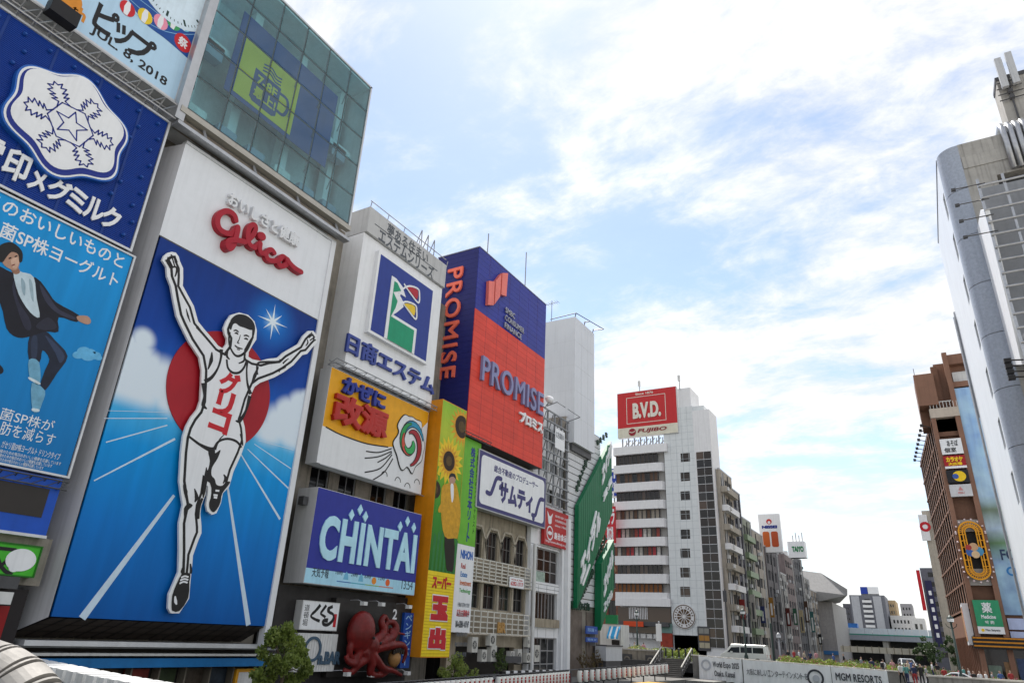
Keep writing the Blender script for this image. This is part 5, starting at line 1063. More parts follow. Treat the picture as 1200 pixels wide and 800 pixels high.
w_, h_ = rr[2]-rr[0], rr[3]-rr[1]
text(RS, '島治食品', (rr[0]+.40*w_, rr[1]+.20*h_, rr[2]-.06*w_, rr[1]+.40*h_), white_p, t, 0, .01, .03, split=True); text(RS, 'http://www.shimaji.co.jp', (rr[0]+.06*w_, rr[1]+.05*h_, rr[2]-.08*w_, rr[1]+.14*h_), white_p, t, 0, .01)
for i in range(3): text(RS, ('伝統の味をお届けします', '大阪道頓堀直売店', 'since 1948')[i], (rr[0]+.42*w_, rr[1]+(.82-i*.13)*h_, rr[2]-.08*w_, rr[1]+(.89-i*.13)*h_), white_p, t, 0, .01)
shape(RS, circle((rr[0]+.22*w_, rr[1]+.33*h_), .62, 28), 0, .012, 'fish_ring', white_p, t, holes=[circle((rr[0]+.22*w_, rr[1]+.33*h_), .5, 28)])
shape(RS, smooth_loop([(rr[0]+.13*w_, rr[1]+.33*h_), (rr[0]+.2*w_, rr[1]+.38*h_), (rr[0]+.3*w_, rr[1]+.36*h_), (rr[0]+.28*w_, rr[1]+.29*h_), (rr[0]+.18*w_, rr[1]+.28*h_)], 3), 0, .012, 'fish_mark', white_p, t)
shape(RS, smooth_loop([(rr[0]+.16*w_, rr[1]+.58*h_), (rr[0]+.27*w_, rr[1]+.6*h_), (rr[0]+.28*w_, rr[1]+.75*h_), (rr[0]+.33*w_, rr[1]+.9*h_), (rr[0]+.24*w_, rr[1]+.8*h_), (rr[0]+.18*w_, rr[1]+.8*h_), (rr[0]+.1*w_, rr[1]+.92*h_), (rr[0]+.13*w_, rr[1]+.74*h_)], 2), 0, .012, 'shrimp_mark', white_p, t)
# --- open steel billboard frame
t = thing('steel_sign_frame', 'empty dark steel lattice frame with small white notice beside the red box', 'frame', (-28.6, 55.4, 12.5))
SF = Face('L', -28.3); f0, f1, fz0, fz1 = 52.6, 58.2, 12.6, 21.2
for i in range(5): u = f0+(f1-f0)*i/4; panel(SF, (u-.07, fz0, u+.07, fz1), -.2, -.06, 'post', mid_grey, t)
for i in range(10): v = fz0+(fz1-fz0)*i/9; panel(SF, (f0-.07, v-.06, f1+.07, v+.06), -.055, .05, 'rail', mid_grey, t)
mb = MB()
for i in range(4):
    for j in range(0, 9, 3): u = f0+(f1-f0)*i/4; v = fz0+(fz1-fz0)*j/9; mb.bar(SF.pt(u, v, -.3), SF.pt(u+(f1-f0)/4, v+(fz1-fz0)/3, -.3), .07)
mb.build('bracing', dark_grey, t, kind='stuff')
for i in range(12):
    for j in range(3): panel(SF, (f0+.25+i*.46, fz0+.4+j*2.8, f0+.5+i*.46, fz0+1.6+j*2.8), -.62, -.5, 'old_panel', (dull_white, mid_grey, pane_green, dark_grey)[(i*5+j*3) % 4], t)
panel(SF, (55.2, 18.0, 57.2, 19.9), .05, .08, 'notice', white, t); text(SF, '広告募集中', (55.35, 19.0, 57.05, 19.6), mat('ink_grey', '#6a6f76'), t, .08, .085, .02)
for u in (f0+.3, f1-.3): mb = MB(); mb.bar(SF.pt(u, fz1, 0), SF.pt(u+.5, fz1+.5, 1.1), .08); mb.bar(SF.pt(u+.5, fz1+.5, 1.1), SF.pt(u-2.2 if u > 55 else u+2.2, fz1+.5, 1.1), .06); mb.build('lamp_boom', mid_grey, t)
# spotlight heads
sp_ = thing('spotlight', 'white spotlight head clamped by the far edge of the red box', 'spotlight', SF.pt(53.2, 22.0, .6)); mb = MB(); mb.lathe(SF.pt(53.0, 21.9, .5), [(.22, -.4), (.34, 0), (.36, .25), (.1, .5)], 12, 'y'); mb.build('head', white, sp_, smooth=True); mb = MB(); mb.bar(SF.pt(53.1, 21.2, .0), SF.pt(53.1, 21.8, .5), .08); mb.build('bracket', dark_grey, sp_)
# --- plain white box tower
t = thing('white_box_tower', 'tall blank pale box tower with a rail on its roof', 'tower', (-30, 61.3, 19))
mb = MB(); mb.box((-31.6, 58.8, 19.4), (-28.0, 63.7, 32.9)); tw = mb.build('box', mat('tower_white', (.66, .68, .72), .5, var=.05, scale=.4), t)
TW = Face('L', -28.0); TF = Face('F', 58.8)
for i in range(1, 5): panel(TW, (58.8, 19.4+i*2.7, 63.7, 19.41+i*2.7), 0, .006, 'panel_joint', pale_grey, t); panel(TF, (-31.6, 19.4+i*2.7, -28.0, 19.41+i*2.7), 0, .006, 'panel_joint', pale_grey, t)
for u in (60.4, 62.0): panel(TW, (u, 19.4, u+.01, 32.9), .0, .005, 'panel_joint', pale_grey, t)
panel(TW, (59.0, 18.7, 63.5, 19.4), -2.5, -.3, 'underside_gap', dark_grey, t)
for a, b_ in (((-28.0, 59, 33.4), (-26.9, 63.8, 33.3)), ((-31.0, 58.9, 33.2), (-28.0, 59, 33.4)), ((-28, 63.6, 33.3), (-26.9, 63.8, 33.3)), ((-27.5, 61.4, 33.35), (-28.2, 61.4, 33.35))): mb = MB(); mb.bar(a, b_, .08); mb.build('roof_rail', dark_grey, t)
for y_ in (59, 61.3, 63.5): mb = MB(); mb.bar((-28.1, y_, 32.9), (-28.0, y_, 33.4), .08); mb.build('rail_post', dark_grey, t)
an = thing('television_aerial', 'thin yagi aerial behind the blank pale tower', 'aerial', (-31, 59.2, 32.9)); mb = MB(); mb.tube([(-31, 59.2, 32.9), (-31, 59.2, 35.6)], .03, 6); mb.build('mast', dark_grey, an); mb = MB(); mb.bar((-31.6, 59.2, 35.2), (-30.2, 59.2, 35.3), .04); [mb.bar((-31.5+.25*i, 58.8, 35.2+.02*i), (-31.5+.25*i, 59.6, 35.2+.02*i), .025) for i in range(6)]; mb.build('elements', dark_grey, an)
# --- louvred building with slanting green signs
AB = Face('L', -28.6)
t = thing('louvred_building', 'pale louvred building carrying slanting green katakana signs', 'building', (-30, 62.6, -1.2))
l0, l1 = 58.45, 66.6; lz0, lz1 = AB.uv(672, 708)[1], 18.6
mb = MB(); mb.box((-42, l0, -1.2), (-28.75, l1, 22)); mb.build('core', dirty_concrete, t)
nl = 26
for i in range(nl): v = lz0+(lz1-lz0+3.3)*i/nl; panel(AB, (l0, v, l1, v+.58), -.1, .0, 'louvre_strip', mat('louvre_white', (.62, .63, .65), .5, var=.08, grime=.12), t)
panel(AB, (l0-.15, -1.2, l0+.4, 12), -.1, .35, 'corner_pier', white, t)
for u0_2, u1_2 in ((59.6, 62.2), (63.2, 65.6)): panel(AB, (u0_2, -1.2, u1_2, lz0-.5), -.12, -.06, 'doorway', mat('door_brown', (.16, .13, .11), .7, var=.3), t)
ag = mat('able_green', '#0d6b45', .45, var=.08)
def green_sign(label, px, letters, d, sub):
    g_ = thing('slanting_sign', label, 'sign', AB.pt(*AB.uv(*px[0]), .4), 'slanting green signs'); q = [AB.uv(*p) for p in px]; shape(AB, q, .15, d, 'board', ag, g_)
    us = [p[0] for p in q]; vs__ = [p[1] for p in q]
    for i in range(int((max(us)-min(us))/.5)):
        u = min(us)+.25+i*.5; ins = [(v0 + (u-p[0])/(c[0]-p[0])*(v1_-v0)) for p, c, v0, v1_ in [(q[k], q[(k+1) % len(q)], q[k][1], q[(k+1) % len(q)][1]) for k in range(len(q))] if (p[0]-u)*(c[0]-u) < 0]
        if len(ins) >= 2: panel(AB, (u, min(ins)+.05, u+.03, max(ins)-.05), d, d+.012, 'panel_joint', mat('able_dark', '#095236', .5), g_)
    for s, (a, c), h, bold in letters:
        A, C = AB.uv(*a), AB.uv(*c); n_ = len(s); ang = math.atan2(C[1]-A[1], C[0]-A[0])
        L_ = math.hypot(C[0]-A[0], C[1]-A[1]); cw_ = L_/n_
        for i, ch in enumerate(s):
            v_, f_, _ = glyph(ch, bold); xs = [k[0] for k in v_]; ys = [k[1] for k in v_]; mb_ = MB(); cu_ = A[0]+(C[0]-A[0])*(i+.5)/n_; cv_ = A[1]+(C[1]-A[1])*(i+.5)/n_
            for x, y, z in v_:
                fx = ((x-min(xs))/(max(xs)-min(xs))-.5)*cw_*.9; fy = ((y-min(ys))/(max(ys)-min(ys))-.5)*h
                mb_.v.append(AB.pt(cu_+fx*math.cos(ang), cv_+fx*math.sin(ang)+fy, d+.01+.14*z))
            mb_.f += list(f_); mb_.build('letter', white, g_)
    return g_
g1 = green_sign('larger green slanting sign with white katakana エイブル, upper left', [(672, 592), (711, 517), (712, 600), (670, 712)], [('エイブル', ((673, 672), (697, 606)), 1.9, .06), ('エイブル', ((699, 560), (711, 522)), 1.6, .06), ('賃貸', ((700, 585), (711, 560)), .8, .03)], .55, 0)
[AB.stroke(MB(), [AB.uv(*a), AB.uv(*c)], .28, .55, .66).build('sign_flourish', white, g1) for a, c in (((676, 684), (684, 662)), ((686, 625), (692, 600)))]
g2 = green_sign('smaller green slanting sign with white katakana, lower right by the corner', [(696, 660), (711, 632), (711, 690), (695, 738)], [('エイブル', ((698, 690), (709, 650)), 1.5, .06), ('エイブル', ((698, 712), (708, 694)), .7, .03)], .8, 0)
for a, c, s in (((674, 575), (688, 535), '賃貸マンション'), ((698, 520), (711, 508), '学生住宅'), ((675, 708), (694, 668), '仲介手数料家賃の半月分'), ((697, 655), (710, 628), '全国ネット'), ((697, 735), (709, 705), 'お部屋探し')):
    A, C = AB.uv(*a), AB.uv(*c); n_ = len(s)
    for i, ch in enumerate(s):
        q = (A[0]+(C[0]-A[0])*(i+.5)/n_, A[1]+(C[1]-A[1])*(i+.5)/n_); text(AB, ch, (q[0]-.26, q[1]-.3, q[0]+.26, q[1]+.3), mat('letter_dark_green', '#2f4a3c', .5), t, .02, .18, .04, name='wall_letter')
A = AB.uv(673, 722); text(AB, '不動産賃貸エイブル', (l0+.7, lz0-.42, l0+5.2, lz0+.35), mat('letter_dark_green', '#2f4a3c'), t, .02, .15, .03, split=True)
for i, (ya, yb) in enumerate(((733, 742), (746, 751.5))):
    b_t = thing('blue_direction_sign', ('upper' if i == 0 else 'lower') + ' small blue sign under the slanting green signs', 'sign', AB.pt(*AB.uv(686, yb), .6), 'small blue signs'); r = (AB.uv(680, ya)[0], AB.uv(686, yb)[1], AB.uv(693.5, ya)[0], AB.uv(686, ya)[1]); panel(AB, r, .5, .6, 'board', mat('direction_blue', '#2a4f9e', .45), b_t); text(AB, ('貸店舗 →', '管理 2F')[i], (r[0]+.3, r[1]+.3*(r[3]-r[1]), r[2]-.3, r[3]-.25*(r[3]-r[1])), mat('pale_ink', '#9cc4e8'), b_t, .6, .61)
    mb = MB(); AB.box(mb, r[2]-.3, r[2]-.2, r[1]-.3, r[3], -.1, .5); mb.build('bracket', mid_grey, b_t)
b_t = thing('white_shutter_box', 'plain pale metal shutter box at the foot of the louvred building', 'box', AB.pt(66.2, -1.2, 1)); r = (AB.uv(695, 760)[0], AB.uv(697, 773)[1], AB.uv(713, 760)[0]+.3, AB.uv(697, 756)[1]); panel(AB, r, .2, 1.3, 'cabinet', mat('shutter_pale', (.55, .57, .60), .4, .2, var=.08), b_t); panel(AB, (r[0], r[3], r[2], r[3]+.12), .1, 1.4, 'hood', dark_grey, b_t); panel(AB, (r[0]+.2, -1.2, r[2]-.2, r[1]), .3, 1.2, 'plinth', dark_grey, b_t)
# ================================================================ across the side street: brick building, blue roof sign, karaoke sign
BF = Face('F', 123.0)
t = thing('brick_building', 'red brick corner building with arched windows behind the karaoke sign', 'building', (-55, 126, -1))
x0, x1 = BF.uv(707, 640)[0]-9, BF.uv(727, 640)[0]; bz1 = BF.uv(715, 600)[1]
brick_m = mat('red_brick', (.24, .10, .065), .85, var=.25, scale=1.5, bump=.4, bscale=20)
cx0 = BF.uv(713, 690)[0]; mb = MB(); mb.box((x0, 123.4, -1), (x1, 134, bz1)); mb.build('core', brick_m, t)
facade(t, BF, (x0, -1, x1, bz1), 4, 5, brick_m, dark_grey, pane_dark, (.5, .55), (2, 2), .4, 1.0, .8, old_l)
for i in range(4):
    for j in (2, 3):
        cwid = (x1-x0-.6)/4; cu = x0+.3+(i+.5)*cwid; cv = -1+1.0+(j+1)*(bz1-.8)/5*.985; arc = [(cu+cwid*.3*math.cos(R_(a)), cv-.35+cwid*.3*math.sin(R_(a))) for a in range(0, 181, 20)]; mb = MB(); BF.stroke(mb, arc, .28, .003, .18, 0); mb.build('brick_arch', mat('arch_tan', (.35, .22, .14), .8), t)
t = thing('karaoke_sign', 'red vertical sign with white katakana カラ beside the white balconied block', 'sign', BF.pt(x1-1, 6, .6)); BF = Face('F', 118.5); r = (BF.uv(711.5, 620)[0], BF.uv(716, 637)[1], BF.uv(723, 620)[0], BF.uv(716, 594)[1]); panel(BF, r, .45, .8, 'board', mat('karaoke_red', '#c02430', .45), t); text(BF, 'カラ', (r[0]+.15, (r[1]+r[3])/2, r[2]-.1, r[3]-.35), white, t, .8, .83, .04, split=True); text(BF, '歌広場', (r[0]+.3, r[1]+.4, r[2]-.4, (r[1]+r[3])/2-.3), white, t, .8, .83, .03, split=True); panel(BF, (r[0]-.05, r[1]-.2, r[2]+.05, r[1]), .4, .85, 'bottom_trim', dull_white, t)
mb = MB(); BF.box(mb, r[0]+.2, r[0]+.35, r[1], r[3], .003, .449); mb.build('bracket', dark_grey, t)
RF = Face('F', 150.0)
t = thing('blue_roof_sign', 'blue and white roof sign with マンション lettering seen past the green signs', 'sign', RF.pt(RF.uv(716, 585)[0], RF.uv(716, 585)[1])); r = (RF.uv(711, 560)[0]-4, RF.uv(716, 575)[1], RF.uv(724, 560)[0], RF.uv(716, 549)[1]); panel(RF, r, -.5, 0, 'board', mat('roof_sign_blue', '#233f9e', .45), t); text(RF, 'ITT', (RF.uv(712, 560)[0], r[1]+.55*(r[3]-r[1]), r[2]-.3, r[3]-.3), white, t, 0, .1, .06, split=True); text(RF, 'マンション', (RF.uv(712, 560)[0], r[1]+.1*(r[3]-r[1]), r[2]-.2, r[1]+.45*(r[3]-r[1])), white, t, 0, .1, .05, split=True); r2_ = (r[0], RF.uv(716, 583)[1], r[2], r[1]-.1); panel(RF, r2_, -.5, 0, 'lower_board', white, t); text(RF, '売・建', (RF.uv(712, 580)[0], r2_[1]+.3, r2_[2]-.2, r2_[3]-.3), mat('roof_sign_blue', '#233f9e'), t, 0, .1, .05, split=True)
t2 = thing('back_street_block', 'tan block under the blue roof sign', 'building', (-70, 152, -1)); facade(t2, RF, (r[0]-6, -1, r[2]+1.2, r2_[1]-1.2), 5, 8, old_l, dark_grey, pane, (.6, .5)); mb = MB(); mb.box((r[0]-6, 150.3, -1), (r[2]+1.2, 162, r2_[1]-1.2)); mb.build('core', old_l, t2)
for u in (r[0]+1, r[2]-1): mb = MB(); mb.box((u-.15, 150.1, r2_[1]-1.2), (u+.15, 150.4, r2_[1])); mb.build('sign_post', mid_grey, t2)
aw = thing('blue_awning', 'bright blue striped awning at the street corner shop', 'awning', BF.pt(x1-.6, 2, .9)); ABm = mat('awning_blue', '#2f9ad2', .6)
BFa = Face('F', 78.0); ax0, ax1 = BFa.uv(711, 745)[0], BFa.uv(724, 745)[0]; azt, azb = BFa.uv(715, 733)[1], BFa.uv(719, 748)[1]
for i in range(6):
    a, b_ = ax0+(ax1-ax0)*i/6, ax0+(ax1-ax0)*(i+1)/6; mb = MB(); mb.quad((a, 78.9, azt), (a, 78.0, azb+.25), (b_, 78.0, azb+.25), (b_, 78.9, azt)); mb.quad((a, 78.0, azb+.25), (a, 78.0, azb), (b_, 78.0, azb), (b_, 78.0, azb+.25)); mb.build('awning_stripe', ABm if i % 3 != 1 else white, aw)
ks = thing('corner_kiosk', 'small corner kiosk with green roof lettering under the blue awning', 'kiosk', (ax0, 80, -1)); mb = MB(); mb.box((ax0-2, 79, -1.2), (ax1, 81.5, azt+.2)); mb.build('wall', dull_white, ks); mb = MB(); mb.box((ax0-.5, 78.85, azt+.25), (ax1-.4, 79.2, azt+1.2)); mb.build('green_fascia', mat('kiosk_green', '#1f7a4a', .5), ks); mb = MB(); mb.box((ax0+.2, 78.95, 0), (ax1-.2, 79.0, azb-.1)); mb.build('shop_opening', pane_dark, ks)
# ================================================================ white balconied block with the red roof sign
VY = 120.0; VF = Face('F', VY)
t = thing('balconied_block', 'white nine-storey block with ribbon balconies, tile wall and wheel emblem', 'building', (-39, 126, -.5))
vx0, vxm, vxc, vx1 = VF.uv(723, 640)[0], VF.uv(784, 640)[0], VF.uv(821, 640)[0], VF.uv(846, 640)[0]
vtop = VF.uv(750, 523)[1]; vtile = VF.uv(806, 476)[1]; vz0 = 0.0
tile_w = mat('tile_wall_white', (.66, .69, .70), .4, var=.06); bal_w = mat('balcony_white', (.74, .74, .75), .5, var=.05, grime=.1)
mb = MB(); mb.box((vx0, VY+1.2, vz0), (vxm-.3, VY+14, vtop)); mb.build('core', bal_w, t)
rows_px = [(529, 538.5), (549, 561), (570, 582), (591, 603), (612, 624)]
def vz(y): return VF.uv(750, y)[1]
pitch = vz(532)-vz(553.6)
for k_ in range(9):
    zb_ = vz(532+21.6*k_)
    mb = MB(); zt_ = zb_+pitch*.44
    pts = [(vx0-.2, VY-.6), (vxm-1.7, VY-.6), (vxm-.6, VY-.35), (vxm-.2, VY+.5), (vxm-.2, VY+2), (vx0-.2, VY+2)]
    if k_ == 0: pts = [(vx0-.2, VY-.6), (vxm+.6, VY-.6), (vxm+.6, VY+2), (vx0-.2, VY+2)]
    b_ = len(mb.v); n_ = len(pts); mb.v += [(x, y, zb_) for x, y in pts]+[(x, y, zt_) for x, y in pts]; mb.f += [tuple(b_+i for i in reversed(range(n_))), tuple(b_+n_+i for i in range(n_))]+[(b_+i, b_+(i+1) % n_, b_+n_+(i+1) % n_, b_+n_+i) for i in range(n_)]
    mb.build('balcony', bal_w, t)
    if k_ == 8: continue
    npn = 10; wz0, wz1 = zb_-pitch*.56, zb_; ww = (vxm-1.5-vx0)/npn
    for i in range(npn):
        w_o = piece('window', window_mesh(ww-.05, wz1-wz0, dark_grey, (1, 1), .07), t, (vx0+(i+.5)*ww, VY+.1, (wz0+wz1)/2)); 
        pm_ = (pane_brown, pane_dark, pane_brown, mat('pale_blind', '#8d857a', .5), pane_brown, mat('brown_blind', '#5a4538', .5))[(i*7+k_*5+i*i) % 6]
        if k_ in (4, 5): pm_ = mat('win_poster_%d' % ((i*3+k_) % 5), ('#a8a49c', '#8a3a30', '#b8b4b0', '#5a4a40', '#a03038')[(i*3+k_) % 5], .4, var=.4, scale=3)
        if k_ == 7: pm_ = mat('amber_blind', '#7a4a1c', .4, var=.3, scale=1)
        link('pane', pane_mesh(ww-.1, wz1-wz0-.05, pm_), w_o)
    panel(VF, (vxm-1.5, wz0, vxm-.35, wz1), -1.0, -.5, 'side_recess', mat('recess_grey', (.3, .29, .28), .8), t)
# tile wall with square windows
ops = []; sw0, sw1 = VF.uv(799, 600)[0], VF.uv(806.5, 600)[0]
for k_ in range(8):
    yy = 536+k_*20.9 if k_ < 8 else 0
    c = VF.uv(803, 535.7+k_*22.45); ops.append((c[0]-.85, c[1]-.8, c[0]+.85, c[1]+.8))
tz0 = VF.uv(810, 744)[1]
wall(VF, (vxm-.1, tz0, vxc, vtile), ops, .35, tile_w, t); mb = MB(); mb.box((vxm-.1, VY+.36, vz0), (vx1-1.5, VY+6, vtile-.02)); mb.build('tile_core', tile_w, t)
for o in ops: window(VF, (o[0]+o[2])/2, (o[1]+o[3])/2, 1.7, 1.6, t, fr_m, pane_brown, (1, 1), .2)
jm = mat('tile_joint', (.46, .50, .52), .6)
for i in range(1, 5): u = vxm+(vxc-vxm)*i/5; panel(VF, (u-.03, tz0, u+.03, vtile), 0, .008, 'tile_joint', jm, t)
for i in range(32): v = tz0+(vtile-tz0)*i/32; panel(VF, (vxm-.1, v-.025, vxc, v+.025), 0, .007, 'tile_joint', jm, t)
# chamfered corner bay with dark glass
gt_ = VF.uv(822, 529)[1]; mb = MB(); mb.box((vxc, VY-.1, vz0), (vx1-.5, VY+.3, vtile-1.0)); mb.box((vx1-1.5, VY+.3, vz0), (vx1-.5, VY+5, vtile-1.0)); mb.build('corner_bay', bal_w, t)
nb_ = 22
for j in range(nb_):
    z0_ = 1.5+(gt_-1.5)*j/nb_; z1_ = 1.5+(gt_-1.5)*(j+1)/nb_
    for i in range(2): u0_3 = vxc+.25+i*(vx1-vxc-.9)/2; panel(VF, (u0_3+.04, z0_+.06, u0_3+(vx1-vxc-.9)/2-.04, z1_-.06), .1, .16, 'glass_panel', pane_brown if j % 2 else pane_dark, t)
    panel(VF, (vxc+.25, z0_-.05, vx1-.65, z0_+.05), .1, .2, 'glazing_bar', pale_grey, t)
VL = Face('L', vx1-.5)
for j in range(9): window(VL, VY+2.6, 3+j*3.3, 2.6, 2.0, t, mid_grey, pane_dark, (2, 1), -.1); 
# ground floors
panel(VF, (vx0-.2, vz(710), vxm, vz(701)), -.3, .7, 'canopy_band', bal_w, t)
panel(VF, (vx0, vz(741), vxm-.2, vz(711)), -.3, .1, 'shop_glazing', pane_brown, t)
for i in range(12): u = vx0+(vxm-vx0)*(.22+i*.03); panel(VF, (u, vz(725), u+.1, vz(711)), .1, .25, 'white_slat', white, t)
panel(VF, (vx0, vz(733), vxm-.3, vz(728)), .1, 1.2, 'dark_awning', dark_grey, t); panel(VF, (VF.uv(734, 730)[0], vz(734), VF.uv(757, 730)[0], vz(728)), 1.2, 1.35, 'orange_sign', mat('shop_orange', '#d0481c', .45), t)
panel(VF, (VF.uv(772, 730)[0], vz(740), vxm, vz(729)), .1, .5, 'teal_sign', mat('shop_teal', '#6f8f88', .5), t); panel(VF, (VF.uv(774, 745)[0], vz(756), vxm, vz(740)), .1, .4, 'red_door', mat('shop_red', '#9a3a28', .5, var=.3, scale=2), t)
for i in range(7): u = vx0+.6+i*1.15; panel(VF, (u, vz(747), u+.9, vz(742)), .1, .16, 'shop_window', dull_white, t)
panel(VF, (VF.uv(818, 740)[0], vz(758), VF.uv(832, 740)[0], vz(731)), .12, .3, 'menu_board', dark_grey, t)
for i in range(2):
    for j in range(3): u = VF.uv(819.5+i*6.2, 740)[0]; panel(VF, (u, vz(755-j*8), u+.8, vz(749-j*8)), .3, .32, 'menu_sheet', mat('menu_%d' % j, ('#b0a890', '#a87a3a', '#8a8a84')[j], .5), t)
panel(VF, (vxm+.1, vz0, vxc-.2, tz0), -.5, -.36, 'entrance', mat('entrance_grey', (.22, .22, .23), .5, var=.5, scale=1.2), t)
# wheel emblem
wc = VF.uv(802, 722); whm = mat('wheel_brown', '#5a4632', .5)
shape(VF, circle(wc, 1.95, 40), .02, .2, 'wheel_disc', bal_w, t)
wr_ = shape(VF, circle(wc, 1.85, 40), .2, .25, 'wheel_ring', whm, t, holes=[circle(wc, 1.72, 40)]); 
for i in range(12):
    a0 = 2*math.pi*(i+.12)/12; a1_ = 2*math.pi*(i+.88)/12; shape(VF, [(wc[0]+.25*math.cos((a0+a1_)/2), wc[1]+.25*math.sin((a0+a1_)/2))]+[(wc[0]+1.15*math.cos(a0+(a1_-a0)*k_/4), wc[1]+1.15*math.sin(a0+(a1_-a0)*k_/4)) for k_ in range(5)], .2, .25, 'wheel_segment', whm, t)
for i in range(22):
    if i in (5, 11, 16): continue
    a = math.pi*.95-i*2*math.pi/22; shape(VF, [(wc[0]+r_*math.cos(a+s_), wc[1]+r_*math.sin(a+s_)) for r_, s_ in ((1.32, -.06), (1.58, -.05), (1.58, .05), (1.32, .06))], .2, .25, 'wheel_mark', whm, t)
# roof sign
t = thing('red_roof_sign', 'big red B.V.D. roof sign over a cream FUJIBO strip', 'billboard', VF.pt(VF.uv(760, 508)[0], VF.uv(760, 508)[1]))
SV = Face('F', VY-.3); r = (SV.uv(723.5, 480)[0], SV.uv(760, 510)[1], SV.uv(793.5, 480)[0], SV.uv(760, 456.5)[1]); zm = SV.uv(760, 498.5)[1]
panel(SV, r, -.8, 0, 'box', dull_white, t); panel(SV, (r[0]+.05, zm, r[2]-.05, r[3]-.05), 0, .03, 'red_face', mat('roof_red', '#bf2b2e', .45, var=.06), t); panel(SV, (r[0]+.05, r[1]+.05, r[2]-.05, zm), 0, .03, 'cream_face', mat('cream', '#d6d2c0', .45), t)
w_, h_ = r[2]-r[0], r[3]-zm
ink = mat('cream_ink', '#dedbcf', .4)
text(SV, 'B.V.D.', (r[0]+.27*w_, zm+.22*h_, r[0]+.74*w_, zm+.66*h_), ink, t, .03, .2, .05, split=True); text(SV, 'Since 1876', (r[0]+.32*w_, zm+.885*h_, r[0]+.62*w_, zm+.95*h_), ink, t, .03, .06, .02)
frame_bars(SV, (r[0]+.16*w_, zm+.10*h_, r[0]+.82*w_, zm+.84*h_), .10, .03, .06, 'line_border', ink, t)
cm = mat('maroon_ink', '#8e2430', .45); text(SV, 'FUJIBO', (r[0]+.34*w_, r[1]+.28*(zm-r[1]), r[0]+.82*w_, zm-.25*(zm-r[1])), cm, t, .03, .12, .02, split=True, shear=.2)
shape(SV, circle((r[0]+.25*w_, (r[1]+zm)/2), .72, 28), .03, .10, 'globe_mark', cm, t); mb = MB(); SV.stroke(mb, smooth_loop([(r[0]+.20*w_, (r[1]+zm)/2+.1), (r[0]+.25*w_, (r[1]+zm)/2-.1), (r[0]+.30*w_, (r[1]+zm)/2+.15)], 4, False), .14, .10, .13, 0); mb.build('globe_band', mat('cream', '#d6d2c0'), t)
panel(SV, (r[2]-.05, r[1]+3.2, r[2]+2.4, r[3]-.3), -6.5, -.9, 'lift_house', bal_w, t)
mb = MB()
for i in range(9): x = r[0]+.6+i*1.2; mb.bar((x, VY+.6, vtop), (x, VY+.6, r[1]), .22); mb.bar((x, VY+.6, vtop), (x+1.2, VY+1.8, r[1]), .14); mb.bar((x, VY+2.6, vtop), (x+.4, VY+1.6, r[1]), .14)
mb.build('trestle', mid_grey, t, kind='stuff')
for x in (r[0]+4.4, r[2]+.5): a_ = thing('roof_mast', 'short mast with lamp on the red roof sign' + (', middle of its top edge' if x < r[2] else ', at its right corner'), 'mast', (x, VY+1, r[3]), 'masts on the red roof sign'); mb = MB(); mb.tube([(x, VY+.4, r[3]-.5), (x, VY+.4, r[3]+2.0)], .08, 6); mb.build('pole', mid_grey, a_); mb = MB(); mb.box((x-.25, VY+.2, r[3]+1.2), (x+.15, VY+.6, r[3]+2.3)); mb.build('lamp_head', dull_white, a_)
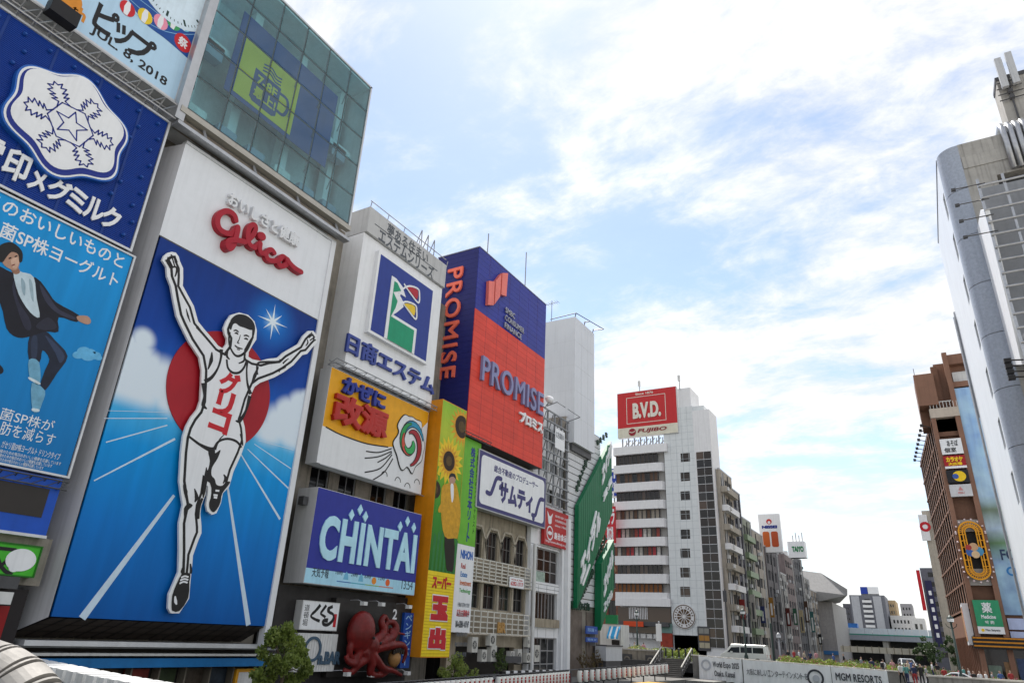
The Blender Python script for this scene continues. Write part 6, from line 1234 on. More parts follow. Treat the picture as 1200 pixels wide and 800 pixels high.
# ================================================================ far left row along the canal
RL = -29.5
def row_block(name, label, y0, y1, z1, col, cols, rows, pm, win=(.66, .5), mull=(2, 1), x=RL, depth=16, style=None, fcols=3):
    t = thing(name, label, 'building', (x-depth/2, (y0+y1)/2, -1.2), 'buildings along the left bank beyond the bridge'); fc = Face('L', x); ff = Face('F', y0)
    m_ = mat('facade_'+str(col), col, .75, var=.22, scale=.6, grime=.5)
    mb = MB(); mb.box((x-depth, y0+.31, -1.2), (x-.31, y1-.02, z1-.02)); mb.build('core', m_, t)
    facade(t, fc, (y0+.02, -1.2, y1-.02, z1), cols, rows, m_, mid_grey if style != 'dark' else dark_grey, pm, win, mull, .3, 2.0, .7, None)
    facade(t, ff, (x-9, -1.2, x-.31, z1), fcols, rows, m_, mid_grey, pm, (.4, .45), (1, 1), .3, 2.0, .7, None)
    rh = (z1+1.2-2.7)/rows
    if style == 'balcony':
        for j in range(rows):
            z = -1.2+2.0+j*rh; panel(fc, (y0+.2, z-.05, y1-.2, z+.95), .003, 1.0, 'balcony', bal_w if j % 2 else m_, t); panel(fc, (y0+.5+(j % 2), z+.2, y0+1.3+(j % 2), z+.8), 1.0, 1.25, 'balcony_unit', dull_white, t)
    if style == 'green':
        for j in range(rows): z = -1.2+2.0+j*rh; panel(fc, (y0+.2, z-.05, y1-.2, z+.95), .003, .7, 'balcony', mat('balcony_green', (.24, .32, .20), .5, var=.2), t)
    mb = MB(); mb.box((x-8, (y0+y1)/2-1.5, z1), (x-4, (y0+y1)/2+1.5, z1+2.2)); mb.build('plant_room', m_, t)
    panel(fc, (y0, z1, y1, z1+.25), -.35, .05, 'parapet_cap', pale_grey, t)
    for k_ in range(7): u, v = rnd.uniform(y0+.6, y1-1.2), rnd.uniform(2, z1-2); panel(fc, (u, v, u+.8, v+.6), .01, .45, 'wall_unit', (dull_white, pale_grey, mid_grey)[k_ % 3], t)
    for k_ in range(3): u = rnd.uniform(y0+.3, y1-.5); panel(fc, (u, -1.2, u+.14, z1-.3), .005, .16, 'riser_pipe', (dull_white, mid_grey, dark_grey)[k_], t)
    for k_ in range(3): xx = x-rnd.uniform(1, 7); yy = rnd.uniform(y0+.5, y1-.5); mb = MB(); mb.tube([(xx, yy, z1), (xx, yy, z1+rnd.uniform(1.5, 3.5))], .05, 5); mb.build('aerial', dark_grey, t)
    mb = MB(); mb.box((x-3, y0+.8, z1), (x-1.5, y0+2.4, z1+1.2)); mb.build('roof_unit', dull_white, t)
    return t, fc, ff
row_block('balcony_block', 'slim cream block with stacked balconies next to the white balconied block', 121.3, 130.2, 30.5, (.40, .36, .30), 3, 9, pane_dark, (.7, .6), style='balcony')
row_block('dark_glass_block', 'slim dark glass block second beyond the white balconied block', 130.4, 136, 28.6, (.12, .12, .15), 3, 9, pane_dark, (.8, .7), style='dark')
row_block('green_balcony_block', 'block with olive green balconies beyond the slim dark block', 136.2, 143.5, 24.4, (.30, .32, .26), 3, 7, pane_dark, (.8, .62), style='green')
row_block('cream_window_block', 'cream block with plain square windows beyond the green balconies', 143.7, 154, 23.2, (.42, .38, .33), 3, 6, pane_dark, (.72, .5))
row_block('grey_sign_block', 'grey block carrying the white NISSEI roof sign', 155.5, 170, 21.5, (.15, .14, .15), 4, 6, pane_dark, (.7, .6))
row_block('pale_tile_block', 'pale narrow block just past the NISSEI block', 170.2, 177, 17.5, (.36, .35, .34), 2, 5, pane_dark)
row_block('plum_block', 'plum-grey block under the small green-lettered roof sign', 177.2, 190, 22.5, (.21, .17, .17), 4, 7, pane_dark)
row_block('black_roof_block', 'dark block with a pitched black roof sign', 190.2, 203, 23.6, (.11, .11, .12), 4, 7, pane_dark)
row_block('white_strip_block', 'pale ribbed block beyond the dark block', 203.2, 212, 19.5, (.36, .35, .34), 3, 6, pane_dark)
row_block('tan_block', 'low tan block just before the angular hall', 212.2, 224, 17.0, (.28, .24, .20), 4, 5, pane_dark)
# shop signs hanging out from these fronts
vcol = [('red', '#8a2a26'), ('white', '#b8b4ac'), ('navy', '#2a3464'), ('ochre', '#946a28'), ('silver', '#8a8a8a'), ('maroon', '#5a201c'), ('green', '#2f5a44'), ('cream', '#b4a684'), ('brown', '#4a3426'), ('teal', '#33605e'), ('black', '#1c1c1e')]
for i, (cn, c) in enumerate(vcol):
    y = 127+i*8.7+rnd.uniform(-1, 1); z = rnd.uniform(2.5, 9); h = rnd.uniform(2.2, 5.2); fc = Face('F', y); mm = mat('hang_'+cn, c, .5, var=.3, scale=1.5)
    t = thing('hanging_sign', cn+' vertical sign hanging from the left bank row beyond the bridge', 'sign', (RL+.6, y, z), 'hanging signs along the left bank')
    panel(fc, (RL+.25, z, RL+1.1, z+h), -.25, 0, 'board', mm, t); panel(fc, (RL+.5, z+.4, RL+.85, z+h*.7), 0, .02, 'pale_mark', dull_white if cn not in ('white', 'silver', 'cream') else dark_grey, t); mb = MB(); mb.bar((RL, y+.12, z+h*.7), (RL+.25, y+.12, z+h*.7), .12); mb.build('bracket', dark_grey, t)
NF = Face('F', 156.0)
t = thing('nissei_roof_sign', 'tall white NISSEI roof sign with a red mark', 'billboard', NF.pt(NF.uv(902, 648)[0], 21.8)); r = (NF.uv(888, 602)[0], NF.uv(902, 647)[1], NF.uv(912.5, 602)[0], NF.uv(900, 602)[1]); panel(NF, r, -1.2, 0, 'board', white, t)
mb = MB(); mb.box((r[0]+.3, 156.1, 21.3), (r[2]-.3, 157.0, r[1])); mb.build('trestle', mid_grey, t)
w_, h_ = r[2]-r[0], r[3]-r[1]; shape(NF, circle((r[0]+.5*w_, r[1]+.80*h_), .55, 24), 0, .05, 'red_mark', mat('mark_red', '#c0302c', .5), t, holes=[circle((r[0]+.5*w_, r[1]+.78*h_), .3, 20)]); text(NF, 'NISSEI', (r[0]+.14*w_, r[1]+.62*h_, r[0]+.86*w_, r[1]+.70*h_), navy, t, 0, .06, .06, split=True)
for i, c in ((0, '#c4622c'), (1, '#b8502c')): shape(NF, rrect((r[0]+(.14+.4*i)*w_, r[1]+.14*h_, r[0]+(.46+.4*i)*w_, r[1]+.54*h_), .35), 0, .05, 'orange_patch', mat('patch'+str(i), c, .5), t)
TF2 = Face('F', 178.0)
t = thing('green_letter_roof_sign', 'small white roof sign with green lettering and aerials', 'billboard', TF2.pt(TF2.uv(938, 652)[0], 22.5)); r = (TF2.uv(923, 640)[0], TF2.uv(933, 653)[1], TF2.uv(943, 640)[0], TF2.uv(933, 634)[1]); panel(TF2, r, -2.5, 0, 'board', white, t); text(TF2, 'TAIYO', (r[0]+.9, r[1]+.35*(r[3]-r[1]), r[2]-.3, r[1]+.7*(r[3]-r[1])), mat('kiosk_green', '#1f7a4a'), t, 0, .05, .06, split=True)
for i in range(4): mb = MB(); x = r[0]+1.2+i*.7; mb.tube([(x, 179, r[3]), (x, 179, r[3]+1.5+.6*(i % 2))], .09, 6); mb.build('aerial', mid_grey, t)
mb = MB(); mb.box((r[0]+.4, 178.2, 22.2), (r[2]-.4, 180, r[1])); mb.build('trestle', mid_grey, t)
# angular hall
t = thing('angular_hall', 'grey concrete hall with a jutting folded white roof', 'building', (-33, 236, -1.2)); hall = mat('hall_grey', (.36, .35, .35), .8, var=.15, grime=.2); HF = Face('F', 228.0)
def hp(px, py, y): d = ray(px, py); return tuple(EYE + d*((y-EYE.y)/d.y))
mb = MB(); mb.box((-52, 228, -1.2), (HF.uv(984, 740)[0]-1.0, 262, HF.uv(975, 705)[1])); mb.build('wall', hall, t)
roofp = [hp(940, 668, 229), hp(962, 671, 229), hp(993, 690, 224), hp(993, 697, 224), hp(960, 704, 224), hp(938, 690, 224)]
back = [(x-6, y+36, z) for x, y, z in roofp]; mb = MB(); n_ = 6; b_ = 0; mb.v += roofp+back; mb.f += [tuple(range(6)), tuple(range(11, 5, -1))]+[(i, i+6, (i+1) % 6+6, (i+1) % 6) for i in range(6)]; mb.build('folded_roof', mat('roof_pale', (.29, .285, .28), .7, var=.15), t)
for j in range(3): window(HF, HF.uv(972, 720)[0]-3, 4+j*3.4, 3.4, 1.9, t, mid_grey, pane, (3, 1), -.05)
panel(HF, (HF.uv(960, 730)[0], 1.0, HF.uv(984, 740)[0]-1.0, 2.0), .003, .3, 'blue_band', mat('band_blue', '#3f78b4', .5), t)
# ================================================================ far road viaduct and blocks behind it
UF = Face('F', 262.0)
t = thing('road_viaduct', 'long pale road viaduct with a green-lined wall crossing the canal far away', 'bridge', (-15, 266, -1)); vx_0, vx_1 = UF.uv(978, 745)[0]-2, UF.uv(1092, 750)[0]+6
v_t, v_b = UF.uv(1000, 735)[1], UF.uv(1000, 749)[1]; vmid = UF.uv(1000, 743)[1]
panel(UF, (vx_0, v_b, vx_1, vmid), -14, 0, 'girder', mat('girder_grey', (.30, .32, .37), .6, var=.1), t); panel(UF, (vx_0, vmid, vx_1, vmid+.3), -.3, .1, 'green_line', mat('line_teal', '#3a8f80', .5), t)
nn = 16
for i in range(nn): a = vx_0+(vx_1-vx_0)*i/nn; panel(UF, (a+.05, vmid+.31, a+(vx_1-vx_0)/nn-.05, v_t), -.3, -.05, 'wall_panel', mat('noise_wall', (.56, .62, .68), .4, var=.06), t)
panel(UF, (vx_0, -1, vx_1, v_b-.02), -16, -12.5, 'underpass_shade', dark_grey, t)  # added dark sheet standing for the shade beneath the girder
for u in (vx_0+4, (vx_0+vx_1)/2-2, vx_1-6): panel(UF, (u, -6, u+1.6, v_b), -12, -1, 'pier', concrete, t)
panel(UF, (vx_0, v_t, vx_0+9, v_t+1.4), -6, -2, 'blue_hoarding', mat('hoarding_blue', '#2f66a8', .5), t)
t = thing('low_bridge', 'low cream-walled bridge beneath the viaduct', 'bridge', (-12, 230, 0)); LF = Face('F', 215.0); z0_, z1_ = LF.uv(1030, 765)[1], LF.uv(1030, 758)[1]; panel(LF, (LF.uv(985, 760)[0], z0_, 3.5, z1_), -1, 0, 'wall', mat('cream_wall', (.62, .57, .48), .8, var=.1), t)
for i in range(12): u = LF.uv(988, 760)[0]+i*1.7; panel(LF, (u, z0_, u+.18, z1_+.25), .0, .12, 'post', old_m, t)
def far_block(name, label, px0, px1, ptop_, y, col, cols, rows, pm=pane, win=(.55, .45), dep=20):
    f = Face('F', y); a, c = f.uv(px0, 740)[0], f.uv(px1, 740)[0]; z = f.uv((px0+px1)/2, ptop_)[1]; t = thing(name, label, 'building', ((a+c)/2, y+dep/2, -1), 'far blocks behind the viaduct'); m_ = mat('far_'+name, col, .8, var=.1, grime=.15)
    mb = MB(); mb.box((a, y+.31, -1), (c, y+dep, z-.02)); mb.build('core', m_, t); facade(t, f, (a, -1, c, z), cols, rows, m_, mid_grey, pm, win, (1, 1), .3, 2, 1.0, None, .6); return t, f, (a, z, c)
t, f, (a, z, c) = far_block('apartment_tower', 'grey apartment tower with pale side strips and white balconies', 1001, 1043, 697, 330, (.16, .165, .19), 3, 11, pane_dark)
for u0, u1 in ((a+.6, a+(c-a)*.28), (c-(c-a)*.33, c-(c-a)*.10)): panel(f, (u0, -1, u1, z-.4), .003, .25, 'pale_strip', mat('strip_grey', (.42, .43, .46), .7), t)
for j in range(11): zz_ = 2+j*(z-3)/11; panel(f, (a+(c-a)*.36, zz_, a+(c-a)*.62, zz_+.9), .003, .9, 'balcony', bal_w, t)
panel(f, (a+(c-a)*.35, z+.5, a+(c-a)*.55, z+3.2), -2, 0, 'blue_roof_sign', mat('roof_sign_blue', '#233f9e'), t); panel(f, (a+(c-a)*.56, z+.5, a+(c-a)*.86, z+3.2), -2, 0, 'white_roof_sign', white, t); panel(f, (a+(c-a)*.35, z, a+(c-a)*.86, z+.5), -2, -.5, 'sign_trestle', mid_grey, t)
far_block('dark_far_block', 'small dark block left of the grey apartment tower', 992, 1001, 707, 345, (.13, .13, .15), 2, 9, pane_dark)
far_block('tan_far_block', 'tan block right of the grey apartment tower', 1043, 1055, 703, 350, (.42, .31, .18), 3, 8)
far_block('white_far_block', 'white low block behind the viaduct wall', 1046, 1075, 721, 335, (.62, .61, .60), 6, 5)
far_block('grey_far_block', 'small grey block above the white low block', 1060, 1074, 707, 390, (.28, .28, .30), 3, 8)
far_block('pale_gable_block', 'pale low block beside the right bank row', 1070, 1086, 724, 310, (.66, .65, .63), 2, 3)
# trees by the viaduct come with the planting below
# ================================================================ right bank: far slim blocks, brown block, white tiled block
def right_block(name, label, px0, px1, ptop_, y, col, cols, rows, dep, pm=pane_dark, R_cols=4):
    f = Face('F', y); a, c = f.uv(px0, ptop_)[0], f.uv(px1, ptop_)[0]; z = f.uv((px0+px1)/2, ptop_)[1]; t = thing(name, label, 'building', ((a+c)/2, y+dep/2, -1), 'right bank blocks'); m_ = mat('right_'+name, col, .75, var=.12, grime=.25); g = Face('R', a)
    mb = MB(); mb.box((a+.31, y+.31, -1), (c+6, y+dep, z-.02)); mb.build('core', m_, t); facade(t, f, (a+.31, -1, c+6, z), cols, rows, m_, dark_grey, pm, (.5, .5), (1, 1), .3, 2, .6); facade(t, g, (-(y+dep), -1, -y, z), R_cols, rows, m_, dark_grey, pm, (.6, .5), (2, 1), .3, 2, .6); return t, f, (a, z, c)
t, f, (a, z, c) = right_block('slate_block', 'slim slate block with a navy vertical sign far along the right bank', 1077.5, 1088, 665, 205, (.13, .13, .16), 2, 9, 14)
panel(f, (a-.9, 12, a-.1, z-.5), -.4, .1, 'red_vertical_sign', red_p, t); panel(f, (a+.6, 4, a+2.0, z-3), .003, .4, 'navy_vertical_sign', mat('navy_sign', '#26264e', .5), t); [panel(f, (a+1.0, 6+k_*1.9, a+1.6, 7.0+k_*1.9), .4, .43, 'pale_mark', white_p, t) for k_ in range(6)]
t, f, (a, z, c) = right_block('tan_slim_block', 'slim tan rendered block with red ringed sign on the right bank', 1079.5, 1092, 598, 152, (.44, .40, .34), 2, 9, 22, pane)
panel(f, (a-.7, z-5.5, a+.7, z-.8), .1, .5, 'ringed_board', white, t); shape(f, circle((a+.15, z-3.0), .9, 28), .5, .55, 'red_ring', red_p, t, holes=[circle((a+.15, z-3.0), .45, 24)])
# --- brown block
OY = 98.0; OF = Face('F', OY); OX = 3.1; OR = Face('R', OX)
br = mat('brown_tile', (.24, .125, .082), .6, var=.14, scale=.6, grime=.15); br2 = mat('brown_tile_dark', (.16, .08, .05), .65, var=.15)
t = thing('brown_signboard_block', 'tall brown tiled block with column of signs and louvred canal side', 'building', (5.5, 110, -1))
OT = 29.8; OXR = 6.25
def ox(y): return OX-.073*(y-OY)     # the canal side swings slightly towards the water
def prism_z(mb, pl, z0, z1):
    b_ = len(mb.v); n_ = len(pl); mb.v += [(x, y, z0) for x, y in pl]+[(x, y, z1) for x, y in pl]; mb.f += [tuple(b_+i for i in reversed(range(n_))), tuple(b_+n_+i for i in range(n_))]+[(b_+i, b_+(i+1) % n_, b_+n_+(i+1) % n_, b_+n_+i) for i in range(n_)]
mb = MB(); prism_z(mb, [(OX+.36, OY+.5), (12, OY+.5), (12, 124), (ox(124)+.36, 124)], -1, OT); mb.build('core', br2, t)
for x0_, x1_ in ((OX, OX+.5), (OXR-.55, OXR)): mb = MB(); mb.box((x0_, OY-.35, -1), (x1_, OY+.6, OT if x0_ < 4 else 37.8)); mb.build('pillar', br, t)
ns = 10
for i in range(ns):
    y = OY+.8+i*2.55
    mb = MB(); mb.box((ox(y+1)+.02, y, 7.0), (ox(y+1)+.055, y+1.15, OT-.4)); mb.build('louvre_fin', mat('fin_tan', (.36, .19, .12), .6, var=.15), t)
for j in range(9): z = 7+j*2.75; mb = MB(); prism_z(mb, [(OX-.05, OY+.6), (OX+.3, OY+.6), (ox(124)+.3, 124), (ox(124)-.05, 124)], z, z+.22); mb.build('louvre_band', br, t)
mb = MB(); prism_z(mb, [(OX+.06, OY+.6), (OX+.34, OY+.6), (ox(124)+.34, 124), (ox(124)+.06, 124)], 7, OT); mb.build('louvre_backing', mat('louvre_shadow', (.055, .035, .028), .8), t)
for i in range(9): mb = MB(); y = OY+2+i*2.4; mb.bar((ox(y), y, OT-1.0), (ox(y)-.9, y, OT-.7), .08); mb.box((ox(y)-1.15, y-.15, OT-.85), (ox(y)-.8, y+.15, OT-.5)); mb.build('spot_lamp', dark_grey, t)
panel(OF, (OX, OT-.5, OXR, OT+.7), -1.5, .45, 'roof_balcony', mat('cream_render', (.50, .43, .36), .7), t)
for i in range(9): u = OX+.15+i*.36; panel(OF, (u, OT+.7, u+.06, OT+1.5), .3, .36, 'baluster', dull_white, t)
panel(OF, (OX+.1, OT+1.5, OXR-.6, OT+1.58), .28, .38, 'hand_rail', dull_white, t)
mb = MB(); mb.box((4.6, OY+1.5, OT), (10, 116, 37.0)); mb.build('stair_tower', br, t); mb = MB(); mb.box((4.2, OY+.6, OT+.71), (4.9, OY+1.5, 36.4)); mb.build('tower_fin', br2, t)
mb = MB(); mb.box((2.1, OY-.5, 31.0), (4.3, OY+6, 35.2)); mb.build('cantilever_box', br, t); mb = MB(); mb.box((2.1, OY+2, 28.8), (3.4, OY+5, 31.0)); mb.build('box_foot', br2, t)
mb = MB(); mb.box((OXR, OY+.2, 36.3), (OXR+3, OY+6, 37.6)); mb.box((OXR, OY+.2, 33.2), (OXR+3, OY+6, 33.9)); mb.box((OXR, OY+1.4, 33.9), (OXR+3, OY+6, 36.3)); mb.build('roof_loggia', br, t); panel(OF, (OXR+.2, 34.0, OXR+2.0, 35.4), -1.3, -.9, 'loggia_window', dull_white, t)
mb = MB(); mb.tube([(2.4, OY+5, 35.2), (2.4, OY+5, 38)], .05, 6); mb.build('rod', mid_grey, t)
for z in (27.0, 21.6, 10.4): panel(OF, (OX+.5, z, OXR-.55, z+.55), -.6, -.1, 'floor_band', br2, t)
panel(OF, (OX+.5, 27.6, OXR-.55, 29.3), -.55, -.5, 'dark_recess', black, t)
def osign(name, label, ya, yb, m_, deco):
    u0, u1 = OX+.42, OXR-.48; va, vb_ = OF.uv(1120, ya)[1], OF.uv(1120, yb)[1]; g = thing(name, label, 'sign', OF.pt((u0+u1)/2, vb_, .4), 'signs stacked on the brown block'); panel(OF, (u0, vb_+.05, u1, va-.05), .2, .55, 'board', m_, g); deco(g, u0, u1, vb_+.05, va-.05); 
    mb_ = MB(); OF.box(mb_, u0+.3, u0+.45, vb_+.1, va-.1, -.3, .2); OF.box(mb_, u1-.45, u1-.3, vb_+.1, va-.1, -.3, .2); mb_.build('bracket', mid_grey, g)
def d1_(g, a, c, z0_, z1_): text(OF, 'あそぼ', (a+.7, z0_+.95, c-.4, z1_-.2), black, g, .55, .57, .02, split=True); text(OF, '個室', (a+.3, z0_+.2, c-.7, z0_+.8), black, g, .55, .57, .02, split=True)
def d2_(g, a, c, z0_, z1_): text(OF, 'カラオケ', (a+.25, (z0_+z1_)/2, c-.25, z1_-.15), mat('bright_yellow', '#f0c81e', .4), g, .55, .6, .07, split=True); text(OF, '大広場', (a+.4, z0_+.35, c-.4, (z0_+z1_)/2-.05), mat('bright_yellow', '#f0c81e'), g, .55, .6, .06, split=True); panel(OF, (a, z0_, c, z0_+.28), .55, .57, 'white_strip', white, g)
def d3_(g, a, c, z0_, z1_): shape(OF, circle(((a+c)/2+.15, (z0_+z1_)/2), .68, 28, .62), .55, .6, 'yellow_disc', mat('bright_yellow', '#f0c81e'), g); shape(OF, circle(((a+c)/2-.25, (z0_+z1_)/2), .32, 20), .6, .62, 'blue_patch', mat('patch_blue', '#3a5aa8', .5), g)
def d4_(g, a, c, z0_, z1_): text(OF, 'EBISU', (a+.8, z0_+.3, c-.8, z0_+.55), mat('pink_ink', '#cc8888', .5), g, .55, .57, .02); shape(OF, [((a+c)/2-.25, z0_+.7), ((a+c)/2+.25, z0_+.7), ((a+c)/2, z0_+1.2)], .55, .57, 'pink_mark', mat('pink_ink', '#cc8888'), g)
osign('brush_letter_sign', 'white sign with black brush lettering, topmost on the brown block', 514, 533, white, d1_); osign('karaoke_board', 'red sign with fat yellow lettering, second on the brown block', 534, 550, mat('sign_crimson', '#a31c24', .45), d2_); osign('yellow_disc_sign', 'black sign with a yellow disc, third on the brown block', 551, 567, mat('sign_black', '#1c1c22', .45), d3_); osign('pale_pink_mark_sign', 'pale sign with a small pink mark, fourth on the brown block', 568, 583, mat('sign_pale', (.58, .58, .60), .45), d4_)
# oval wheel sign
oz0, oz1 = OF.uv(1140, 680)[1], OF.uv(1140, 611)[1]; ou0, ou1 = OX+.35, OXR-.35
t = thing('oval_wheel_sign', 'yellow oval ladder-like wheel with bulbs hung on the brown block', 'sign', OF.pt((ou0+ou1)/2, oz0, .6)); ym = mat('wheel_yellow', '#e09a14', .4, var=.1)
def oval(u0, u1, v0, v1, n=14):
    rad = (u1-u0)/2; cu = (u0+u1)/2; return [(cu+rad*math.cos(math.pi*i/n), v1-rad+rad*math.sin(math.pi*i/n)) for i in range(n+1)]+[(cu-rad*math.cos(math.pi*i/n), v0+rad-rad*math.sin(math.pi*i/n)) for i in range(n+1)]
for ins, wd in ((.0, .16), (.38, .12), (.62, .12)): o1_ = oval(ou0+ins, ou1-ins, oz0+ins, oz1-ins); shape(OF, o1_, .45, .75, 'oval_rail', ym, t, holes=[inset(o1_, wd)])
oo1 = oval(ou0, ou1, oz0, oz1); oo2 = oval(ou0+.62, ou1-.62, oz0+.62, oz1-.62)
for i in range(0, len(oo1)): mb = MB(); OF.stroke(mb, [oo1[i], oo2[i]], .09, .5, .7, 0); mb.build('rung', ym, t)
for k_ in range(6):
    v = oz0+1.5+k_*(oz1-oz0-3.0)/5
    for a, b_ in ((ou0, ou0+.62), (ou1-.62, ou1)): mb = MB(); OF.stroke(mb, [(a, v), (b_, v)], .09, .5, .7, 0); mb.build('rung', ym, t)
mbb = MB(); ell(mbb, (0, 0, 0), .11, .11, .11, 10, 6); bulb = mbb.mesh('bulb', smooth=True); bulb.materials.append(mat('bulb_pink', (.75, .62, .64), .3))
oo3 = oval(ou0-.22, ou1+.22, oz0-.22, oz1+.22)
for i in range(0, len(oo3), 2): piece('bulb', bulb, t, OF.pt(*oo3[i], .6))
for k_ in range(5):
    v = oz0+1.4+k_*(oz1-oz0-2.8)/4
    for u in (ou0-.22, ou1+.22): piece('bulb', bulb, t, OF.pt(u, v, .6))
cz_ = (oz0+oz1)/2
for i, (du, dv, rr, c) in enumerate(((-.35, -.2, .5, '#3a62a8'), (.4, -.15, .5, '#4a90b8'), (0, .35, .45, '#c8a07c'), (-.5, .3, .3, '#a83a34'), (.05, -.5, .4, '#d8b890'))): shape(OF, smooth_loop(circle(((ou0+ou1)/2+du, cz_+dv), rr, 10), 2), .5, .8+.01*i, 'centre_boss', mat('boss'+c[1:], c, .5), t)
panel(OF, (OX+.5, oz1-1.1, OXR-.55, oz1+.25), -.3, .0, 'backing_band', mat('backing_grey', (.4, .38, .36), .7), t); panel(OF, (OX+.5, oz0-.5, OXR-.55, oz0+1.3), -.3, .0, 'backing_band', mat('backing_grey', (.4, .38, .36)), t); panel(OF, (OX+.5, oz0+1.3, OXR-.55, oz1-1.1), -.6, -.45, 'dark_gap', black, t)
# pharmacy sign and shop base
t = thing('pharmacy_sign', 'green pharmacy sign with a big white 薬 above the shop canopy', 'sign', OF.pt(4.8, 8, .4)); pz0, pz1 = OF.uv(1150, 742)[1], OF.uv(1150, 703)[1]; pg = mat('pharmacy_green', '#2f9468', .45); pu0, pu1 = OX+.35, OXR-.35
panel(OF, (pu0, pz0+.75, pu1, pz1), .2, .6, 'board', pg, t); panel(OF, (pu0, pz0, pu1, pz0+.74), .2, .6, 'white_strip', white, t); text(OF, '薬', (pu0+.75, pz0+2.15, pu1-.75, pz1-.25), white, t, .6, .66, .018, split=True); text(OF, 'Medicine', (pu0+.55, pz0+1.55, pu1-.55, pz0+1.95), white, t, .6, .63, .03); text(OF, '약 药', (pu0+.8, pz0+1.0, pu1-.8, pz0+1.35), white, t, .6, .63, .02); text(OF, 'Max Satyens', (pu0+.7, pz0+.22, pu1-.4, pz0+.5), black, t, .6, .62, .02); shape(OF, circle((pu0+.45, pz0+.36), .16, 14), .6, .62, 'gold_mark', mat('bright_yellow', '#f0c81e'), t)
t = thing('striped_canopy', 'black canopy with three amber stripes over the pharmacy shop', 'canopy', OF.pt(7, 5, .6)); sz0_, sz1_ = OF.uv(1160, 760)[1], OF.uv(1160, 746)[1]; panel(OF, (OX-.4, sz0_, 13, sz1_), -.3, 1.0, 'box', black, t)
for i in range(3): v = sz0_+.2+i*(sz1_-sz0_)/3; panel(OF, (OX-.35, v, 12.9, v+.16), 1.0, 1.06, 'amber_stripe', mat('amber', '#c8821c', .45), t)
t = thing('pharmacy_shop', 'ground floor shop front under the striped canopy', 'shop', (7, OY, -1)); panel(OF, (OX+.5, -.9, 12, sz0_), -.3, .0, 'glazing', pane_brown, t)
for i, (u, w_, c) in enumerate(((3.7, 1.2, '#6d7d70'), (5.2, .9, '#8a6a4a'), (6.4, 1.3, '#3a4a6a'), (8.0, 1.0, '#c09a2c'), (9.2, 1.1, '#b03030'), (10.5, 1.2, '#d0d0cc'))): panel(OF, (u, -.8, u+w_, 1.2+.4*(i % 3)), .003, .12, 'shop_display', mat('shop_'+c[1:], c, .5, var=.4, scale=2), t)
mb = MB(); prism_z(mb, [(OX, OY+.6), (OX+.34, OY+.6), (ox(124)+.34, 124), (ox(124), 124)], -1, 6.7); mb.build('side_wall', br, t)
for i in range(14): mb = MB(); y = OY+1+i*1.7; mb.box((ox(y)-.14, y, -.8), (ox(y)-.003, y+.25, 4.2)); mb.build('side_fin', br, t)
t = thing('poster_case', 'white case of colourful posters at the corner of the brown block', 'sign', OR.pt(-101, 3.4, .4)); panel(OR, (-104, 3.2, -99, 7.6), .1, .75, 'case', white, t)
for i, c in enumerate(('#b8a030', '#b03a30', '#d8d0c0', '#c86a2c')): panel(OR, (-103.8+i*1.2, 3.6, -102.8+i*1.2, 7.2), .75, .78, 'poster', mat('case_'+c[1:], c, .5, var=.3, scale=2), t)
# mural beside it
mural = ramp_mat('mural_print', [(0, '#8fb0cc'), (.22, '#9cbcd6'), (.30, '#5f7f5a'), (.36, '#b4c8d8'), (.44, '#6f7f6a'), (.5, '#aecbe2'), (.7, '#9fc3e6'), (1, '#a9cbea')], 6, 33)
trn = mural.node_tree; nz_ = trn.nodes.new('ShaderNodeTexNoise'); nz_.inputs['Scale'].default_value = .45; nz_.inputs['Detail'].default_value = 5; tcn_ = trn.nodes.new('ShaderNodeTexCoord'); trn.links.new(tcn_.outputs['Object'], nz_.inputs['Vector']); mxx = trn.nodes.new('ShaderNodeMix'); mxx.data_type = 'RGBA'; mxx.blend_type = 'OVERLAY'; mxx.inputs[0].default_value = .75; trn.links.new(trn.nodes[mural['ramp']].outputs[0], mxx.inputs[6]); trn.links.new(nz_.outputs[0], mxx.inputs[7]); trn.links.new(mxx.outputs[2], trn.nodes['Principled BSDF'].inputs['Base Color'])
t = thing('printed_mural', 'pale blue printed mural panel between the brown and the white block', 'mural', (8, OY, 6)); panel(OF, (OXR+.05, 6.4, 12, 33.0), -.5, -.2, 'print', mural, t); text(OF, 'FO', (OXR+.9, 12.2, OXR+2.4, 13.4), mat('ink_navy', '#2a3a5a', .5), t, -.2, -.17, .02, split=True); q = (OXR+1.6, 11.0); shape(OF, circle(q, .5, 24), -.2, -.17, 'blue_ring', mat('ring_b', '#2f7ab8', .5), t, holes=[circle(q, .3, 20)])
for i in range(3): panel(OF, (OXR+.15, 6.5+i*1.35-.1-4.2, 12, 7.6+i*1.35-.1-4.2+.05), -.45, -.15, 'window_strip', mat('strip_lilac', (.45, .52, .75), .2), t)
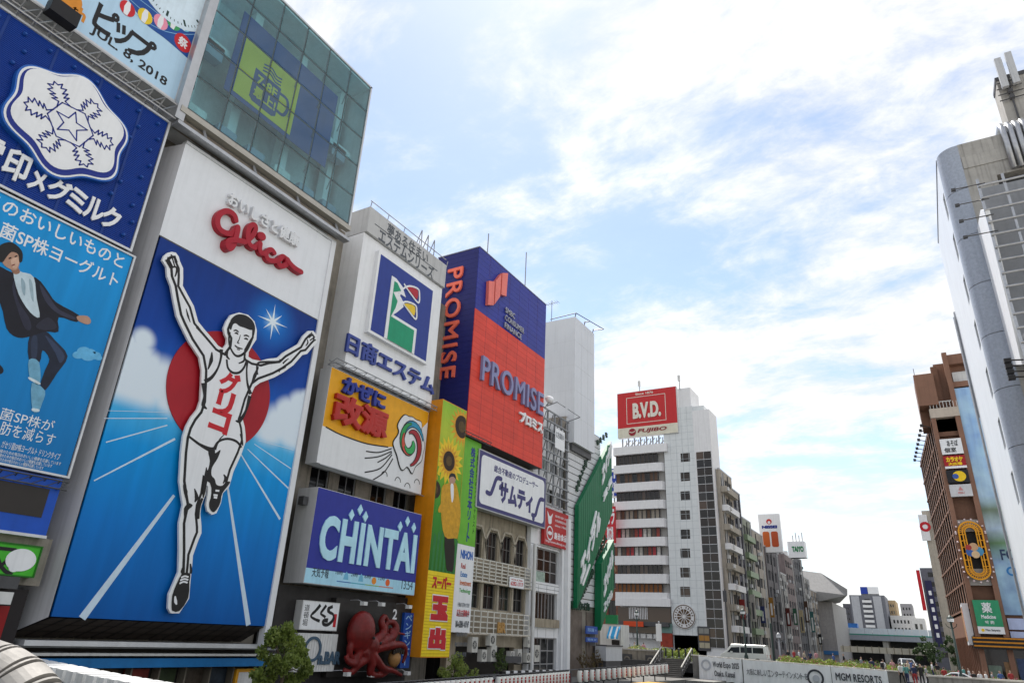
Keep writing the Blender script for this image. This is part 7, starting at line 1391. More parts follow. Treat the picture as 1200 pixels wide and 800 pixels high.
# --- white tiled block
WX = 5.5; WR = Face('R', WX); WY0, WY1 = 51.0, 65.6; WT = 36.6
wt = mat('white_mosaic', (.72, .75, .79), .4, var=.05, scale=.5, bump=.1, bscale=40); wc_ = mat('grey_mosaic', (.36, .40, .48), .45, var=.18, scale=6, bump=.3, bscale=30)
t = thing('white_tiled_block', 'white tiled block with slit windows and a rounded grey corner', 'building', (9, 58, -1))
slots = []
for i in range(9): z = 32.2-3.55*i; slots.append((-54.3, z, -53.1, z+2.0))
wall(WR, (-WY1, -1, -(WY0+1.5), WT), slots, .35, wt, t)
for o in slots: window(WR, (o[0]+o[2])/2, (o[1]+o[3])/2, o[2]-o[0], 2.0, t, dark_grey, pane_dark, (1, 1), .2)
mb = MB(); mb.box((WX+.36, WY0+1.7, -1), (20, WY1, WT-.02)); mb.build('core', wt, t)
for j in range(10):
    mb = MB(); z = -1+j*3.76; cxx, cyy, rad = WX+1.2, WY0+1.2, 1.22; n_ = 10; arc = [(cxx+rad*math.cos(R_(180+90*i/n_)), cyy+rad*math.sin(R_(180+90*i/n_))) for i in range(n_+1)]
    arc = [(WX-.02, WY0+1.5)]+arc+[(WX+1.3, WY0-.02)]; b_ = 0; k_ = len(arc); mb.v += [(x, y, z) for x, y in arc]+[(x, y, z+3.72) for x, y in arc]; mb.f += [(i, i+1, k_+i+1, k_+i) for i in range(k_-1)]; mb.build('corner_ring', wc_, t, smooth=True)
mb = MB(); mb.box((WX+.3, WY0+.4, -1), (WX+2, WY0+2, WT-.05)); mb.build('corner_core', concrete, t)
wlc = Face('F', WY0); ops = [(8.6, 31.4, 16, 33.3)]
wall(wlc, (WX+1.3, -1, 16, WT), ops, .8, concrete, t); mb = MB(); mb.box((8.3, WY0+.9, 31), (16, WY0+1.6, 33.6)); mb.build('recess_back', dark_grey, t)
for z, m_ in ((31.7, mat('rusty_pipe', (.30, .13, .07), .7, var=.3)), (32.2, steel)): mb = MB(); mb.tube([(8.7, WY0+.3, z), (16, WY0+.3, z)], .12, 8); mb.build('recess_pipe', m_, t)
panel(wlc, (WX+1.35, WT-2.2, 9.5, WT-1.2), .003, .06, 'upper_band', concrete, t)
panel(WR, (-(WY1+.2), 20, -(WY1-.02), WT-7), -.3, .12, 'far_edge_pipe', steel, t); mb = MB(); mb.tube([(WX-.15, WY1-.2, 0), (WX-.15, WY1-.2, 29)], .09, 8); mb.build('drain_pipe', steel, t)
mb = MB(); mb.box((WX-.05, WY0+1.5, WT), (20, WY1+.05, WT+.12)); mb.build('roof_edge', mid_grey, t)
# steel frame with white side panel
px_edge = Face('R', 6.7)
t = thing('steel_hoarding', 'galvanised steel hoarding frame with a white side panel before the white block', 'frame', (8, 48, 16))
ppts = [px_edge.uv(*p) for p in ((1154, 246), (1198, 429), (1177, 429), (1142, 286), (1149, 246))]; shape(px_edge, ppts, -.25, .0, 'side_panel', white, t); ny = -max(p[0] for p in ppts); hz0, hz1 = min(p[1] for p in ppts), max(p[1] for p in ppts); HFc = Face('F', ny)
for i in range(14): v = hz0+(hz1-hz0)*i/13; mb = MB(); mb.tube([HFc.pt(6.7, v, 0), HFc.pt(13, v, 0)], .07, 6); mb.build('rail', steel, t)
for i in range(5): u = 6.75+i*1.35; panel(HFc, (u-.07, hz0-.2, u+.07, hz1+.6), -.2, -.07, 'post', steel, t)
for i in range(4):
    mb = MB(); mb.bar(HFc.pt(6.75+i*1.35, hz0+1+2.3*i, -.25), HFc.pt(8.8+i*1.1, hz0+4.5+2.3*i, -.9), .12); mb.build('brace', mid_grey, t)
    mb = MB(); z = hz1-1.2*i+.2; mb.bar((WX+1.6, ny+.1, z), (WX-.1, ny-.2, z-.15), .06); mb.box((WX-.3, ny-.3, z-.26), (WX-.05, ny-.1, z-.1)); mb.build('spot_lamp', dark_grey, t)
for i in range(4): z = hz0+.1-.35*i; mb = MB(); mb.bar((WX+1.2, ny+.8, z), (WX+.5, ny+.3, z-.1), .07); mb.box((WX+.2, ny+.1, z-.25), (WX+.55, ny+.45, z-.02)); mb.build('lower_lamp', black, t)
mb = MB(); mb.box((6.9, ny+1.2, hz0), (13, ny+1.4, hz1+.5)); mb.build('rear_sheet', mid_grey, t)
panel(HFc, (8.2, hz0+4.2, 9.6, hz0+6.2), -1.15, -1.0, 'plant_opening', black, t); panel(HFc, (7.1, hz0-1.7, 13, hz0-.15), -1.5, -.2, 'base_cladding', pale_grey, t); panel(HFc, (7.0, hz0-5.5, 8.2, hz0-1.8), -1.2, -.3, 'rusty_plant', mat('rusty_plant', (.32, .17, .08), .8, var=.4, scale=2), t); panel(HFc, (8.3, -1, 14, hz0-1.8), -1.4, .3, 'lower_cladding', dull_white, t)
# ducts, upper block, antennas
DX = Face('F', WY0-.6)
t = thing('roof_ducts', 'four galvanised ducts rising over the roof edge of the white block', 'ducts', (10.5, WY0, WT-2))
for i in range(4): x = DX.uv(1180, 170)[0]+.1+i*.42; mb = MB(); mb.tube([(x, WY0-.25, 33.4), (x, WY0-.25, WT+.2), (x-.0, WY0+.3, WT+.9), (x, WY0+2.5, WT+1.1)], .19, 10); mb.build('duct', steel, t, smooth=True)
t = thing('lift_house', 'concrete lift house block above the white tiled block', 'building', (14, 56, WT)); UB = Face('F', 53.5); mb = MB(); mb.box((UB.uv(1184, 150)[0], 53.5, WT+.13), (22, 55.5, UB.uv(1195, 88)[1])); mb.build('wall', concrete, t); mb = MB(); mb.box((UB.uv(1184, 150)[0]-.05, 53.45, UB.uv(1195, 88)[1]), (22, 55.5, UB.uv(1195, 88)[1]+.35)); mb.build('cap', dark_grey, t)
t = thing('cell_antenna', 'pair of upright panel antennas on a bracket above the right roof', 'antenna', (11, 53.2, 38)); AF = Face('F', 53.0)
for (xa, ya), (xb, yb) in (((1167, 70), (1180, 102)), ((1182, 62), (1190, 98))): A, C = AF.uv(xa, ya), AF.uv(xb, yb); u = (A[0]+C[0])/2; panel(AF, (u-.22, C[1], u+.22, A[1]), -.15, .15, 'antenna_panel', pale_grey, t)
A, C = AF.uv(1176, 66), AF.uv(1185, 118); u = (A[0]+C[0])/2; mb = MB(); mb.tube([AF.pt(u, C[1]-1.5, -.3), AF.pt(u, A[1], -.3)], .07, 8); mb.build('mast', dark_grey, t)
for i in range(4): v = C[1]+.4+i*.55; mb = MB(); mb.bar(AF.pt(u-.8, v, -.25), AF.pt(u+.8, v, -.25), .08); mb.box(AF.pt(u-.15, v, -.45), AF.pt(u+.15, v+.3, -.15)); mb.build('bracket', dark_grey, t)
# ================================================================ banners on the bridge
NBn = 40
def banner(name, label, x0, x1, deco, m_=None, drop=2.1):
    m_ = mat('banner_cloth', (.82, .83, .85), .7, var=.05, scale=.8)
    t = thing(name, label, 'banner', ((x0+x1)/2, BY-.35, ptop(x0)-1.5)); mb = MB(); fcs = Face('F', BY-.33)
    def P_(i, j, back=0):
        x = x0+(x1-x0)*i/NBn; zt = ptop(x)-.06-.05*math.sin(math.pi*i/NBn*5)**2; f = j/6; dy = .05*math.sin(i*.9+j*.8)+.03*math.sin(i*2.3); return (x, BY-.36+dy*f*(2-f)+back, zt-drop*f+(.05*math.sin(i*.7) if j == 6 else 0))
    for bk_ in (0, .012):
        for j in range(7):
            for i in range(NBn+1): mb.v.append(P_(i, j, bk_))
    n_ = NBn+1
    for j in range(6):
        for i in range(NBn): a = j*n_+i; mb.f.append((a, a+n_, a+n_+1, a+1)); o = 7*n_; mb.f.append((o+a, o+a+1, o+a+n_+1, o+a+n_))
    mb.build('cloth', m_, t, smooth=True); deco(t, Face('F', BY-.46), x0, x1); 
    for i in range(6):
        x = x0+.1+(x1-x0-.2)*i/5; mb = MB(); mb.bar((x, BY-.36, ptop(x)-.12), (x, BY-.2, ptop(x)+.02), .03); mb.build('tie', dull_white, t)
    return t
bx = [Face('F', BY).uv(p, 775)[0] for p in (820, 871, 985, 1038)]
BX0_ = bx[0]
banner_ink = mat('banner_ink', '#3a3c44', .6)
def slope_text(f, s, x0, x1, off, h, par_, bold=.02, m_=None):
    """lettering that follows the fall of the parapet"""
    tot = sum(glyph(c, bold)[2] for c in s); x = x0
    for ch in s:
        w = glyph(ch, bold)[2]/tot*(x1-x0)
        if ch != ' ':
            z = ptop(x+w/2)-off; hh = h
            if ch in '.,': hh = h*.25
            elif ch in 'acegnorsuxw': hh = h*.72
            elif ch == 'p': hh = h*.95; z -= h*.22
            elif ch == 'ー': hh = h*.12; z += h*.44
            text(f, ch, (x+w*.06, z, x+w*.94, z+hh), m_ or banner_ink, par_, 0, .01, bold, split=True)
        x += w
def dec1(t, f, a, c): slope_text(f, 'World Expo 2025', a+1.4, c-.25, .95, .50, t); slope_text(f, 'Osaka, Kansai', a+1.5, c-.7, 1.75, .50, t); q = (a+.75, ptop(a)-.85); shape(f, circle(q, .5, 24), 0, .01, 'ring_mark', mat('banner_grey', '#b4b8c0', .6), t, holes=[circle(q, .32, 20)])
def dec2(t, f, a, c):
    slope_text(f, '大阪に新しいエンターテインメントを', a+.3, c-2.0, 1.35, .52, t, .0); q = (c-1.35, ptop(c)-1.1); shape(f, circle(q, .72, 28), 0, .01, 'lion_ring', banner_ink, t, holes=[circle(q, .55, 28)]); shape(f, smooth_loop(circle((q[0]+.05, q[1]-.05), .3, 9), 2), 0, .012, 'lion_mark', mat('banner_grey', '#9498a0'), t)
def dec3(t, f, a, c): slope_text(f, 'MGM RESORTS', a+.3, c-.5, 1.15, .62, t, .02); slope_text(f, 'JAPAN', a+.4, a+1.7, 1.75, .34, t, .0)
banner('expo_banner', 'white banner reading World Expo 2025 Osaka, Kansai', bx[0], bx[1]-.08, dec1)
banner('japanese_banner', 'long white banner with Japanese line and ring mark, middle of three', bx[1]+.02, bx[2]-.9, dec2)
banner('resort_banner', 'white banner reading MGM RESORTS JAPAN at the right end', bx[2]-.85, bx[3], dec3)
# ---------------------------------------------------------------- wing wall, stairs, rails at the left bridge head
WW = Face('F', 76.2); wx0, wx1 = WW.uv(716, 765)[0]-8, WW.uv(776, 765)[0]
t = thing('wing_wall', 'grey concrete wing wall with pierced panels left of the stairs', 'wall', ((wx0+wx1)/2, 76.3, -1.2)); panel(WW, (wx0, -1.2, wx1, 1.0), -.4, 0, 'wall', dirty_concrete, t); panel(WW, (wx0-.05, 1.0, wx1+.05, 1.15), -.5, .1, 'coping', concrete, t)
for i in range(6): u = wx1-1.3-i*2.6; panel(WW, (u-.55, -.5, u+.55, .6), .003, .08, 'pierced_panel', dark_grey, t); shape(WW, circle((u, .05), .36, 16), .08, .12, 'panel_ring', dirty_concrete, t, holes=[circle((u, .05), .22, 16)])
t = thing('quay_stairs', 'dark stairs with slanting handrails from the bridge down to the quay', 'stairs', (-24, 73, -1.2)); sx0, sx1 = wx1+.2, BX0-.35
for i in range(10): mb = MB(); y = 75.6-.38*i; z = .42-.17*i; mb.box((sx0, y-.38, z-.17), (sx1, y, z)); mb.build('step', mat('step_dark', (.10, .095, .09), .8, var=.2), t)
for x in (sx0-.1, sx1+.1):
    for off in (.95, .5): mb = MB(); mb.tube([(x, 75.7, .5+off), (x, 71.9, -1.2+off)], .07 if off > .9 else .04, 8); mb.build('hand_rail', coping_m if off > .9 else dark_grey, t)
    for i in range(7): mb = MB(); y = 75.7-.62*i; z = .5-.277*i; mb.box((x-.04, y-.04, z), (x+.04, y+.04, z+.95)); mb.build('baluster', dark_grey, t)
for i in range(5):
    x = sx0+.1+(sx1-sx0-.2)*i/4; b_t = thing('bollard', 'short dark bollard at the stair head' + (', %s of five' % ('first', 'second', 'third', 'fourth', 'fifth')[i]), 'bollard', (x, 76.5, .5), 'bollards at the stair head'); mb = MB(); mb.lathe((x, 76.5, .5), [(.09, 0), (.09, .75), (.11, .78), (.1, .88), (.03, .93)], 10); mb.build('post', dark_grey, b_t, smooth=True)
    mb = MB(); mb.lathe((x, 76.5, .5), [(.14, 0), (.14, .05), (.1, .08)], 10); mb.build('collar', mid_grey, b_t)
# ---------------------------------------------------------------- lanterns along the left quay
lan_w = mat('lantern_paper', (.82, .80, .75), .6, var=.06); lan_r = mat('lantern_red', '#a8201e', .6)
mb = MB(); prof = [(.10, 0)]
for k_ in range(9): f = k_/8; r_ = .21*(math.sin(math.pi*(.12+.76*f))**.45); prof += [(r_, .03+.72*f), (r_*.965, .03+.72*(f+.06))]
prof = prof[:-1]+[(.10, .78)]; mb.lathe((0, 0, 0), prof, 14); lan_me = mb.mesh('paper', smooth=True); lan_me.materials.append(lan_w)
mb = MB(); mb.lathe((0, 0, 0), [(.13, -.05), (.14, .0), (.12, .035)], 12); cap_me = mb.mesh('cap'); cap_me.materials.append(black); mb = MB(); mb.lathe((0, 0, 0), [(.12, .755), (.14, .79), (.13, .83)], 12); cap2_me = mb.mesh('cap'); cap2_me.materials.append(black)
mb = MB()
for v, h, w in ((.14, .17, .05), (.35, .16, .06), (.55, .10, .05)): mb.box((.19, -w-.03, v), (.222, w-.03, v+h))
mark_me = mb.mesh('mark'); mark_me.materials.append(lan_r)
y = 27.0; k_ = 0
while y < 66.0:
    if k_ % 21 != 20:
        x = -22.0; z = -1.05+.0148*(y-38); l_ = thing('paper_lantern', 'white paper lantern with red lettering in the row along the quay rail', 'lantern', (x, y, z), 'paper lanterns along the quay rail')
        link('paper', lan_me, l_); link('cap', cap_me, l_); link('cap', cap2_me, l_); link('red_mark', mark_me, l_)
    y += .46 if y < 45 else 1.02; k_ += 1
t = thing('quay_rail', 'dark quay railing that carries the row of paper lanterns', 'railing', (-22.15, 46, -1.2))
for z in (0, .80): mb = MB(); mb.tube([(-22.2, 26.4, z-1.2), (-22.2, 66.6, z-.62)], .035, 6); mb.build('rail', dark_grey, t)
for i in range(15): mb = MB(); yy = 26.8+i*2.8; mb.box((-22.24, yy-.04, -1.2), (-22.16, yy+.04, -.3+.0148*(yy-38))); mb.build('post', dark_grey, t)
t = thing('striped_kerb', 'black and white striped barrier behind the lanterns', 'barrier', (-24.5, 46, -1.2))
for i in range(16): mb = MB(); mb.box((-24.6, 41+i*.5, -1.2), (-24.4, 41.5+i*.5-.01, -.25)); mb.build('stripe', white if i % 2 else black, t)
yb = thing('yellow_boat_roof', 'small yellow and white boat roof beside the lanterns', 'boat', (-21, 58, -4.2)); q = pz(722, 778, -.2)
mb = MB(); b_ = 0; hull = [(-1.1, -3), (1.1, -3), (1.25, 1.5), (0, 4), (-1.25, 1.5)]; hx, hy = -20.0, 57.0; mb.v += [(hx+x, hy+yy, -3.2) for x, yy in hull]+[(hx+x*.8, hy+yy*.9, -4.3) for x, yy in hull]; mb.f += [(0, 1, 2, 3, 4), (9, 8, 7, 6, 5)]+[(i, i+5, (i+1) % 5+5, (i+1) % 5) for i in range(5)]; mb.build('hull', white, yb); mb = MB(); mb.box((hx-1, hy-2.6, -1.2), (hx+1, hy+1.2, -1.05)); mb.build('canopy', mat('boat_yellow', '#d8a024', .5), yb)
for dx, dy in ((-.9, -2.5), (.9, -2.5), (-.9, 1.1), (.9, 1.1)): mb = MB(); mb.bar((hx+dx, hy+dy, -3.2), (hx+dx, hy+dy, -1.2), .06); mb.build('canopy_post', steel, yb)
# ---------------------------------------------------------------- near left: white ribbed parapet of the bridge ramp and a steel elbow duct
t = thing('ribbed_ramp_parapet', 'curving white ribbed parapet of the near bridge ramp', 'parapet', tuple(pz(110, 790, .0)))
pts = [(8, 767), (30, 771), (60, 777), (95, 784), (130, 791), (165, 797), (200, 803), (235, 809)]
W3 = [pz(x, y, .75) for x, y in pts]
def path(u):
    i = min(int(u), len(W3)-2); return W3[i].lerp(W3[i+1], u-i)
nrib = 20
for i in range(nrib):
    a, c = path(7*i/nrib), path(7*(i+.68)/nrib); d = (c-a).normalized(); nn_ = Vector((-d.y, d.x, 0)).normalized(); mb = MB(); p = [a-nn_*.35, c-nn_*.35, c+nn_*.35, a+nn_*.35]; b_ = len(mb.v); mb.v += [(q.x, q.y, q.z-.22) for q in p]+[(q.x, q.y, q.z) for q in p]; mb.f += [tuple(k2 for k2 in q) for q in ((0,3,2,1),(4,5,6,7),(0,1,5,4),(1,2,6,5),(2,3,7,6),(3,0,4,7))]; mb.build('rib', dull_white, t)
mb = MB(); mb.tube([p+Vector((.45, -.25, -.28)) for p in W3], .13, 10); mb.build('hand_rail', pale_grey, t, smooth=True)
mb = MB(); mb.tube([p+Vector((0, 0, -.5)) for p in W3], .34, 8); mb.build('core', black, t)  # blackened tube paints the shade seen in the gaps between ribs
el = thing('steel_elbow_duct', 'weathered grey segmented elbow duct at the near bridge corner', 'duct', tuple(pz(20, 800, .2)))
c_ = pz(36, 822, .35); c_ = EYE+(c_-EYE)*.62; wm_ = mat('weathered_steel', (.30, .285, .265), .6, .05, var=.3, scale=2.5, bump=.2, bscale=12, grime=.3)
rv = Vector((ray(600, 760).x, ray(600, 760).y, 0)).normalized(); sx_ = Vector((CR.x, CR.y, 0)).normalized()
pp_ = [c_+sx_*(-.95+.95*math.cos(a))+Vector((0, 0, .62*math.sin(a)-.62+.12)) for a in [R_(120-14*i) for i in range(10)]]
for i in range(9): mb = MB(); mb.tube([pp_[i], pp_[i].lerp(pp_[i+1], .97)], [.52, .52], 44); mb.build('duct_segment', wm_, el)
for i in range(1, 9): mb = MB(); d = (pp_[i+1 if i < 9 else i]-pp_[i-1]).normalized(); mb.tube([pp_[i]-d*.012, pp_[i]+d*.012], .5225, 44); mb.build('seam_ring', wm_, el)
# ---------------------------------------------------------------- planting
leaf_cols = []
def leaf_mat(name, a, b_):
    m = bpy.data.materials.new(name); m.use_nodes = True; MATS[name] = m; tr_ = m.node_tree; p = tr_.nodes['Principled BSDF']; p.inputs['Roughness'].default_value = .5
    g = tr_.nodes.new('ShaderNodeTexCoord'); n = tr_.nodes.new('ShaderNodeTexNoise'); n.inputs['Scale'].default_value = 2.5; n.inputs['Detail'].default_value = 8; n.inputs['Roughness'].default_value = .8; tr_.links.new(g.outputs['Object'], n.inputs['Vector'])
    cr = tr_.nodes.new('ShaderNodeValToRGB'); cr.color_ramp.elements[0].position = .35; cr.color_ramp.elements[0].color = (*a, 1); cr.color_ramp.elements[1].position = .65; cr.color_ramp.elements[1].color = (*b_, 1); tr_.links.new(n.outputs[0], cr.inputs[0]); tr_.links.new(cr.outputs[0], p.inputs['Base Color'])
    tl = tr_.nodes.new('ShaderNodeBsdfTranslucent'); tr_.links.new(cr.outputs[0], tl.inputs[0]); ms = tr_.nodes.new('ShaderNodeMixShader'); ms.inputs[0].default_value = .4; o = tr_.nodes['Material Output']; tr_.links.new(p.outputs[0], ms.inputs[1]); tr_.links.new(tl.outputs[0], ms.inputs[2]); tr_.links.new(ms.outputs[0], o.inputs[0]); return m
lf_a = leaf_mat('leaf_bright', (.12, .18, .03), (.30, .36, .08)); lf_b = leaf_mat('leaf_mid', (.05, .09, .025), (.13, .18, .05)); lf_d = leaf_mat('leaf_dark', (.025, .05, .02), (.06, .10, .03)); bark = mat('bark', (.10, .075, .05), .9, var=.3)
def leaf(mb, p, s, rg):
    d = Vector((rg.gauss(0, 1), rg.gauss(0, 1), rg.gauss(.2, .7))).normalized(); u = d.orthogonal().normalized(); u = (u*math.cos(rg.uniform(0, 6.28))+d.cross(u)*math.sin(rg.uniform(0, 6.28))).normalized(); w = d.cross(u); b_ = len(mb.v)
    for a, c in ((0, -1), (.42, -.1), (.3, .5), (0, 1), (-.3, .5), (-.42, -.1)): mb.v.append(tuple(p+w*(a*s)+u*(c*s)+d*(-.12*s*abs(a))))
    mb.f.append(tuple(b_+i for i in range(6)))
def tree(name, label, loc, h, rx, rz, nleaf, s, m_, seed, cat='tree', group=None, trunk=True):
    rg = random.Random(seed); t = thing(name, label, cat, loc, group); L0 = Vector(loc); cc0 = L0+Vector((0, 0, h-rz)); clumps = []
    nb = 30
    for i in range(nb):
        a = rg.uniform(0, 6.28); e = math.asin(rg.uniform(-.8, 1)); r_ = rg.uniform(.35, 1.1); clumps.append((cc0+Vector((rx*r_*math.cos(a)*math.cos(e), rx*r_*math.sin(a)*math.cos(e), rz*r_*math.sin(e))), rg.uniform(.12, .30)*rx))
    if trunk:
        mb = MB(); mb.tube([L0, L0+Vector((.05, .03, (h-rz)*.6)), cc0], [.09, .07, .05], 8)
        mb.build('trunk', bark, t)
        for c, r_ in clumps[:9]: mb = MB(); mb.tube([L0+Vector((0, 0, (h-rz)*.7)), (cc0+c)/2-Vector((0, 0, .1)), c], [.04, .025, .01], 5); mb.build('limb', bark, t)
    mb = MB()
    for i in range(nleaf):
        c, r_ = clumps[rg.randrange(nb)]; d = Vector((rg.gauss(0, 1), rg.gauss(0, 1), rg.gauss(0, .9))).normalized()*(r_*rg.uniform(.3, 1.1)**.6); leaf(mb, c+d, s*rg.uniform(.6, 1.25), rg)
    mb.build('crown', m_, t); return t
tree('quay_tree', 'bushy light green tree in front of the brush script sign', (-25.2, 23.6, -1.2), 2.95, 1.3, 1.35, 4800, .11, lf_a, 3)
tree('quay_shrub', 'pale green rounded shrub in front of the company sign', (-25.4, 37.2, -1.2), 1.85, 1.15, .9, 3000, .075, lf_a, 4)
tree('wall_creeper', 'leafy creeper hanging among the air conditioners', (-28.2, 47.0, -.85), 1.9, .6, .95, 900, .08, lf_b, 5, 'plant', None, False)
for i, (y, h) in enumerate(((60.2, 2.2), (62.0, 1.9), (63.4, 2.4))): tree('dry_shrub', 'thin brownish shrub at the louvred building, %s of three' % ('near', 'middle', 'far')[i], (-27.7, y, -1.2), h, .6, 1.0, 380, .07, leaf_mat('leaf_dry%d' % i, (.10, .06, .03), (.16, .13, .05)), 11+i, 'shrub', 'thin shrubs at the louvred building')
F2 = Face('F', 200)
tree('viaduct_tree', 'dark round tree near the right end of the viaduct', (F2.uv(1091, 760)[0]-.5, 190, -1), 6.2, 2.6, 2.4, 1500, .28, lf_d, 21)
tree('palm_like_tree', 'slim dark tree against the tan slim block', (1.2, 150, -.9), 6.5, 1.5, 2.8, 1200, .22, lf_d, 22)
def hedge(name, label, x0, x1, y0, y1, z0, z1, n, m_, seed, flower=None, zf=None):
    z1 += .25 if zf is deck_z else 0
    rg = random.Random(seed); mb = MB(); fm = MB()
    for i in range(n):
        x = rg.uniform(x0, x1); y = rg.uniform(y0, y1); zb = (zf(x) if zf else 0); hz_ = z0+(z1-z0)*(rg.random()**.6)*(.75+.25*math.sin(x*2.1+seed)*math.sin(y*1.7)); p = Vector((x, y, zb+hz_))
        if flower and rg.random() < .12 and hz_ > (z0+z1)/2: leaf(fm, p+Vector((0, 0, .08)), .10, rg)
        else: leaf(mb, p, .12*rg.uniform(.7, 1.3), rg)
    t = mb.build(name, m_, None); tag(t, label, 'hedge', 'planting beds on the road bridge', 'stuff')
    if flower: f_ = fm.build('blossoms', flower, t, kind='stuff')
    return t
pink = mat('blossom_pink', (.55, .16, .22), .6, var=.3); yel = mat('blossom_yellow', (.62, .5, .12), .6, var=.3)
hedge('flower_bed', 'yellow-green flower bed behind the middle of the bridge parapet', -14.5, -4, 76.4, 79.5, .1, 1.0, 5200, lf_a, 31, pink, deck_z)
hedge('left_flower_bed', 'yellow-green bed at the stair head', -31, -23, 77.6, 80.0, .1, 1.15, 3200, lf_a, 32, yel, deck_z)
hedge('right_flower_bed', 'pink-flecked bed above the right parapet', -1.2, 15, 70.6, 72.6, .1, 1.35, 5200, lf_b, 33, pink, lambda x: -.82)
hedge('far_flower_bed', 'low pink-flecked bed before the cream wall', -12, 1, 108, 111, .1, .9, 2600, lf_b, 34, pink, deck_z)
# ---------------------------------------------------------------- vehicles
tyre = mat('tyre', (.02, .02, .02), .8); rim = mat('rim', (.45, .45, .46), .35, .7); car_glass = mat('car_glass', (.02, .025, .03), .08, var=.05); lamp_w = mat('head_lamp', (.7, .72, .75), .15); lamp_r = mat('tail_lamp', (.45, .03, .02), .25)
def car(name, label, cat, loc, rz, prof, belt, W_, side_win, wheels, paint, wr=.32, front=None):
    """prof: closed side outline (x forward, z up); side_win: list of window outlines; wheels: x positions"""
    t = thing(name, label, cat, loc, None, rz); L0 = Vector(loc); rot = Matrix.Rotation(rz, 3, 'Z'); ztop = max(p[1] for p in prof); BASE[t] = Vector((0, 0, 0))
    def hw(z): return W_/2*(1-.16*max(0, z-belt)/(ztop-belt)-.05*max(0, (.45-z))/.45)
    pts = smooth_loop(prof, 2); mb = MB(); n = len(pts); rows_ = []
    for sgn in (1, -1):
        for ins, k2 in ((0, 1.0), (.06, 1.0)):
            pass
    L_ = []
    for f, yk in ((1, .93), (.985, 1.0), (.985, -1.0), (1, -.93)):
        r_ = []
        cxm = sum(p[0] for p in pts)/n; czm = sum(p[1] for p in pts)/n
        for x, z in pts:
            xx, zz2 = (x, z) if abs(yk) < .95 else (cxm+(x-cxm)*.982, czm+(z-czm)*.965)
            mb.v.append((xx, hw(z)*yk, zz2)); r_.append(len(mb.v)-1)
        L_.append(r_)
    for a, c in zip(L_, L_[1:]):
        for i in range(n): j = (i+1) % n; mb.f.append((a[i], a[j], c[j], c[i]))
    def capf(idx, flip):
        tri = tessellate_polygon([[Vector((mb.v[i][0], mb.v[i][2], 0)) for i in idx]])
        for q in tri: mb.f.append(tuple(idx[k2] for k2 in (q if not flip else reversed(q))))
    # side panels
    i1, i2 = L_[1], L_[2]
    mb2 = MB()
    capf(L_[1], True); capf(L_[2], False)
    body = mb.build('body', paint, t, smooth=False)
    bm_ = bmesh.new(); bm_.from_mesh(body.data); bmesh.ops.recalc_face_normals(bm_, faces=bm_.faces); bm_.to_mesh(body.data); bm_.free()
    for sgn in (1, -1):
        for wpts in side_win:
            mb = MB(); out = [(x, sgn*(hw(z)+.004), z) for x, z in wpts]; inn = [(x, sgn*(hw(z)-.03), z) for x, z in wpts]; k2 = len(out); mb.v += out+inn; mb.f += [tuple(range(k2)) if sgn < 0 else tuple(reversed(range(k2)))]+[(i, i+k2, (i+1) % k2+k2, (i+1) % k2) for i in range(k2)]; mb.build('side_window', car_glass, t)
        for x in wheels:
            mb = MB(); mb.lathe((x, sgn*(W_/2-.09), wr), [(wr*.6, -.1), (wr*.95, -.1), (wr, -.05), (wr, .05), (wr*.95, .1), (wr*.6, .1)], 22, 'y'); w_o = mb.build('tyre', tyre, t, smooth=False)
            mb = MB(); mb.lathe((x, sgn*(W_/2-.085), wr), [(wr*.62, -.09), (wr*.62, .09), (.05, .105 if sgn > 0 else .09)], 14, 'y'); mb.build('rim', rim, t)
            mb = MB(); arch = [(x+(wr+.07)*math.cos(R_(a)), wr+(wr+.07)*math.sin(R_(a))) for a in range(0, 181, 15)]; out = [(xx, sgn*(hw(.5)+.006), z) for xx, z in arch]; k2 = len(out); mb.v += out+[(xx, sgn*(hw(.5)-.02), z) for xx, z in arch]; mb.f += [tuple(range(k2)) if sgn < 0 else tuple(reversed(range(k2)))]; mb.build('wheel_arch', black, t)
    xf = max(p[0] for p in prof); xb = min(p[0] for p in prof)
    for sgn in (1, -1):
        mb = MB(); mb.box((xf-.28, sgn*W_*.30, .62), (xf-.02, sgn*W_*.47, .80)); mb.build('headlight', lamp_w, t); mb = MB(); mb.box((xb-.01, sgn*W_*.36, .75), (xb+.12, sgn*W_*.47, 1.1)); mb.build('tail_light', lamp_r, t); mb = MB(); mb.box((xf-1.35, sgn*(W_/2+.02), belt+.02), (xf-1.15, sgn*(W_/2+.18), belt+.18)); mb.build('wing_mirror', paint, t)
    mb = MB(); mb.box((xf-.06, -W_*.4, .25), (xf+.03, W_*.4, .42)); mb.build('bumper', dark_grey, t)
    if front:
        (xa, za), (xc, zc) = front; mb = MB(); mb.v += [(xa+.02, -hw(za)*.86, za+.02), (xa+.02, hw(za)*.86, za+.02), (xc+.02, hw(zc)*.84, zc+.03), (xc+.02, -hw(zc)*.84, zc+.03)]; mb.f.append((0, 1, 2, 3)); mb.build('windscreen', car_glass, t)
    return t
vanw = mat('van_white', (.72, .74, .70), .25, var=.03); d_ = ray(873, 762); vy = 80.5; vxx = d_.x/d_.y*vy
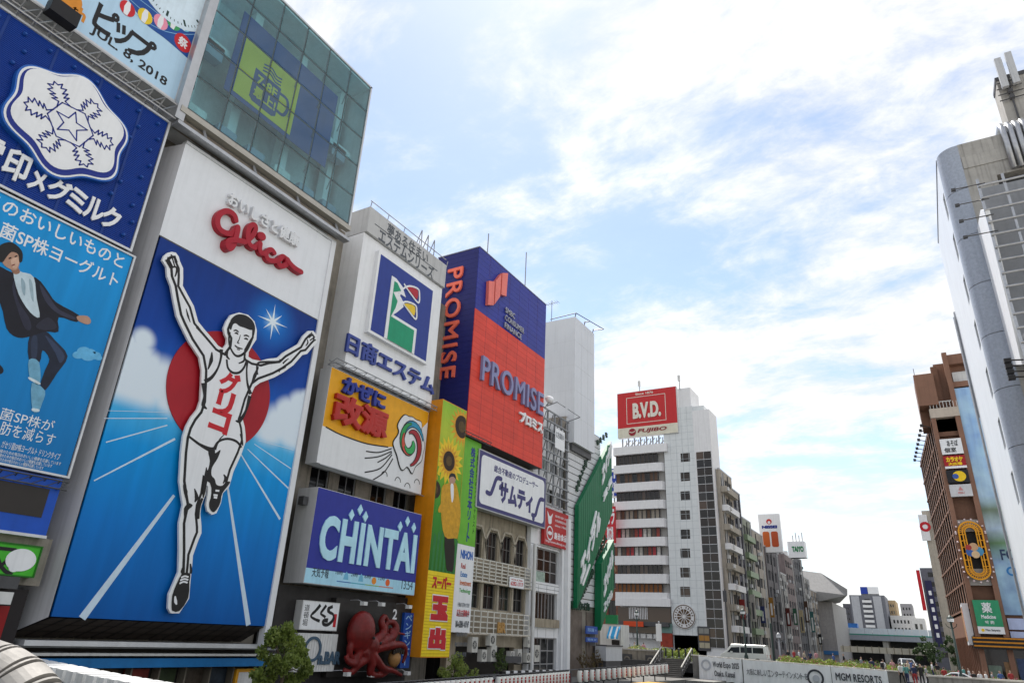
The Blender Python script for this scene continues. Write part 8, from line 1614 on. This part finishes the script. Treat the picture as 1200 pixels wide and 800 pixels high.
car('white_van', 'white van driving left across the road bridge', 'van', (vxx, vy, deck_z(vxx)), math.pi+R_(-2), [(-2.35, .35), (-2.38, 1.2), (-2.25, 1.9), (-2.0, 1.98), (.9, 1.98), (1.25, 1.86), (1.95, 1.15), (2.30, 1.0), (2.40, .7), (2.38, .32), (1.5, .26), (-1.5, .26)], 1.12, 1.7, [[(-2.1, 1.18), (-1.0, 1.18), (-1.0, 1.72), (-2.05, 1.72)], [(-.92, 1.18), (.25, 1.18), (.25, 1.72), (-.92, 1.72)], [(.35, 1.16), (1.65, 1.16), (1.2, 1.66), (.35, 1.72)]], (-1.45, 1.55), vanw, .32, ((1.9, 1.2), (1.3, 1.82)))
sed = mat('sedan_white', (.66, .68, .71), .22, var=.03); sx2 = Face('F', 76.5).uv(1112, 790)[0]
SED = [(-2.15, .35), (-2.2, .75), (-2.1, .95), (-1.45, 1.05), (-.75, 1.42), (.25, 1.44), (1.0, 1.0), (1.95, .88), (2.2, .68), (2.22, .35), (1.5, .24), (-1.5, .24)]
car('white_sedan', 'silver-white saloon car behind the right parapet', 'car', (sx2+.4, 76.8, -.85), math.pi, SED, .95, 1.7, [[(-1.3, 1.0), (-.35, 1.0), (-.35, 1.36), (-.72, 1.36)], [(-.28, 1.0), (.85, 1.0), (.22, 1.38), (-.28, 1.38)]], (-1.35, 1.4), sed, .31, ((.95, 1.04), (.32, 1.4)))
car('grey_minivan', 'pale grey minivan beyond the flower beds', 'car', (Face('F', 112).uv(1062, 770)[0], 112, deck_z(-5)), R_(-80), [(-2.0, .35), (-2.05, 1.1), (-1.85, 1.6), (.3, 1.65), (1.1, 1.1), (1.95, .95), (2.05, .6), (2.0, .32), (1.4, .25), (-1.4, .25)], 1.05, 1.7, [[(-1.75, 1.08), (-.7, 1.08), (-.7, 1.5), (-1.65, 1.5)], [(-.6, 1.08), (.85, 1.08), (.25, 1.55), (-.6, 1.55)]], (-1.3, 1.3), mat('minivan_grey', (.5, .52, .54), .25), .31, ((1.05, 1.15), (.4, 1.58)))
# ---------------------------------------------------------------- people
def body_mesh(kind):
    st_ = {'walk': .22, 'stand': .03, 'lean': .08}[kind]; J = {}
    V = [('pelvis', (0, 0, .95), (.15, .11)), ('belly', (0, .0, 1.10), (.14, .10)), ('chest', (0, -.01, 1.30), (.17, .115)), ('collar', (0, 0, 1.43), (.10, .075)), ('neck', (0, -.01, 1.50), (.055, .055)), ('chin', (0, -.02, 1.565), (.075, .085)), ('head', (0, -.015, 1.65), (.08, .098)), ('crown', (0, 0, 1.73), (.055, .065))]
    E_ = [(i, i+1) for i in range(7)]
    def add(p, r, par_): V.append((None, p, r)); E_.append((par_, len(V)-1)); return len(V)-1
    for sg in (1, -1):
        sw_ = st_*sg; a = add((.17*sg, 0, 1.40), (.065, .065), 3); e = add((.225*sg, .04+sw_*.4, 1.14), (.047, .047), a)
        if kind == 'lean' and sg > 0: w = add((.16, -.22, 1.18), (.035, .035), e); h = add((.12, -.30, 1.24), (.035, .025), w)
        else: w = add((.235*sg, -.04+sw_*.8, .90), (.034, .034), e); h = add((.235*sg, -.06+sw_*.9, .80), (.028, .04), w); f1 = add((.225*sg, -.075+sw_*.9, .73), (.016, .022), h)
        hp_ = add((.095*sg, 0, .88), (.095, .10), 0); k = add((.10*sg, -.03-sw_*.7, .50), (.062, .066), hp_); an_ = add((.10*sg, .02-sw_*1.25, .10), (.042, .046), k); toe = add((.11*sg, -.13-sw_*1.2, .045), (.042, .035), an_)
    me = bpy.data.meshes.new('body'); me.from_pydata([v[1] for v in V], E_, []); o = bpy.data.objects.new('body', me); COL.objects.link(o); o.modifiers.new('skin', 'SKIN'); o.modifiers.new('sub', 'SUBSURF').levels = 1
    for i, v in enumerate(V): me.skin_vertices[0].data[i].radius = v[2]
    me.skin_vertices[0].data[0].use_root = True
    out = bpy.data.meshes.new_from_object(o.evaluated_get(bpy.context.evaluated_depsgraph_get())); bpy.data.objects.remove(o); out.materials.clear()
    for _ in range(5): out.materials.append(skin_m)
    for p in out.polygons:
        x, y, z = p.center; p.use_smooth = True
        p.material_index = 4 if z < .10 else 2 if z < .97 and abs(x) < .20 else 1 if z < 1.47 and (abs(x) < .2 or z > 1.12) else 3 if z > 1.685 or (z > 1.55 and y > .02) else 0
    return out
skin_m = mat('skin', (.42, .27, .20), .6)
BODY = {k: body_mesh(k) for k in ('walk', 'stand', 'lean')}
pc = {'white': (.66, .66, .66), 'navy': (.035, .045, .10), 'black': (.025, .025, .028), 'grey': (.25, .26, .28), 'red': (.38, .05, .05), 'teal': (.10, .28, .26), 'beige': (.45, .38, .28), 'blue': (.08, .14, .34), 'pink': (.55, .28, .30)}
cm_ = {k: mat('cloth_'+k, v, .85, var=.15, scale=4) for k, v in pc.items()}
hair = mat('hair_black', (.02, .016, .014), .5); shoe_m = mat('shoe_dark', (.05, .045, .04), .6)
bag_n = [0]
def person(px, y, rz, kind, top, bottom, label, z=None, hgt=1.0, bag=None):
    x = Face('F', y).uv(px, 780)[0]; zz3 = z if z is not None else deck_z(x); t = thing('person', label, 'person', (x, y, zz3), 'people on the road bridge', rz); BASE[t] = Vector((0, 0, 0)); o = bpy.data.objects.new('body', BODY[kind]); COL.objects.link(o); o.parent = t; o.scale = (hgt, hgt, hgt)
    for i, m_ in enumerate((skin_m, cm_[top], cm_[bottom], hair, shoe_m)): o.material_slots[i].link = 'OBJECT'; o.material_slots[i].material = m_
    if bag:
        mb = MB(); mb.box((-.14, .12, 1.02), (.14, .26, 1.42)); b_ = mb.mesh('backpack'); b_.transform(Matrix.Rotation(rz, 4, 'Z')); g = thing('backpack', bag + ' backpack on the ' + ('person' if True else '') + ' in ' + top + ' top by the parapet gap', 'bag', (x, y, zz3)); q = link('sack', b_, g, cm_[bag]); mb = MB(); [mb.tube([(sx*.1, .13, 1.40), (sx*.11, .0, 1.47), (sx*.1, -.13, 1.36), (sx*.11, -.13, 1.2), (sx*.12, .0, 1.08), (sx*.1, .13, 1.06)], .018, 6) for sx in (1, -1)]; m2_ = mb.mesh('strap'); m2_.transform(Matrix.Rotation(rz, 4, 'Z')); link('strap', m2_, g, black)
person(1022, 77.0, R_(170), 'stand', 'navy', 'grey', 'person in navy top standing just behind the resort banner', -.3)
person(1035, 76.4, R_(160), 'stand', 'white', 'black', 'person in white shirt at the right end of the banner', -.35, 1.0, 'black')
person(1055, 74.2, R_(200), 'walk', 'white', 'black', 'person in white top and dark trousers walking in the parapet gap', -.55)
person(1061, 73.8, R_(175), 'walk', 'teal', 'navy', 'person in teal top walking beside the one in white', -.55, .97)
person(1070, 74.4, R_(185), 'stand', 'navy', 'red', 'person in navy top and red shorts', -.6)
person(1078, 74.0, R_(20), 'lean', 'black', 'black', 'person all in black holding up a phone', -.6, 1.03)
person(1084, 75.0, R_(90), 'stand', 'grey', 'black', 'person in grey shirt next to the white car', -.6, .97)
person(1072, 84, R_(0), 'stand', 'black', 'navy', 'person in black top farther back on the pavement', -.6)
person(1105, 86, R_(180), 'stand', 'red', 'black', 'person in red top beyond the white car', -.85)
for i, (px, top, bot, lb) in enumerate(((1139, 'black', 'grey', 'person in black top sitting-height behind the bed by the lamp post'), (1146, 'white', 'black', 'person in white shirt by the shop corner'), (1153, 'white', 'navy', 'person in white top with navy trousers by the shop'), (1160, 'grey', 'black', 'person in grey top last by the shop'))): person(px, 79+i*.7, R_(30*i), 'stand' if i % 2 else 'walk', top, bot, lb, -.85, .95)
for i, (px, top, bot) in enumerate(((925, 'black', 'navy'), (932, 'red', 'black'), (938, 'white', 'grey'), (944, 'beige', 'navy'), (951, 'navy', 'black'), (958, 'pink', 'grey'), (978, 'blue', 'black'), (990, 'black', 'beige'))): person(px, 97+(i*1.7) % 5, R_(40*i), 'walk' if i % 2 else 'stand', top, bot, 'person in %s top and %s bottoms crossing the road bridge in a group' % (top, bot), None, .97+.02*(i % 3))
for i, (px, y_, top, bot, w) in enumerate(((1046, 80, 'pink', 'navy', 'behind the parapet gap'), (1064, 79, 'beige', 'black', 'behind the parapet gap'), (1092, 92, 'white', 'navy', 'near the far end of the white car'), (1068, 95, 'blue', 'grey', 'far back on the right pavement'), (1098, 97, 'black', 'beige', 'far back on the right pavement'), (1128, 90, 'teal', 'black', 'at the brown block corner'), (1134, 93, 'white', 'beige', 'at the brown block corner'), (1170, 84, 'blue', 'black', 'before the shop displays'), (1182, 86, 'red', 'grey', 'before the shop displays'), (1010, 82, 'grey', 'navy', 'behind the resort banner'))): person(px, y_, R_(47*i), 'walk' if i % 2 else 'stand', top, bot, 'person in %s top and %s bottoms %s' % (top, bot, w), None, .96+.03*(i % 3))
for i, (px, top, bot) in enumerate(((730, 'white', 'black'), (737, 'black', 'grey'), (744, 'beige', 'navy'), (755, 'pink', 'black'))): person(px, 83+i, R_(60*i), 'stand', top, bot, 'person in %s top and %s bottoms by the corner kiosk' % (top, bot), None, 1.0)
# ---------------------------------------------------------------- street lamps and posts
lamp_g = mat('lamp_green', (.025, .045, .04), .45)
def street_lamp(px, ptop_, y, label, z0, globe=True, m_=None, arms=1):
    f = Face('F', y); x, z = f.uv(px, ptop_); m_ = m_ or lamp_g; t = thing('street_lamp', label, 'street lamp', (x, y, z0), 'street lamps'); mb = MB(); mb.lathe((x, y, z0), [(.22, 0), (.2, .5), (.11, .7), (.075, z-z0-.5)], 10); mb.build('pole', m_, t, smooth=True)
    mb = MB(); mb.lathe((x, y, z-.5), [(.08, 0), (.22, .08), (.26, .38), (.18, .46), (.05, .62)], 12); h_ = mb.build('lantern_head', m_, t, smooth=True); mb = MB(); mb.lathe((x, y, z-.42), [(.235, 0), (.272, .25)], 12); mb.build('glass', lamp_w, h_)
    for sg in (1, -1): mb = MB(); mb.tube([(x, y, z-1.0), (x+sg*.35, y, z-.75), (x+sg*.4, y, z-.55)], .03, 6); mb.build('scroll_arm', m_, t)
    return t
street_lamp(1113, 722, 72.9, 'tall dark lamp post beside the white saloon car', -.82)
street_lamp(912, 742, 88, 'pale-globed lamp post right of the van', .4, True, mid_grey)
street_lamp(746, 716, 80, 'dark lamp post in front of the white balconied block', .5)
street_lamp(870, 714, 78.2, 'dark lamp post standing before the van', .5)
def plain_post(px, ptop_, y, label, m_, r_=.09, sign=None):
    f = Face('F', y); x, z = f.uv(px, ptop_); z0 = deck_z(x); t = thing('sign_post', label, 'post', (x, y, z0), 'posts on the bridge'); mb = MB(); mb.lathe((x, y, z0), [(r_*1.6, 0), (r_*1.6, .2), (r_, .3), (r_*.9, z-z0), (r_*.3, z-z0+.08)], 10); mb.build('pole', m_, t)
    if sign: mb = MB(); mb.box((x-.3, y-.14, z-1.9), (x+.3, y-.1, z-.2)); mb.build('plate', sign, t)
    return t
plain_post(772, 728, 75.9, 'pale steel post with a white plate by the stairs', steel, .10, white)
plain_post(903, 730, 84, 'dark green post right behind the van', lamp_g, .12)
plain_post(849, 690, 118, 'dark signal post before the corner of the white block', dark_grey, .12, dark_grey)
